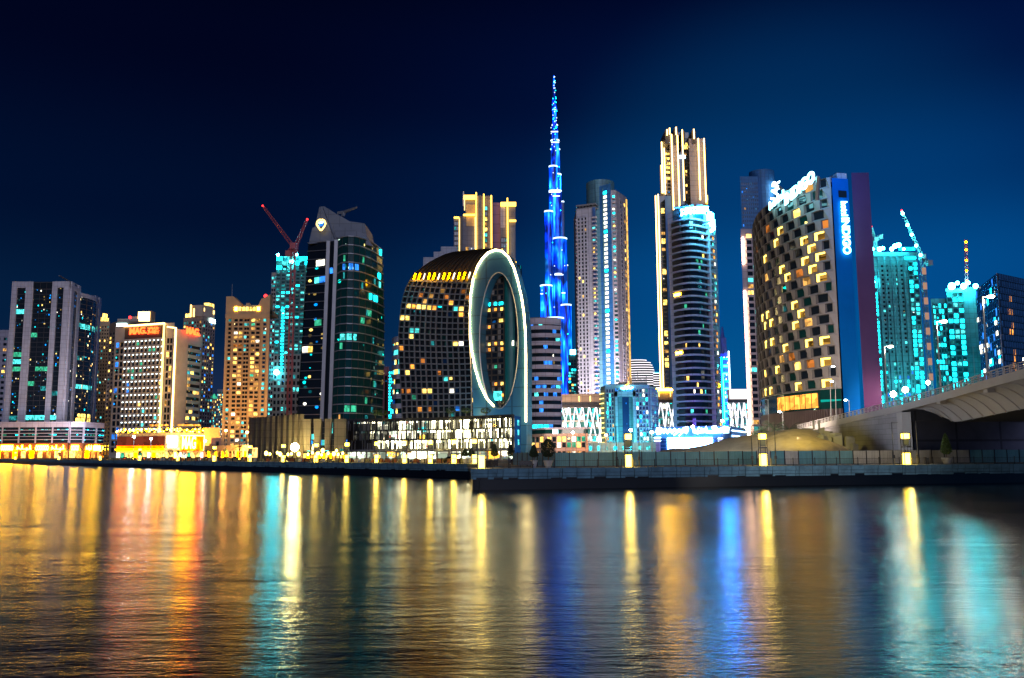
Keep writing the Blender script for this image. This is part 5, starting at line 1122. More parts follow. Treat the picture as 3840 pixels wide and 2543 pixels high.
    for zz in (Z(1640), Z(1652)): panel(t.root, f, .0, .1, zz, zz + .03, 1.0, 'sign', 'soffit_light'); panel(t.root, f, .93, 1, zz - .05, zz - .02, 1.0, 'sign', 'soffit_light')
    g = Face([t.fp[1], t.fp[2]], t.z0, t.z1); h = Face([t.fp[2], t.fp[3]], t.z0, t.z1)
    for i in range(4): panel(t.root, h, 0, 1, .3 + i * .18, .33 + i * .18, .5, 'sign', 'fascia_light')
    # script sign: joined strokes
    s = 2.571; q = lambda x, y: PL(2100 + x / s, 1150 + y / s, A, B) + Vector((0, -1.6, 0))
    m = MB()
    for st in ([(925, 1215), (935, 1180), (965, 1180), (985, 1200), (960, 1218), (930, 1222)], [(985, 1215), (1010, 1185), (1030, 1215), (1055, 1185), (1075, 1215), (1100, 1185), (1120, 1215), (1145, 1190), (1165, 1215), (1190, 1180), (1230, 1170)], [(1190, 1180), (1185, 1205), (1225, 1205), (1205, 1215)],
               [(1290, 1180), (1285, 1205), (1320, 1215), (1355, 1205), (1365, 1175)], [(1325, 1172), (1330, 1176)], [(1365, 1205), (1395, 1205), (1400, 1165), (1405, 1208), (1440, 1210), (1500, 1205)], [(1460, 1170), (1490, 1160), (1510, 1200), (1550, 1180), (1545, 1205), (1500, 1205)], [(1550, 1200), (1580, 1165), (1620, 1175), (1615, 1205), (1560, 1205)],
               [(1100, 1232), (1104, 1236)], [(1150, 1236), (1154, 1240)]):
        m.tube([q(x, y) for x, y in st], .95, 'cyan' if False else 'signb', 6)
    t.part(m, 'script_sign'); t.done()
    light('AREA', (B[0] - 16, 470, 24), 9000, (.1, .3, 1), 10, to=(B[0] - 16, 500, 26))
    light('AREA', (A[0] + 20, 520, 20), 12000, (.25, .1, 1), 16, to=(A[0] + 22, 560, 40))
W_['pod'] = wall('podium cladding', (.12, .2, .5), .6, .15, (4, 4)); W_['pinkl'] = wall('pale mauve stone', (.5, .36, .58), .7, .1, (3, 3)); E_['signb'] = em('script sign glow', (.6, .9, 1), 9, True)
T17()
def T18():
    t = Tower('office_tower', 'slim tower outlined by a blue white ladder of light, right of the curved balcony tower', [(2712, 1590, 900), (2745, 1590, 900)], 1325, 20, k='blued'); f = t.face(0)
    m = MB()
    for i in range(13): z = .04 + i * .075; f.box(m, .25, .9, z, z + .012, 0, 1.6, 'signl' if i % 3 else 'blueE')
    f.box(m, .0, .09, .0, .96, 0, 1.5, 'blueE'); f.box(m, .1, .18, .3, .8, 0, 1.6, 'signl'); f.box(m, .86, .95, .1, 1.02, 0, 1.6, 'signb'); t.part(m, 'ladder_lights')
    m = MB(); p = f.at(.45, -6); m.tube([(p.x, p.y, t.z1), (p.x, p.y, zat(p.x, p.y, 1280)), (p.x, p.y, zat(p.x, p.y, 1226))], [5, 2.6, .7], 'blued', 6); f.box(m, .2, .75, 1.0, 1.16, -10, -2, 'blued'); t.part(m, 'spire')
    for _ in range(8): panel(t.root, f, *(lambda a: (a, a + .1))(random.uniform(.2, .8)), *(lambda a: (a, a + .02))(random.uniform(.5, 1.0)), 1, 'W')
    t.done()
E_['signl'] = em('cyan rung light', (.01, .6, 1), 60, True); W_['blued'] = wall('dark blue cladding', (.03, .06, .3), .5, .2)
T18()
def T19():
    t = Tower('residential_tower', 'blue hazy high rise with a round core, far behind the staggered window hotel', [(2808, 1500, 980), (2878, 1500, 980), (2890, 1500, 976), (2920, 1500, 970), (2950, 1500, 985)], (0, 662), 30, k='bluet', body=False)
    f = Face(t.fp[0:2], t.z0, zat(*t.fp[0], 662)); t.mb.prism([t.fp[0], t.fp[1], ab(t.fp[1], 1010), ab(t.fp[0], 1010)], t.z0, f.z1, 'bluet'); z2 = zat(*t.fp[2], 628)
    a, b = t.fp[1][0] - 6, t.fp[4][0]; c, r = (a + b) / 2, (b - a) / 2; m = MB(); m.prism([(c - r * math.cos(math.pi * i / 12), 995 - 14 * math.sin(math.pi * i / 12)) for i in range(13)], t.z0, z2, 'bluet'); t.part(m, 'round_core')
    t.grid(f, .04, .98, .3, .98, 8, 44, .4, .45, .5, 'bluet', 'DDDDDDDDDDDDDWDDDDDB', 'gblue'); t.done(60)
    A, B = (c - r, 978), (c + r, 978); m = None
    text('LAR', t.root, PL(2917, 752, A, B), PL(2924, 678, A, B), 8.5, 'sign', 'vertical_lettering', out=.5, ext=.4)
    t = Tower('residential_tower', 'slim tower edged by a warm white light line, behind the staggered window hotel', [(2806, 1590, 420), (2870, 1590, 420)], 858, 20, k='lilac'); f = t.face(0)
    t.grid(f, .28, 1, .02, .98, 2, 34, .1, .35, .8, 'lilac', 'DDDDDYCDD', 'gdark'); m = MB(); f.box(m, .04, .12, 0, .72, 0, 1.2, 'rimp'); f.box(m, .04, .12, .84, .96, 0, 1.2, 'rimp'); t.part(m, 'edge_light'); t.done()
W_['bluet'] = wall('blue grey cladding', (.04, .17, .42), .6, .15, (4, 4)); E_['rimp'] = em('warm white edge light', (1, .58, .34), 16, True)
T19()
def T21():  # staggered window hotel
    n = 12
    PR = [(2856, 322), (2862, 311), (2876, 302), (2898, 294), (2925, 288), (2958, 281.5), (2994, 276), (3030, 271), (3064, 267), (3092, 264), (3118, 262), (3140, 260.5), (3158, 260)]
    L = Vector(F(2856, 1496, 304)); Rr = Vector(F(3158, 1460, 260)); d = Rr - L; nn = Vector((d.y, -d.x)).normalized(); pts = []
    for i in range(n + 1):
        pts.append(F(PR[i][0], 1490, PR[i][1]))
    zt = zat(*pts[-1], 668); zw = zat(*pts[-1], 1458); zg = zat(*pts[-1], 1532)
    root = empty('hotel_building', 'curved beige hotel of staggered tilted windows with blue side wall and glowing roof lettering', 'building', (Rr.x, Rr.y, GZ))
    f = Face(pts, zw, zt); m = MB(); W2 = Vector(F(3240, 1500, 264)); foot = pts + [ab((Rr.x, Rr.y), 296), ab((pts[0][0] + 1, pts[0][1]), 350)]
    m.prism(foot, GZ, zt, 'gdark'); m.build('core_wall', root)
    rows, cols = 20, 10; fr = MB(); wn = 0; lit = []
    random.seed(12)
    LIT = {(19, 3), (18, 9), (17, 2), (17, 5), (16, 7), (16, 8), (16, 9), (15, 1), (15, 6), (15, 9), (14, 3), (14, 7), (14, 8), (14, 9), (13, 3), (13, 9), (9, 4), (8, 1), (8, 4), (7, 1), (7, 2), (7, 4), (5, 1), (5, 2), (5, 6), (4, 3), (4, 8), (4, 7), (5, 5), (2, 2), (2, 8), (3, 8), (0, 1), (0, 4), (0, 9), (1, 3), (6, 3), (10, 4)}
    s_ = 1.507
    LP = [(255, 410), (228, 478), (168, 550), (360, 490), (430, 520), (480, 500), (540, 485), (513, 435), (415, 582), (518, 552), (268, 628), (437, 635), (490, 618), (545, 602), (287, 678), (527, 668), (327, 835), (347, 885), (332, 947), (185, 870), (165, 930), (205, 917), (168, 1038), (205, 1030), (288, 1070), (438, 1040), (390, 1052), (492, 1035), (515, 1090), (498, 1150), (245, 1190), (200, 1305), (347, 1290), (560, 1265), (168, 1312), (152, 885)]
    def scr(u0, u1, z0, z1):
        p = f.at(u0 + (u1 - u0) * .38, .5); q = MT @ Vector((p.x, p.y, (z0 + z1) / 2 - CH)); return (CX + FP * q.x / -q.z, CY - FP * q.y / -q.z)
    cellkey = lambda *a: tuple(round(v, 3) for v in a)
    allc = {}
    for r_ in range(rows):
        off = .5 if r_ % 2 else 0
        for c in range(-1, cols + 1):
            u0, u1 = max(0, (c + off) / cols), min(1, (c + 1 + off) / cols)
            if u1 - u0 > .06: a = (u0, u1, f.z(r_ / rows), f.z((r_ + 1) / rows)); allc[cellkey(*a)] = scr(*a)
    NEAR = set(min(allc, key=lambda k: (allc[k][0] - 2760 - x / s_) ** 2 + (allc[k][1] - 600 - y / s_) ** 2) for x, y in LP)
    for r_ in range(rows):
        off = .5 if r_ % 2 else 0
        for c in range(-1, cols + 1):
            u0, u1 = (c + off) / cols, (c + 1 + off) / cols
            if u1 <= .001 or u0 >= .999: continue
            u0, u1 = max(0, u0), min(1, u1)
            z0, z1 = f.z(r_ / rows), f.z((r_ + 1) / rows)
            if u1 - u0 < .02: continue
            w = u1 - u0; iu0, iu1 = u0 + w * .1, u0 + w * .62; iz0, iz1 = z0 + (z1 - z0) * .22, z0 + (z1 - z0) * .95
            O = [(*f.at(u0, .9), z0), (*f.at(u1, .9), z0), (*f.at(u1, .9), z1), (*f.at(u0, .9), z1)]
            I = [(*f.at(iu0 + w * .04, .3), iz0), (*f.at(iu1, .3), iz0), (*f.at(iu1, .3), iz1), (*f.at(iu0, .3), iz1)]
            O2 = [(*f.at(u0 + w * .02, .9), z0 + (z1 - z0) * .1), (*f.at(u0 + w * .86, .9), z0 + .1), (*f.at(u0 + w * .66, .9), z1), (*f.at(u0 + w * .02, .9), z1)]
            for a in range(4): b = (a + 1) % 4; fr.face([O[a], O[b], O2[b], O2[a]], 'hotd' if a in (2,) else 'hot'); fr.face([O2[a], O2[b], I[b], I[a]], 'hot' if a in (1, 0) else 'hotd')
            k_ = 'gplain'; 
            if cellkey(u0, u1, z0, z1) in NEAR: k_ = 'HY'
            elif random.random() < .09: k_ = random.choice(['Od', 'Yd', 'Y'])
            elif random.random() < .3: k_ = 'gteal'
            lit.append((k_, iu0, iu1, iz0, iz1))
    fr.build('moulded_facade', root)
    lit.sort(key=lambda q: q[0] != 'HY'); rest = MB()
    for i, (k_, a, b, c, d_) in enumerate(lit):
        if i < 95: panel(root, f, a, b, c, d_, .36, 'gwarmr' if k_ == 'HY' else k_, 'window', True)
        else: f.box(rest, a, b, c, d_, .3, .4, k_, True)
        if k_ == 'HY': f.box(rest, a, a + (b - a) * .95, d_ - (d_ - c) * .22, d_, .4, .6, 'HY', True); f.box(rest, a, a + (b - a) * .28, c, d_, .4, .55, 'HY', True)
    rest.build('window', root)['kind'] = 'stuff'
    # lower glass storey and ribbed base
    g = Face([tuple(f.at(s / 10, .1)) for s in range(11)], zg, zw); m = MB(); g.box(m, 0, 1, 0, 1, 0, .6, 'gteal'); m.build('restaurant_glazing', root)
    for i in range(8): panel(root, g, .53 + i * .045, .53 + i * .045 + .038, .1, .85, .8, 'O', 'lit_window')
    b_ = Face(pts, GZ, zg); m = MB(); b_.box(m, 0, 1, 0, 1, -1, .2, 'rib')
    for i in range(70): b_.box(m, i / 70, i / 70 + .006, .02, 1.0, .2, .8, 'ribl')
    m.build('ribbed_base', root)
    # side walls
    S0 = pts[-1]; S1 = F(3226, 1500, 261); S2 = F(3240, 1500, 262); S3 = F(3308, 1500, 262)
    m = MB(); m.prism([(S0[0] + .3, S0[1] - .2), S1, rb(S1, 30), rb(S0, 30, .3)], GZ, zt, 'blue'); m.build('blue_side_wall', root)
    m = MB(); m.prism([(S1[0] + .05, S1[1] + 3), (S2[0] - .05, S2[1] + 3), (S2[0] - .05, S2[1] + 28), (S1[0] + .05, S1[1] + 28)], GZ, zt - 1, 'gdark'); m.build('slot_glazing', root)
    m = MB(); m.prism([S2, S3, rb(S3, 30), rb(S2, 30)], GZ, zat(*S2, 648), 'pinkwall'); m.build('end_wall', root)
    wf = Face([(S0[0] + .3, S0[1] - .2), S1], GZ, zt)
    m = MB(); wf.box(m, .36, .85, .93, .955, 0, .1, 'gdark'); m.build('louvre', root)
    m = MB(); wf.box(m, .4, .98, 1.0, 1.022, -8, -.4, 'white'); m.build('roof_block', root); wf2 = Face([S1, S2], GZ, zt); panel(root, Face([(S1[0], S1[1] + 2.8), (S2[0], S2[1] + 2.8)], GZ, zt), .2, .9, .045, .06, .2, 'T', 'window')
    # lettering
    A, B = tuple(f.at(.14, 0)), tuple(f.at(.76, 0))
    s = 1.507; Q = lambda x, y: PL(2760 + x / s, 600 + y / s, tuple(f.at(.18, 2.6)), tuple(f.at(.74, 3.2)))
    a, b = Q(206, 285), Q(290, 244); text('hotel', root, a, (b.x, b.y, a.z), 2.7, 'letters', 'roof_lettering', out=1.0)
    a, b = Q(295, 258), Q(466, 190); text('INDIGO', root, a, (b.x, b.y, a.z), 3.5, 'letters', 'roof_lettering', out=1.0, ext=.2)
    V = lambda x, y: PL(2760 + x / s, 600 + y / s, wf.p[0], wf.p[1])
    a, b = V(588, 238), V(598, 320); text('hotel', root, (a.x, a.y, a.z), (a.x, a.y, b.z), 1.9, 'letters', 'side_lettering', out=.6)
    a, b = V(592, 330), V(603, 535); text('INDIGO', root, (a.x, a.y, a.z), (a.x, a.y, b.z), 2.3, 'letters', 'side_lettering', out=.6)
    m = MB(); p0, p1 = Q(275, 182), Q(465, 100); m.tube([p0, p1], .5, 'steel'); m.tube([p0, p0 + Vector((-1, 2, 2.5))], .4, 'steel'); m.tube([p1, p1 + Vector((0, 2, -6))], .6, 'steel'); m.build('roof_crane', root)
    light('AREA', (S1[0] - 6, S1[1] - 16, zt + 6), 5000, (.02, .3, 1), 8, to=(S1[0] - 3, S1[1], 50))
    light('SPOT', (S3[0] - 3, S3[1] - 26, 9), 60000, (1, .42, .42), 2, to=(S3[0] - 2, S3[1], 16), spot=R(52))
    light('AREA', (56, 216, 15), 26000, (1, .8, .62), 10, to=(Rr.x - 14, Rr.y, 26))  # last one: unseen area lamp added to brighten the moulded front
W_['hotd'] = wall('painted shade reveal panels', (.11, .095, .09), .7, .15); W_['rib'] = wall('dark ribs', (.05, .03, .035), .7, .2); W_['ribl'] = wall('brown ribs', (.13, .09, .09), .7, .2)  # hotd: darker copy of the facade panels, shade put into its colour
E_['HY'] = em('hotel room light', (1, .72, .12), 4.5); E_['letters'] = em('hotel lettering', (.3, .9, 1), 8, True); W_['gwarmr'] = em('hotel room', (.5, .25, .04), .7, vary=.9, scale=(1.6, 1.2)); W_['pinkwall'] = wall('light tinted end wall render', (.085, .045, .12), .85, .15, None, .05, spec=.06)  # pinkwall: tint of the coloured light is mixed into the render colour
T21()
for i, (px, py, top, d) in enumerate(((2935, 1600, 1546, 250), (3132, 1560, 1432, 236), (3112, 1560, 1376, 232), (2880, 1600, 1500, 262), (3184, 1545, 1502, 240))):
    b = P(px, py, d); tp = P(px, top, d); r = empty('street_lamp', ['short street lamp over the sand mound by the palms', 'lower street lamp of the close pair before the ribbed hotel base', 'taller street lamp of the close pair before the ribbed hotel base', 'thin unlit pole lamp in front of the left end of the staggered window hotel', 'white headed street lamp in front of the blue side wall'][i], 'street lamp', (b.x, b.y, GZ))
    m = MB(); m.tube([(b.x, b.y, GZ), tp], [.13, .08], 'steel', 6); m.tube([tp, tp + Vector((.9 if i == 2 else -.9, 0, .15))], .07, 'steel', 5); m.build('pole', r)
    if i != 3: m = MB(); m.ball(tp + Vector((.9 if i == 2 else -.9, 0, .1)), .42, 'lampc', 8, .5); m.build('lamp_head', r)
def T22():
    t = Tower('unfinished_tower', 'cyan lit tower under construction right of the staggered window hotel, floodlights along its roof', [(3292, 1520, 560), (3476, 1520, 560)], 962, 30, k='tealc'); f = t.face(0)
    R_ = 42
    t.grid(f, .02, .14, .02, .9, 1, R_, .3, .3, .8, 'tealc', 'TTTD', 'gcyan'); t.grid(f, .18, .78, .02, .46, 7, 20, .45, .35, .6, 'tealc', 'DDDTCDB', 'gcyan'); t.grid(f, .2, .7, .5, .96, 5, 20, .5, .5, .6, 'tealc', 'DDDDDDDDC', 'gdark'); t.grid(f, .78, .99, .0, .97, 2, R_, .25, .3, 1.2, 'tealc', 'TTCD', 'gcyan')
    for i in range(5): f.box(t.mb, .16 + i * .13, .19 + i * .13, .3, 1.0, .1, 1.6, 'tealc')
    m = MB(); f.box(m, 0, 1, 1, 1.02, -8, .8, 'tealc')
    t.part(m, 'roof_slab')
    for u, z, r_ in ((.04, 1.03, 1.4), (.2, 1.03, 1.5), (.27, 1.035, 1.1), (.45, 1.03, 1.3), (.52, 1.045, 1.5), (.6, 1.05, 1.5), (.7, 1.03, .9), (.03, .86, 1.3)): m = MB(); p = f.at(u, 2); m.ball((p.x, p.y, f.z(z) + .5), r_, 'work'); t.part(m, 'work_light')
    m = MB(); f.box(m, .62, .95, 1.03, 1.045, .5, 1, 'T'); f.box(m, .7, .95, .985, .995, .5, 1.4, 'T'); t.part(m, 'edge_light'); t.done()
    r, tp, J = crane('tower_crane', 'tower crane with five bright lamps strung along its steep jib', [(3492, 1480), (3458, 965)], (3381, 790), (3484, 984), 545, 'steel', None, .7)
    m = MB()
    for x, y in ((3385, 801), (3403, 844), (3419, 880), (3436, 921), (3452, 956)): p = P(x, y, 540); m.ball(p, .95, 'work', 8)
    m.build('jib_lamps', r)
    m = MB(); f_ = [P(3458, 965, 545)]; b = P(3492, 1480, 545)
    for i in range(8): m.box(tp.x - 1.2, tp.x + 1.2, tp.y - 1.5, tp.y - .9, b.z + (tp.z - b.z) * (.1 + i * .11), b.z + (tp.z - b.z) * (.15 + i * .11), 'mastl')
    m.build('mast_sheets', r)
    crane('tower_crane', 'small luffing crane on the left corner of the cyan lit tower', [(3284, 960), (3281, 900)], (3268, 850), (3300, 888), 566, 'steel', None, .6)
    light('AREA', (f.at(.5, 30).x, f.at(.5, 30).y, 25), 26000, (.1, .85, .9), 20, to=tuple(f.at(.5)) + (60,))
    t = Tower('unfinished_tower', 'cyan lit unfinished tower with a glaring lit crown and a red mast', [(3516, 1520, 640), (3576, 1520, 640), (3640, 1520, 640), (3700, 1520, 640)], (0, 1120), 30, k='tealc', body=False)
    zz = [1120, 1085, 1075]; fs = []
    for i in range(3):
        a, b = t.fp[i], t.fp[i + 1]; dd = (0, -2, 3)[i]; z = zat(*a, zz[i]); A_, B_ = rb(a, dd), rb(b, dd); t.mb.prism([A_, B_, rb(B_, 30), rb(A_, 30)], t.z0, z, 'tealc'); fs.append(Face([A_, B_], t.z0, z))
    t.grid(fs[0], .1, .98, .02, .97, 5, 26, .3, .35, .6, 'tealc', 'DDDTTCD', 'gcyan'); t.grid(fs[1], .0, 1, .0, .98, 3, 30, .2, .3, 1.0, 'tealc', 'TTDTCD', 'gcyan')
    for i in range(5): m = MB(); p = fs[1].at(.3 + i * .35 if i < 3 else .9, 2); m.ball((p.x + (i > 2) * (i - 2) * 5, p.y, fs[1].z1 + 1.5 + (i % 2) * 2.4), (2.6, 1.4, 2.2, 1.2, 1.8)[i], 'work', 8); t.part(m, 'work_light')
    m = MB(); fs[2].box(m, .3, .6, .05, .28, 0, .6, 'bigwhite'); fs[2].box(m, .7, .95, .05, .3, 0, .6, 'cream'); t.part(m, 'pale_screens')
    m = MB(); p = P(3625, 1075, 640); q = P(3622, 898, 640)
    for i in range(18):
        a = p.lerp(q, i / 18); b = p.lerp(q, (i + 1) / 18)
        for s in (-1, 1): m.tube([a + Vector((s, 0, 0)), b + Vector((s, 0, 0))], .22, 'redst', 4); m.tube([a + Vector((s, 0, 0)), b + Vector((-s, 0, 0))], .15, 'redst', 4)
    for i in (2, 6, 10, 14, 17): m.ball(p.lerp(q, i / 18), .8, 'yel', 6)
    t.part(m, 'mast'); t.done()
    light('AREA', (fs[1].at(.5).x, 600, 25), 22000, (.1, .85, .95), 20, to=tuple(fs[1].at(.5)) + (50,))
    t = Tower('office_tower', 'dark blue gridded glass tower at the far right with a few amber windows', [(3690, 1500, 560), (3775, 1500, 505), (3990, 1500, 545)], (1, 1024), 40, k='blued'); f, g = t.face(0), t.face(1)
    t.grid(f, 0, 1, .02, .99, 12, 22, .1, .12, .4, 'bluet', 'DDDDDDDDDDDDDDTDB', 'gblue')
    f.box(t.gm(0), 0, 1, 0, 1, 0, .1, 'gblue')
    for r_ in range(26):
        for c in range(24):
            u = (c + (.5 if r_ % 2 else .1)) / 25; g.box(t.mb, u, u + .012, .02 + r_ / 26.5, .02 + (r_ + .85) / 26.5, .1, .9, 'bluet')
    g.box(t.gm(0), 0, 1, 0, 1, 0, .1, 'gplain')
    for c, r_ in ((6, 22), (6, 20), (5, 20), (6, 18), (6, 17), (5, 17), (6, 14), (6, 13), (5, 12), (6, 11)): panel(t.root, g, (c - 1.9) / 25, (c - 1.2) / 25, .02 + r_ / 26.5, .02 + (r_ + .8) / 26.5, .5, 'O')
    for a, b in ((.02, .63), (.1, .63), (.25, .6), (.35, .62), (.05, .6), (.15, .48), (.3, .5), (.45, .52), (.0, .8), (.35, .88), (.8, .72), (.82, .66), (.84, .55), (.85, .5)): panel(t.root, f, a, a + .08, b, b + .025, .6, 'W')
    t.done()
E_['mastl'] = em('crane mast light', (.9, .5, .35), .5)
T22()
# ================================================================== bridge
def bridge():
    # edge line of the deck (fascia bottom) read from the photo with real distances
    pts = [(P(2990, 1626, 240), ), (P(3080, 1606, 218), ), (P(3225, 1575, 192), ), (P(3375, 1543, 170), ), (P(3542, 1500, 147), ), (P(3690, 1458, 130), ), (P(3840, 1418, 116), ), (P(3990, 1376, 104), )]
    E = [p[0] for p in pts] + [Vector((63.5, 84, 15.6)), Vector((61.5, 58, 15.7)), Vector((60, 28, 15.7)), Vector((59.5, -10, 15.4)), Vector((60, -60, 14.6))]
    root = empty('road_bridge', 'concrete road bridge with a ribbed curved underside and pale railing over the promenade', 'bridge', (E[3].x, E[3].y, GZ))
    Wd = 24; m = MB()
    for a, b in zip(E, E[1:]):
        # fascia and deck
        m.hexa([a, b, b + Vector((.5, 0, 0)), a + Vector((.5, 0, 0))], [v + Vector((0, 0, 1.25)) for v in (a, b, b + Vector((.5, 0, 0)), a + Vector((.5, 0, 0)))], 'pale')
        m.hexa([a + Vector((.5, 0, .2)), b + Vector((.5, 0, .2)), b + Vector((Wd, 0, .2)), a + Vector((Wd, 0, .2))], [v + Vector((0, 0, .95)) for v in (a + Vector((.5, 0, 0)), b + Vector((.5, 0, 0)), b + Vector((Wd, 0, 0)), a + Vector((Wd, 0, 0)))], 'pale')
    m.build('deck', root)
    m = MB(); sp = [E[3] + (E[4] - E[3]) * .15] + E[4:]; NS = 110; ex = []
    tot = [0]
    for a, b in zip(sp, sp[1:]): tot.append(tot[-1] + (b - a).length)
    def al(s):
        t = s * tot[-1]
        for i in range(len(sp) - 1):
            if t <= tot[i + 1] + 1e-6: return sp[i].lerp(sp[i + 1], (t - tot[i]) / (tot[i + 1] - tot[i]))
        return sp[-1]
    def sec(s, q):       # q 0 edge .. 1 girder bottom
        p = al(s); depth = 3.3; grow = min(1, s * 16 + .25)
        return p + Vector((.4 + 4.6 * q ** .8, 0, .25 - depth * (q ** 1.7) * grow))
    for i in range(NS):
        for j in range(8):
            a, b, c, d = i / NS, (i + 1) / NS, j / 8, (j + 1) / 8; m.face([sec(a, d), sec(b, d), sec(b, c), sec(a, c)], 'pale')
    m.build('curved_cantilever', root, True)
    m = MB()
    for i in range(1, 49):
        s = i / 49; m.tube([sec(max(0, s - .012 * (1 - q / 8)), q / 8) + Vector((-.06, 0, -.05)) for q in range(9)], .13, 'pale', 5)
    m.build('soffit_ribs', root)
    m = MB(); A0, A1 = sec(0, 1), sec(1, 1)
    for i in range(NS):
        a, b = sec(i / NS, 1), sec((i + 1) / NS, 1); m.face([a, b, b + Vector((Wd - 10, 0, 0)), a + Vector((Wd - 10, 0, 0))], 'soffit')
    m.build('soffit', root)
    # ramp retaining wall, pilaster, abutment
    m = MB(); w = [E[0], E[1], E[2], E[3]]
    for a, b in zip(w, w[1:]): m.hexa([(a.x + .3, a.y, GZ), (b.x + .3, b.y, GZ), (b.x + 3, b.y, GZ), (a.x + 3, a.y, GZ)], [(a.x + .3, a.y, a.z), (b.x + .3, b.y, b.z), (b.x + 3, b.y, b.z), (a.x + 3, a.y, a.z)], 'block')
    m.build('retaining_wall', root)
    e = E[3]; m = MB(); p = P(3378, 1545, 169.5); q2 = P(3412, 1545, 168); m.prism([(p.x, p.y - .3), (q2.x, q2.y - .3), (q2.x, q2.y + 2), (p.x, p.y + 2)], GZ, e.z - .2, 'pale'); m.build('pilaster', root)
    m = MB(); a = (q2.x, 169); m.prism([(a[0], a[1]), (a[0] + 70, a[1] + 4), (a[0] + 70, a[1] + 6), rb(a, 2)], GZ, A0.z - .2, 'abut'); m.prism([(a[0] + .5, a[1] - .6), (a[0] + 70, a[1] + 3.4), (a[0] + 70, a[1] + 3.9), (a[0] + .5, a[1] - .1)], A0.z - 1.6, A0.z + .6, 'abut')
    m.build('abutment', root)
    # railing of the bridge
    m = MB(); rail = MB(); path = E; 
    for a, b in zip(path, path[1:]):
        for h in (1.55, 1.85, 2.25): rail.tube([a + Vector((.25, 0, h)), b + Vector((.25, 0, h))], .07 if h < 2 else .1, 'pale', 5)
        n = int((b - a).length / 2.2)
        for i in range(n): p = a.lerp(b, i / n); m.box(p.x + .1, p.x + .38, p.y - .12, p.y + .12, p.z + 1.2, p.z + 2.3, 'pale')
    rail.build('railing_bars', root); m.build('railing_posts', root)
    names = ['street lamp on the bridge beside the cyan lit tower, farthest of the three big ones', 'middle street lamp of the three big ones on the bridge edge', 'tallest street lamp on the bridge edge, in front of the dark blue tower']
    for i, (bx, by, tx, ty, d, hx) in enumerate(((3329, 1530, 3322, 1300, 178, 12), (3530, 1480, 3515, 1206, 150, 16), (3707, 1432, 3688, 1113, 131, 24))):
        b = P(bx, by, d); tp = P(tx, ty, d); tp.x = b.x; r = empty('street_lamp', names[i], 'street lamp', tuple(b), 'street lamps on the bridge')
        m = MB(); m.tube([b - Vector((0, 0, .3)), tp], [.17, .1], 'steel', 6); m.tube([tp, tp + Vector((1.2, 0, .1))], .08, 'steel', 5); m.build('pole', r)
        m = MB(); m.box(b.x - .55, b.x + .55, b.y - .6, b.y + .6, b.z - 1.6, b.z - .3, 'pale'); m.build('base', r)
        m = MB(); m.ball(tp + Vector((1.3, 0, 0)), .55, 'lampw', 8, .45); m.build('lamp_head', r)
        light('POINT', tuple(tp + Vector((1.3, -.3, -.8))), 1600, (1, .85, .6), .3)
    for i, (px, py, top, d, lab) in enumerate(((3480, 1500, 1435, 240, 'white lamp beside the foot of the lamp strung crane'), (3350, 1530, 1478, 260, 'round globe lamp at the left foot of the cyan lit tower'), (3395, 1520, 1462, 255, 'brightest globe lamp behind the bridge railing'), (3860, 1390, 1348, 200, 'street lamp cut by the right border of the photo'), (3548, 1450, 1336, 260, 'thin unlit pole behind the middle bridge lamp'), (3752, 1410, 1256, 220, 'thin unlit pole in front of the corner of the dark blue tower'), (3648, 1440, 1300, 300, 'pale unlit pole in front of the second cyan lit tower'))):
        b = P(px - 14 if px == 3860 else px, py, d); tp = P(px - 14 if px == 3860 else px, top, d); r = empty('street_lamp', lab, 'street lamp', (tp.x, tp.y, GZ))
        m = MB(); m.tube([(tp.x, tp.y, GZ), tp], [.12, .07], 'steel', 5); m.tube([tp, tp + Vector((.8, 0, .05))], .06, 'steel', 5); m.build('pole', r)
        if i < 4: m = MB(); m.ball(tp, .9 if i in (1, 2) else .6, 'lampw', 8); m.build('lamp_head', r)
    for i, (px, d) in enumerate(((3275, 262), (3425, 250))):
        pass
bridge()
E_['lampy'] = em('garden lantern', (1, .75, .12), 16, True); E_['advert'] = em('advert panel', (1, .55, .15), 2.2, False, .6, (1.2, 1))
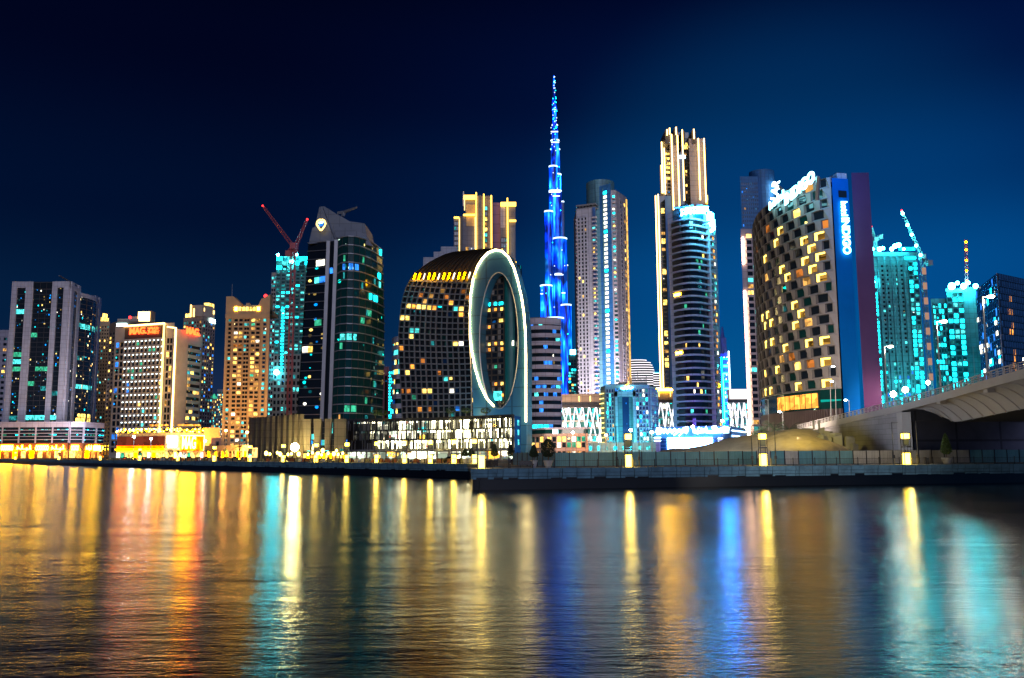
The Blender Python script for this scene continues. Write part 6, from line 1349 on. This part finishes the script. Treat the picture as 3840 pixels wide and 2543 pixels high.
# ================================================================== near promenade
NA, NB = Vector((-5.6, 127.5)), Vector((84, 144)); ND = (NB - NA).normalized(); NN = Vector((-ND.y, ND.x))
def near(px, inland):                # point on the near promenade, at photo column px, so many metres inland of the quay line
    a = NA + NN * inland; p = PL(px, 1745, tuple(a), tuple(a + ND)); return Vector((p.x, p.y))
ZP = GZ + .08
def sandhill():
    prof = [(2440, 1702), (2520, 1690), (2600, 1678), (2660, 1668), (2740, 1655), (2800, 1643), (2870, 1627), (2940, 1613), (2990, 1608), (3035, 1607), (3070, 1622), (3120, 1640), (3160, 1662), (3200, 1690), (3230, 1702)]
    m = MB(); rows = []
    top = [P(x, y, 205 - (x - 2440) * .02) for x, y in prof]
    n = 90; nr = 16
    def tp(s):
        t = s * (len(top) - 1); i = min(int(t), len(top) - 2); f = t - i; f2 = f * f * (3 - 2 * f) * .4 + f * .6; return top[i].lerp(top[i + 1], f2)
    from mathutils import noise
    for j in range(nr + 1):
        q = j / nr; row = []
        for i in range(n + 1):
            p = tp(i / n); h = max(0, p.z - GZ); sh = math.cos((q - .42) / .58 * math.pi / 2) if q > .42 else math.sin(q / .42 * math.pi / 2) ** .85
            y = p.y - 26 + 60 * q; nz = noise.noise(Vector((p.x * .14, y * .14, 3))) * 1.1 + noise.noise(Vector((p.x * .5, y * .5, 1))) * .3
            k = (p.y - 26 + 25.2 - y); row.append((p.x * (y / p.y) if q <= .42 else p.x * (1 + (y / p.y - 1) * .3), y, GZ - .3 + (h + .3) * max(0, sh) + nz * min(1, h / 3) * (1 if q < .4 or q > .5 else .3) * (sh > .02)))
        rows.append(row)
    i0 = len(m.v); m.v = [v for r_ in rows for v in r_]; mi = m.mi('sand')
    for j in range(nr):
        for i in range(n): a = j * (n + 1) + i; m.f.append((a, a + 1, a + n + 2, a + n + 1)); m.m.append(mi)
    tag(m.build('sand_hill', None, True), '', '', kind='structure')
    light('SPOT', (50, 158, 15), 42000, (1, .8, .12), .5, to=(61, 191, 8), spot=R(50))  # unseen spot added to brighten the crest of the sand
    # broken concrete on the flank
    for i, (x, y, s, lab) in enumerate(((3062, 1610, 2.4, 'broken concrete blocks on the crest of the sand mound'), (3108, 1632, 2.2, 'slab of broken concrete lying below the bridge wall'), (3165, 1640, 1.8, 'rounded concrete lump at the right flank of the sand mound'), (3182, 1672, 1.6, 'lowest chunk of broken concrete near the hoarding'))):
        c = P(x, y, 192 if i == 0 else 184); m = MB()
        for q in range(5):
            o = Vector((random.uniform(-s, s), random.uniform(-1, 1), random.uniform(-.5, .4))); w = random.uniform(.4, .9) * s * .6; a = random.uniform(0, 3)
            ring = [(c.x + o.x + w * 1.5 * math.cos(a + t * math.pi / 2), c.y + o.y + w * math.sin(a + t * math.pi / 2)) for t in range(4)]
            m.prism(ring, c.z + o.z - 2.2, [c.z + o.z + random.uniform(-.2, .35) for _ in range(4)], 'rub')
        if i == 0:
            for dx in (-.6, .6): m.tube([(c.x + dx, c.y, c.z), (c.x + dx, c.y, c.z + 1.9)], .22, 'rub', 6)
        tag(m.build('rubble'), lab, 'rubble', 'concrete rubble by the ramp')
sandhill()
def fence():
    pts = [(near(1925, 30)), near(2080, 11.5), near(2460, 11), near(3300, 11.3), near(3870, 11.5)]
    r = empty('hoarding_fence', 'long corrugated site hoarding with dark posts, behind the promenade railing', 'fence', (pts[0].x, pts[0].y, ZP)); L = 0
    for a, b in zip(pts, pts[1:]):
        n = max(1, round((b - a).length / 2.45)); f = Face([a, b], ZP, ZP + 2.25)
        for i in range(n):
            c = f.at((i + .5) / n); px = 1920 + FP * c.x / c.y
            k = 'hoardw' if 3210 < px < 3620 else ('hoard' if not (2820 < px < 3030 and i % 2) else 'hoardw')
            m = MB(); f.box(m, i / n + .02 / n, (i + 1) / n - .02 / n, .03, .98 + random.uniform(-.015, .015), -.04, .04, k)
            for q in range(7): f.box(m, (i + .06 + q * .135) / n, (i + .11 + q * .135) / n, .04, .96, .04, .08, k)
            m.build('panel', r); m = MB(); f.box(m, i / n - .025 / n, i / n + .025 / n, 0, 1.02, .04, .16, 'black'); m.build('post', r)
fence()
def rails():
    spans = [(1846, 1908, 'corner'), (1912, 2320, ''), (2330, 2343, ''), (2374, 2845, ''), (2891, 3375, ''), (3420, 3880, '')]
    labs = ['dense black railing at the corner of the near promenade', 'black promenade railing between the promenade corner and the first lamp tower on the straight quay', 'short railing piece tight against the left of the first lamp tower on the straight quay', 'black railing between the first and the second lamp tower of the straight quay', 'black railing between the second lamp tower and the one by the bridge pilaster', 'black railing running right from the lamp tower by the bridge pilaster']
    for (a, b, _), lab in zip(spans, labs):
        A, B = near(a, .9), near(b, .9); L = (B - A).length; f = Face([A, B], ZP, ZP + 1.1)
        r = empty('railing', lab, 'railing', (A.x, A.y, ZP), 'black railings along the near promenade')
        m = MB(); f.box(m, 0, 1, .9, .94, -.03, .03, 'black'); f.box(m, 0, 1, .1, .14, -.03, .03, 'black'); n = int(L / .2)
        for i in range(n): f.box(m, i / n, i / n + .022 / L, .12, .92, -.012, .012, 'black')
        m.build('bars', r); n = max(1, round(L / 3.6))
        for i in range(n + 1): m = MB(); u = min(1 - .1 / L, i / n); f.box(m, u, u + .09 / L, 0, 1.08, -.05, .05, 'black'); m.build('post', r)
    A, B = Vector((-4.6, 129)), Vector((-2.4, 149)); f = Face([B, A], ZP, ZP + 1.1); r = empty('railing', 'black railing on the return side of the near promenade, running back from its corner', 'railing', (A.x, A.y, ZP), 'black railings along the near promenade')
    m = MB(); [f.box(m, i / 90, i / 90 + .002, .1, .92, -.02, .02, 'black') for i in range(90)]; f.box(m, 0, 1, .9, .95, -.03, .03, 'black'); m.build('bars', r)
    for i in range(6): m = MB(); f.box(m, i / 5 * .99, i / 5 * .99 + .005, 0, 1.05, -.05, .05, 'black'); m.build('post', r)
rails()
def lamp_tower(x, y, label, lit=True, group='lamp towers along the near promenade', s=1.0, power=260, ang=0):
    r = empty('lamp_tower', label, 'lamp tower', (x, y, ZP), group); h = 4.9 * s; w = .52 * s
    m = MB()
    for a in (-1, 1):
        for b in (-1, 1): m.box(x + a * w - .05, x + a * w + .05, y + b * w - .05, y + b * w + .05, ZP, ZP + h, 'black')
    m.box(x - w - .06, x + w + .06, y - w - .06, y + w + .06, ZP + h, ZP + h + .08, 'black'); m.box(x - w, x + w, y - w, y + w, ZP + .58 * h - .2, ZP + .58 * h, 'black'); m.box(x - w - .02, x + w + .02, y - w - .02, y + w + .02, ZP + .795 * h, ZP + .805 * h, 'black'); m.build('frame', r)
    m = MB(); m.box(x - w * .78, x + w * .78, y - w * .78, y + w * .78, ZP + .04, ZP + .36 * h, 'tower'); m.build('base_lantern', r)
    if lit: m = MB(); m.box(x - w * .85, x + w * .85, y - w * .85, y + w * .85, ZP + .83 * h, ZP + .985 * h, 'tower'); m.build('top_lantern', r)
    m = MB(); m.box(x - w * .7, x + w * .7, y - w * .7, y + w * .7, ZP + .60 * h, ZP + .79 * h, 'perf'); m.build('screen_box', r)
    if power: light('POINT', (x, y - 1.2, ZP + 1.0), power, (1, .75, .2), .3); light('POINT', (x, y - 1.3, ZP + 4.4), power * .6, (1, .75, .2), .3)
    return r
W_['perf'] = wall('perforated screen', (.07, .08, .06), .5, .5, (.25, .25))
for px, lab in ((2357, 'first square lamp tower on the straight quay, in front of the teal hotel'), (2863, 'square lamp tower in front of the sand mound'), (3401, 'square lamp tower in front of the bridge pilaster')):
    p = near(px, 1.9); lamp_tower(p.x, p.y, lab)
p = near(1806, 1.6); lamp_tower(p.x, p.y, 'lamp tower at the corner of the near promenade with only its base lit', False)
for i, (px, top, lab) in enumerate(((1909, 1608, 'thin black pole right of the unlit topped corner lamp tower'), (2313, 1598, 'thin black pole left of the lamp tower by the teal hotel'), (2398, 1598, 'thin black pole right of the lamp tower by the teal hotel'), (2822, 1596, 'thin black pole left of the lamp tower by the sand mound'), (2910, 1590, 'thin black pole right of the lamp tower by the sand mound'), (3353, 1583, 'thin black pole left of the lamp tower by the bridge pilaster'), (3444, 1577, 'thin black pole right of the lamp tower by the bridge pilaster'))):
    p = near(px, 1.1); z = zat(p.x, p.y, top); r = empty('banner_pole', lab, 'pole', (p.x, p.y, ZP), 'thin poles along the near promenade')
    m = MB(); m.tube([(p.x, p.y, ZP), (p.x, p.y, z)], [.09, .05], 'black', 6); m.build('pole', r); m = MB(); m.tube([(p.x, p.y, z - .05), (p.x + 1.0, p.y, z - .05)], .035, 'black', 5); m.build('arm', r); m = MB(); m.box(p.x - .16, p.x + .16, p.y - .16, p.y + .16, ZP + 1.0, ZP + 1.5, 'black'); m.build('junction_box', r)
def pot_tree(p, h, w, label, potw=.8, kind='leafd', pot='pot', seed=0, shape='cone', group='clipped trees in pots'):
    random.seed(seed); x, y = p; r = empty('potted_tree', label, 'potted tree', (x, y, ZP), group)
    m = MB(); m.tube([(x, y, ZP), (x, y, ZP + .2), (x, y, ZP + 1.0), (x, y, ZP + 1.06)], [potw * .55, potw * .6, potw, potw * .95], pot, 14); m.build('pot', r, False)
    m = MB(); m.tube([(x, y, ZP + .9), (x + .04, y, ZP + 1.5), (x, y, ZP + 2.2)], [.08, .07, .06], 'bark', 6)
    for q in range(5): a = q * 1.3; m.tube([(x, y, ZP + 1.7 + q * .1), (x + .4 * w * math.cos(a), y + .4 * w * math.sin(a), ZP + 2.2 + q * .2)], [.04, .02], 'bark', 4)
    m.build('trunk', r); m = MB(); z0, z1 = ZP + 1.55, ZP + h
    for q in range(2600):
        t = random.random(); rad = w * (min(1, t * 5 + .35) * (1 - t) ** .62 if shape == 'cone' else math.sin(math.pi * min(1, t * .9 + .08)) ** .6) * 1.12
        rr = rad * random.random() ** .35 * random.uniform(.8, 1.08); a = random.uniform(0, 6.283); c = Vector((x + rr * math.cos(a), y + rr * math.sin(a), z0 + (z1 - z0) * t)); u = Vector([random.gauss(0, 1) for _ in range(3)]).normalized() * .1; v = Vector([random.gauss(0, 1) for _ in range(3)]).normalized() * .08
        m.face([c - u, c + v, c + u, c - v], kind)
    m.build('crown', r); return r
pot_tree(near(2002, 4.5), 3.4, .72, 'smaller dark clipped tree in a pale pot near the promenade corner', .62, seed=1)
pot_tree(near(2056, 3.5), 4.2, .98, 'larger dark clipped tree in a wide pale pot near the promenade corner', .78, seed=2, shape='egg')
pot_tree(near(3552, 4.5), 4.9, .95, 'green clipped tree in a wide white pot beneath the bridge', .9, 'leaf', seed=3)
for i, (px, d, h) in enumerate(((1744, 200, 3.2), (1767, 199, 3.4), (1855, 190, 4.2), (1915, 186, 3.9))):
    q = P(px, 1720, d); pot_tree((q.x, q.y), h, .9, ['small bushy potted tree at the far quay, leftmost by the white lit car park', 'bushy potted tree beside a white lit doorway of the car park', 'tall pointed potted tree before the right part of the car park', 'pointed potted tree before the blue end wall of the car park'][i], .7, seed=9 + i, group='potted trees before the car park')
r = empty('litter_bin', 'small black litter bin between the lamp tower and the potted tree beneath the bridge', 'litter bin', (*near(3476, 3), ZP)); p = near(3476, 3)
m = MB(); m.box(p.x - .28, p.x + .28, p.y - .25, p.y + .25, ZP, ZP + .95, 'black'); m.build('body', r); m = MB(); m.box(p.x - .32, p.x - .1, p.y - .29, p.y + .29, ZP + .95, ZP + 1.12, 'black'); m.box(p.x - .32, p.x + .32, p.y - .1, p.y + .29, ZP + .95, ZP + 1.0, 'black'); m.build('hood', r)
r = empty('bench', 'dark bench and planter edge by the two potted trees near the promenade corner', 'bench', (*near(1975, 4), ZP)); p = near(1975, 4)
m = MB(); m.box(p.x - 1.1, p.x + 1.1, p.y - .3, p.y + .3, ZP + .4, ZP + .52, 'black'); m.build('seat', r)
for s in (-.9, .9): m = MB(); m.box(p.x + s - .08, p.x + s + .08, p.y - .25, p.y + .25, ZP, ZP + .4, 'black'); m.build('leg', r)
m = MB(); m.box(p.x - 1.1, p.x + 1.1, p.y + .25, p.y + .32, ZP + .5, ZP + 1.0, 'black'); m.build('backrest', r)
# ================================================================== far quay
FA, FB = Vector(L0), Vector(L1); FD = (FB - FA).normalized(); FN = Vector((-FD.y, FD.x))
def far(px, inland): a = FA + FN * inland; p = PL(px, 1727, tuple(a), tuple(a + FD)); return Vector((p.x, p.y))
for i, px in enumerate((57, 220, 375, 523, 667, 803, 936, 1062, 1185, 1301, 1413, 1517, 1614, 1702, 1779)):
    p = far(px, 1.8); near_what = ['orange lit shops, leftmost', 'orange lit shops, second from the left', 'orange lit shops, third from the left', 'maroon video screen', 'lit orange screen of the mall', 'low amber shop row', 'left edge of the fluted wall', 'fluted wall, left of the flood lamp', 'fluted wall, right of the flood lamp', 'left corner of the car park', 'left third of the car park', 'middle of the car park', 'right half of the car park', 'last but one bay of the car park', 'right end of the car park'][i]
    lamp_tower(p.x, p.y, 'far quay lamp tower in front of the ' + near_what, True, 'lamp towers along the far quay', 1.05, 150 if i > 5 else 0)
def far_rail():
    r = empty('railing', 'long dark railing along the edge of the far quay', 'railing', (FB.x, FB.y, ZP)); a, b = far(-20, .8), far(1795, .8); f = Face([a, b], ZP, ZP + 1.15)
    m = MB(); f.box(m, 0, 1, .9, .98, -.04, .04, 'black'); f.box(m, 0, 1, .1, .16, -.03, .03, 'black'); [f.box(m, i / 300, i / 300 + .00008, .12, .92, -.02, .02, 'black') for i in range(300)]; m.build('bars', r)
    for i in range(95): u = 1 - (1 - i / 95) ** .75 if False else i / 95; m = MB(); f.box(m, u, u + .0006, 0, 1.05, -.06, .06, 'black'); m.build('post', r)
far_rail()
GB = []
for ki, (k, lab) in enumerate((('orange', 'orange plastic barrier'), ('rust', 'rust red barrier board'), ('olive', 'grey green barrier board'), ('pot', 'pale concrete barrier'))):
    m = MB(); m.hexa([(-1.1, -.3, 0), (1.1, -.3, 0), (1.1, .3, 0), (-1.1, .3, 0)], [(-1.05, -.1, 1.0), (1.05, -.1, 1.0), (1.05, .1, 1.0), (-1.05, .1, 1.0)], k); m.box(-1.1, -.9, -.32, .32, 0, .15, k); m.box(.9, 1.1, -.32, .32, 0, .15, k)
    o = m.build('barrier'); GB.append((o, lab))
used = set(); d = 0; random.seed(5); pos = far(20, 7.5); end = far(1790, 7.5); nB = 0; LT = (end - pos).length
while d < LT - 3:
    p = pos + FD * d; px = 1920 + FP * p.x / p.y; ki = random.choice([0, 1, 2, 3, 1, 2]) if px > 430 else random.choice([1, 2, 2, 2])
    o, lab = GB[ki]
    if ki in used: o = o.copy(); COL.objects.link(o)
    used.add(ki); o.location = (p.x, p.y, ZP); o.rotation_euler = (0, 0, math.atan2(FD.y, FD.x)); tag(o, lab + ' in the row along the far quay', 'barrier', lab + 's along the far quay'); nB += 1
    d += random.choice([2.5, 2.6, 3.5, 4.5]) * (2.2 if px < 430 else 1)
def car_proto(k):
    r = bpy.data.objects.new('parked_car', None); COL.objects.link(r)
    def S_(m, n): return m.build(n, r)
    m = MB(); sec = [(-2.2, .35), (-2.25, .75), (-1.9, .95), (-1.0, 1.0), (1.3, 1.0), (2.1, .85), (2.25, .5), (2.2, .3)]
    a = [(x, -.88, z) for x, z in sec]; b = [(x, .88, z) for x, z in sec]; m.face(a[::-1], k); m.face(b, k)
    for i in range(8): j = (i + 1) % 8; m.face([a[i], a[j], b[j], b[i]], k)
    S_(m, 'body'); m = MB(); m.hexa([(-1.6, -.82, .98), (1.2, -.82, .98), (1.2, .82, .98), (-1.6, .82, .98)], [(-1.0, -.66, 1.48), (.55, -.66, 1.48), (.55, .66, 1.48), (-1.0, .66, 1.48)], 'gplain'); S_(m, 'cabin')
    for x in (-1.35, 1.35):
        for y in (-.86, .86): m = MB(); m.tube([(x, y - .1, .33), (x, y + .1, .33)], .33, 'black', 10); S_(m, 'wheel')
    for y in (-.6, .6): m = MB(); m.box(2.2, 2.28, y - .2, y + .2, .6, .75, 'shop'); S_(m, 'headlight'); m = MB(); m.box(-2.3, -2.22, y - .2, y + .2, .65, .8, 'red'); S_(m, 'tail_light')
    return r
PC = {}
carspec = [(468, 'card', 'black car parked left of the maroon video screen'), (500, 'carw', 'white car parked under the left half of the maroon screen'), (540, 'carg', 'silver car parked under the middle of the maroon screen'), (575, 'card', 'black car parked under the right half of the maroon screen'), (612, 'carw', 'white car parked under the mall logo panel'), (640, 'carg', 'silver car parked just right of the mall logo panel'), (672, 'card', 'black car parked at the left end of the orange screen'), (708, 'carr', 'red car with tail lights on below the orange screen'), (742, 'carw', 'white car parked under the right end of the orange screen'), (775, 'card', 'black car parked left of the low amber shop row'), (812, 'carg', 'silver car in front of the low amber shop row'), (846, 'carw', 'white car at the foot of the orange street lamp'), (884, 'card', 'black car in front of the small palm'), (915, 'carw', 'white car left of the fluted wall'), (1690, 'card', 'dark pickup sized car before the car park doorway'), (1950, 'card', 'dark car behind the hoarding left end, before the bank building')]
for px, k, lab in carspec:
    if k not in PC: PC[k] = car_proto(k); r = PC[k]
    else: r = dup(PC[k], (0, 0, 0))
    p = far(px, 20) if px < 1700 else Vector(P(px, 1720, 175).xy)
    if px == 1690: p = far(px, 13)
    r.location = (p.x, p.y, GZ + .03); r.rotation_euler = (0, 0, math.atan2(FD.y, FD.x) + random.choice([0, math.pi])); tag(r, lab, 'car', 'cars parked along the far quay road')
for i, (px, top, d, k, lab) in enumerate(((848, 1615, 430, 'lampo', 'tall orange street lamp in front of the gold tower'), (927, 1621, 425, 'lampo', 'tall orange street lamp at the left edge of the fluted wall'), (503, 1638, 480, 'lampc', 'white double street lamp before the maroon video screen'), (567, 1646, 480, 'lampc', 'white single street lamp at the right of the maroon video screen'), (770, 1654, 470, 'lampw', 'small street lamp right of the mall screens'),
        (2272, 1632, 330, 'lampo', 'orange street lamp at the left foot of the teal hotel'), (2444, 1621, 330, 'lampw', 'warm street lamp at the right foot of the teal hotel'), (2148, 1622, 330, 'lampw', 'small street lamp before the peach stone bank'), (2365, 1613, 400, 'lampc', 'small cool street lamp before the recessed arch of the teal hotel'), (2195, 1604, 340, 'nolamp', 'thin unlit pole before the zigzag mall'), (2708, 1578, 400, 'lampw', 'street lamp above the right end of the script sign'), (2597, 1600, 380, 'lampw', 'street lamp before the middle of the script sign'), (2800, 1606, 300, 'lampw', 'warm street lamp left of the palms behind the sand mound'))):
    b = P(px, top, d); r = empty('street_lamp', lab, 'street lamp', (b.x, b.y, GZ)); m = MB(); m.tube([(b.x, b.y, GZ), tuple(b)], [.16, .1], 'steel', 6); m.tube([tuple(b), (b.x + .8, b.y, b.z + .1)], .07, 'steel', 5); m.build('pole', r)
    if k != 'nolamp':
        m = MB(); m.ball((b.x, b.y - .2, b.z), .75 if d > 350 else .6, k, 8, .8); m.build('lamp_head', r); c = {'lampo': (1, .4, .06), 'lampw': (1, .8, .45), 'lampc': (.85, .95, 1)}[k]; light('POINT', (b.x, b.y - 2, b.z - 1), 2600 if k == 'lampo' else 1400, c, .4)
def palm(p, h, label, seed, s=1.0):
    random.seed(seed); r = empty('palm_tree', label, 'palm tree', (p[0], p[1], GZ), 'palm trees'); x, y = p
    m = MB(); m.tube([(x, y, GZ), (x + .1, y, GZ + h * .6), (x + .15, y, GZ + h)], [.22 * s, .17 * s, .15 * s], 'bark', 7); m.build('trunk', r); m = MB()
    for i in range(22):
        a = i * 2.4; el = random.uniform(-.1, 1.1); L = random.uniform(1.8, 2.6) * s; prev = Vector((x + .15, y, GZ + h)); dirv = Vector((math.cos(a) * math.cos(el), math.sin(a) * math.cos(el), math.sin(el)))
        for q in range(8):
            nx = prev + dirv * L / 8; dirv = (dirv + Vector((0, 0, -.16))).normalized(); side = dirv.cross(Vector((0, 0, 1))).normalized() * .42 * s * (1 - q / 9)
            for sg in (-1, 1):
                for w in (0, .5): c = prev.lerp(nx, w); m.face([c, c + dirv * .1, c + side * sg + Vector((0, 0, -.22 * s))], 'leafd')
            prev = nx
    m.build('crown', r)
for i, (px, d, h, lab) in enumerate(((2822, 228, 9.6, 'palm tree at the left end of the palms, before the ribbed base'), (2862, 236, 10.6, 'second palm tree from the left, behind the sand mound'), (2902, 232, 11, 'third palm tree from the left, behind the sand mound'), (2955, 238, 10.8, 'rightmost palm tree behind the crest of the sand mound'))): p = P(px, 1600, d); palm((p.x, p.y), h - 3, lab, 20 + i, 1.7)
p = P(898, 1700, 400); palm((p.x, p.y), 6, 'dark palm tree before the low amber shop row', 31, 1.9)
for i, px in enumerate((640, 690, 735, 780, 845)):
    p = P(px, 1700, 520); random.seed(40 + i); r = empty('street_tree', ['small green lit tree under the mall logo panel', 'small green lit tree under the left half of the orange screen', 'small green lit tree under the right half of the orange screen', 'small tree at the left end of the amber shop row', 'small tree by the tall orange street lamp'][i], 'tree', (p.x, p.y, GZ), 'small trees before the mall')
    m = MB(); m.tube([(p.x, p.y, GZ), (p.x, p.y, GZ + 3)], [.15, .1], 'bark', 5); m.tube([(p.x, p.y, GZ + 2), (p.x + 1, p.y, GZ + 3.6)], .06, 'bark', 4); m.build('trunk', r); m = MB()
    for q in range(420):
        v = Vector([random.gauss(0, 1) for _ in range(3)]).normalized() * random.uniform(.3, 1) ** .4 * 1.7; c = Vector((p.x, p.y, GZ + 4)) + v; u = Vector([random.gauss(0, 1) for _ in range(3)]).normalized() * .25; w = Vector([random.gauss(0, 1) for _ in range(3)]).normalized() * .25; m.face([c - u, c + w, c + u], 'leaf')
    m.build('crown', r)
# garden lamps along the foot of the fluted wall
for i, (px, py) in enumerate(((998, 1700), (1012, 1703), (1040, 1698), (1051, 1703), (1080, 1704), (1093, 1702), (1120, 1703), (1155, 1704), (1172, 1698), (1192, 1700), (1206, 1706), (1231, 1700), (1252, 1702), (1268, 1704), (1285, 1700), (1210, 1690), (1262, 1690))):
    b = P(px, py, 335); r = empty('garden_lamp', 'small yellow garden lamp in the cluster at the foot of the fluted wall', 'garden lamp', (b.x, b.y, GZ), 'yellow garden lamps'); m = MB(); m.tube([(b.x, b.y, GZ), tuple(b)], .06, 'black', 5); m.build('post', r); m = MB(); m.ball(tuple(b), .45 if i % 3 else .65, 'lampy', 8, 1.3); m.build('lantern', r)
light('POINT', (P(1235, 1700, 332).x, 330, 5), 2600, (1, .7, .1), .5)
# awnings / kiosk at the left end of the fluted wall
p = P(955, 1725, 330); r = empty('advert_board', 'amber lit advert board with a blue side at the left end of the fluted wall', 'advert board', (p.x, p.y, GZ)); a, b = P(945, 1680, 330), P(963, 1716, 330)
m = MB(); m.box(a.x, b.x, 330, 330.4, b.z, a.z, 'advert'); m.box(a.x - .1, b.x + .1, 330.4, 330.6, GZ, a.z + .2, 'steel'); m.build('lit_panel', r); m = MB(); m.box(a.x - 1.2, a.x, 329.8, 330.2, GZ, GZ + 2.5, 'C'); m.build('blue_side', r)
# ================================================================== light of the town and the sky
w = bpy.data.worlds.new('World'); S.world = w; w.use_nodes = True; nt = w.node_tree; nt.nodes.clear()
out = nt.nodes.new('ShaderNodeOutputWorld'); bg = nt.nodes.new('ShaderNodeBackground'); bg2 = nt.nodes.new('ShaderNodeBackground'); add = nt.nodes.new('ShaderNodeAddShader')
sky = nt.nodes.new('ShaderNodeTexSky'); sky.sky_type = 'NISHITA'; sky.sun_disc = False; sky.sun_elevation = R(-6); sky.sun_rotation = R(160); bg2.inputs[1].default_value = .02; nt.links.new(sky.outputs[0], bg2.inputs[0])
tc = nt.nodes.new('ShaderNodeTexCoord'); sp = nt.nodes.new('ShaderNodeSeparateXYZ'); nt.links.new(tc.outputs['Generated'], sp.inputs[0])
rl = ramp(nt, [(0, (.006, .018, .058)), (.06, (.009, .022, .066)), (.14, (.0012, .013, .048)), (.26, (.0003, .005, .027)), (.42, (.0003, .0015, .013)), (.55, (.0002, .0005, .005))])
rr = ramp(nt, [(0, (.0005, .085, .24)), (.08, (.0005, .072, .23)), (.18, (.0004, .05, .2)), (.28, (.0003, .02, .105)), (.38, (.0003, .007, .05)), (.52, (.0002, .0015, .016))])
rl.color_ramp.interpolation = rr.color_ramp.interpolation = 'EASE'
nt.links.new(sp.outputs[2], rl.inputs[0]); nt.links.new(sp.outputs[2], rr.inputs[0])
mr = nt.nodes.new('ShaderNodeMapRange'); mr.interpolation_type = 'SMOOTHSTEP'; mr.inputs['From Min'].default_value = -.3; mr.inputs['From Max'].default_value = .38; nt.links.new(sp.outputs[0], mr.inputs['Value'])
mx = nt.nodes.new('ShaderNodeMix'); mx.data_type = 'RGBA'; nt.links.new(mr.outputs[0], mx.inputs['Factor']); nt.links.new(rl.outputs[0], mx.inputs[6]); nt.links.new(rr.outputs[0], mx.inputs[7])
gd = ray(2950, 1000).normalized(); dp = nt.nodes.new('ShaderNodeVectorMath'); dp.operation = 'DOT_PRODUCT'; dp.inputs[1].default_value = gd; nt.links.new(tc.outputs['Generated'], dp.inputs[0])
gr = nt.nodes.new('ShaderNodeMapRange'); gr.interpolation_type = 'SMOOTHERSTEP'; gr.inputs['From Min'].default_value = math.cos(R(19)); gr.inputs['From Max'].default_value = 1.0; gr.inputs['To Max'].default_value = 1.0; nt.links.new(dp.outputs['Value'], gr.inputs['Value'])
gl_ = nt.nodes.new('ShaderNodeMix'); gl_.data_type = 'RGBA'; gl_.blend_type = 'ADD'; gl_.inputs[7].default_value = (.0, .022, .062, 1); nt.links.new(gr.outputs[0], gl_.inputs['Factor']); nt.links.new(mx.outputs[2], gl_.inputs[6]); mx = gl_  # blue bloom of the roof signs, painted into the sky as skyglow
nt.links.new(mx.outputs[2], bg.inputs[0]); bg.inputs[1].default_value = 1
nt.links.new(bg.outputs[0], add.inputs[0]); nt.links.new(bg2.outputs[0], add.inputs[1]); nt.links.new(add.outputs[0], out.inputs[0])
light('SUN', (0, -100, 200), .75, (.72, .74, 1), R(25), to=(-20, 500, 0))  # weak sun added as city glow, to light the facades
# unseen area lamps added to brighten facades, tower feet and the bridge
for px, d, z, pw, col, sz, tg in ((120, 690, 6, 26000, (1, .5, .12), 14, (120, 735, 14)), (560, 560, 8, 30000, (1, .6, .15), 12, (540, 640, 30)), (715, 580, 6, 26000, (1, .45, .08), 10, (705, 650, 40)), (900, 520, 6, 60000, (1, .5, .1), 12, (910, 560, 40)), (1260, 480, 25, 9000, (.1, .7, .5), 12, (1340, 450, 60)),
                                  (2120, 600, 10, 60000, (1, .62, .35), 16, (2200, 750, 60)), (3000, 180, 6, 1500, (1, .8, .6), 4, (3250, 175, 8))):
    a = P(px, 1690, d); b = P(tg[0], 1690, tg[1]); light('AREA', (a.x, d, z), pw, col, sz, to=(b.x, tg[1], tg[2]))
light('AREA', (28, 168, 8), 9000, (.8, .88, 1), 8, to=(76, 190, 9)); light('AREA', (38, 112, 4.2), 2400, (1, .93, .85), 5, to=(70, 135, 13))
light('AREA', P(330, 1600, 700), 60000, (.9, .85, 1), 20, to=P(300, 1300, 800))
light('AREA', P(2080, 1600, 400), 7000, (1, .8, .7), 12, to=P(2040, 1400, 470))
V = S.view_settings; S.display_settings.display_device = 'sRGB'; V.view_transform = 'Standard'; V.look = 'None'; V.gamma = 1; V.exposure = 0; V.use_curve_mapping = False
cy = S.cycles; cy.max_bounces = 5; cy.diffuse_bounces = 2; cy.glossy_bounces = 3; cy.transmission_bounces = 2; cy.sample_clamp_indirect = 60; cy.caustics_reflective = False; cy.caustics_refractive = False; cy.use_denoising = True
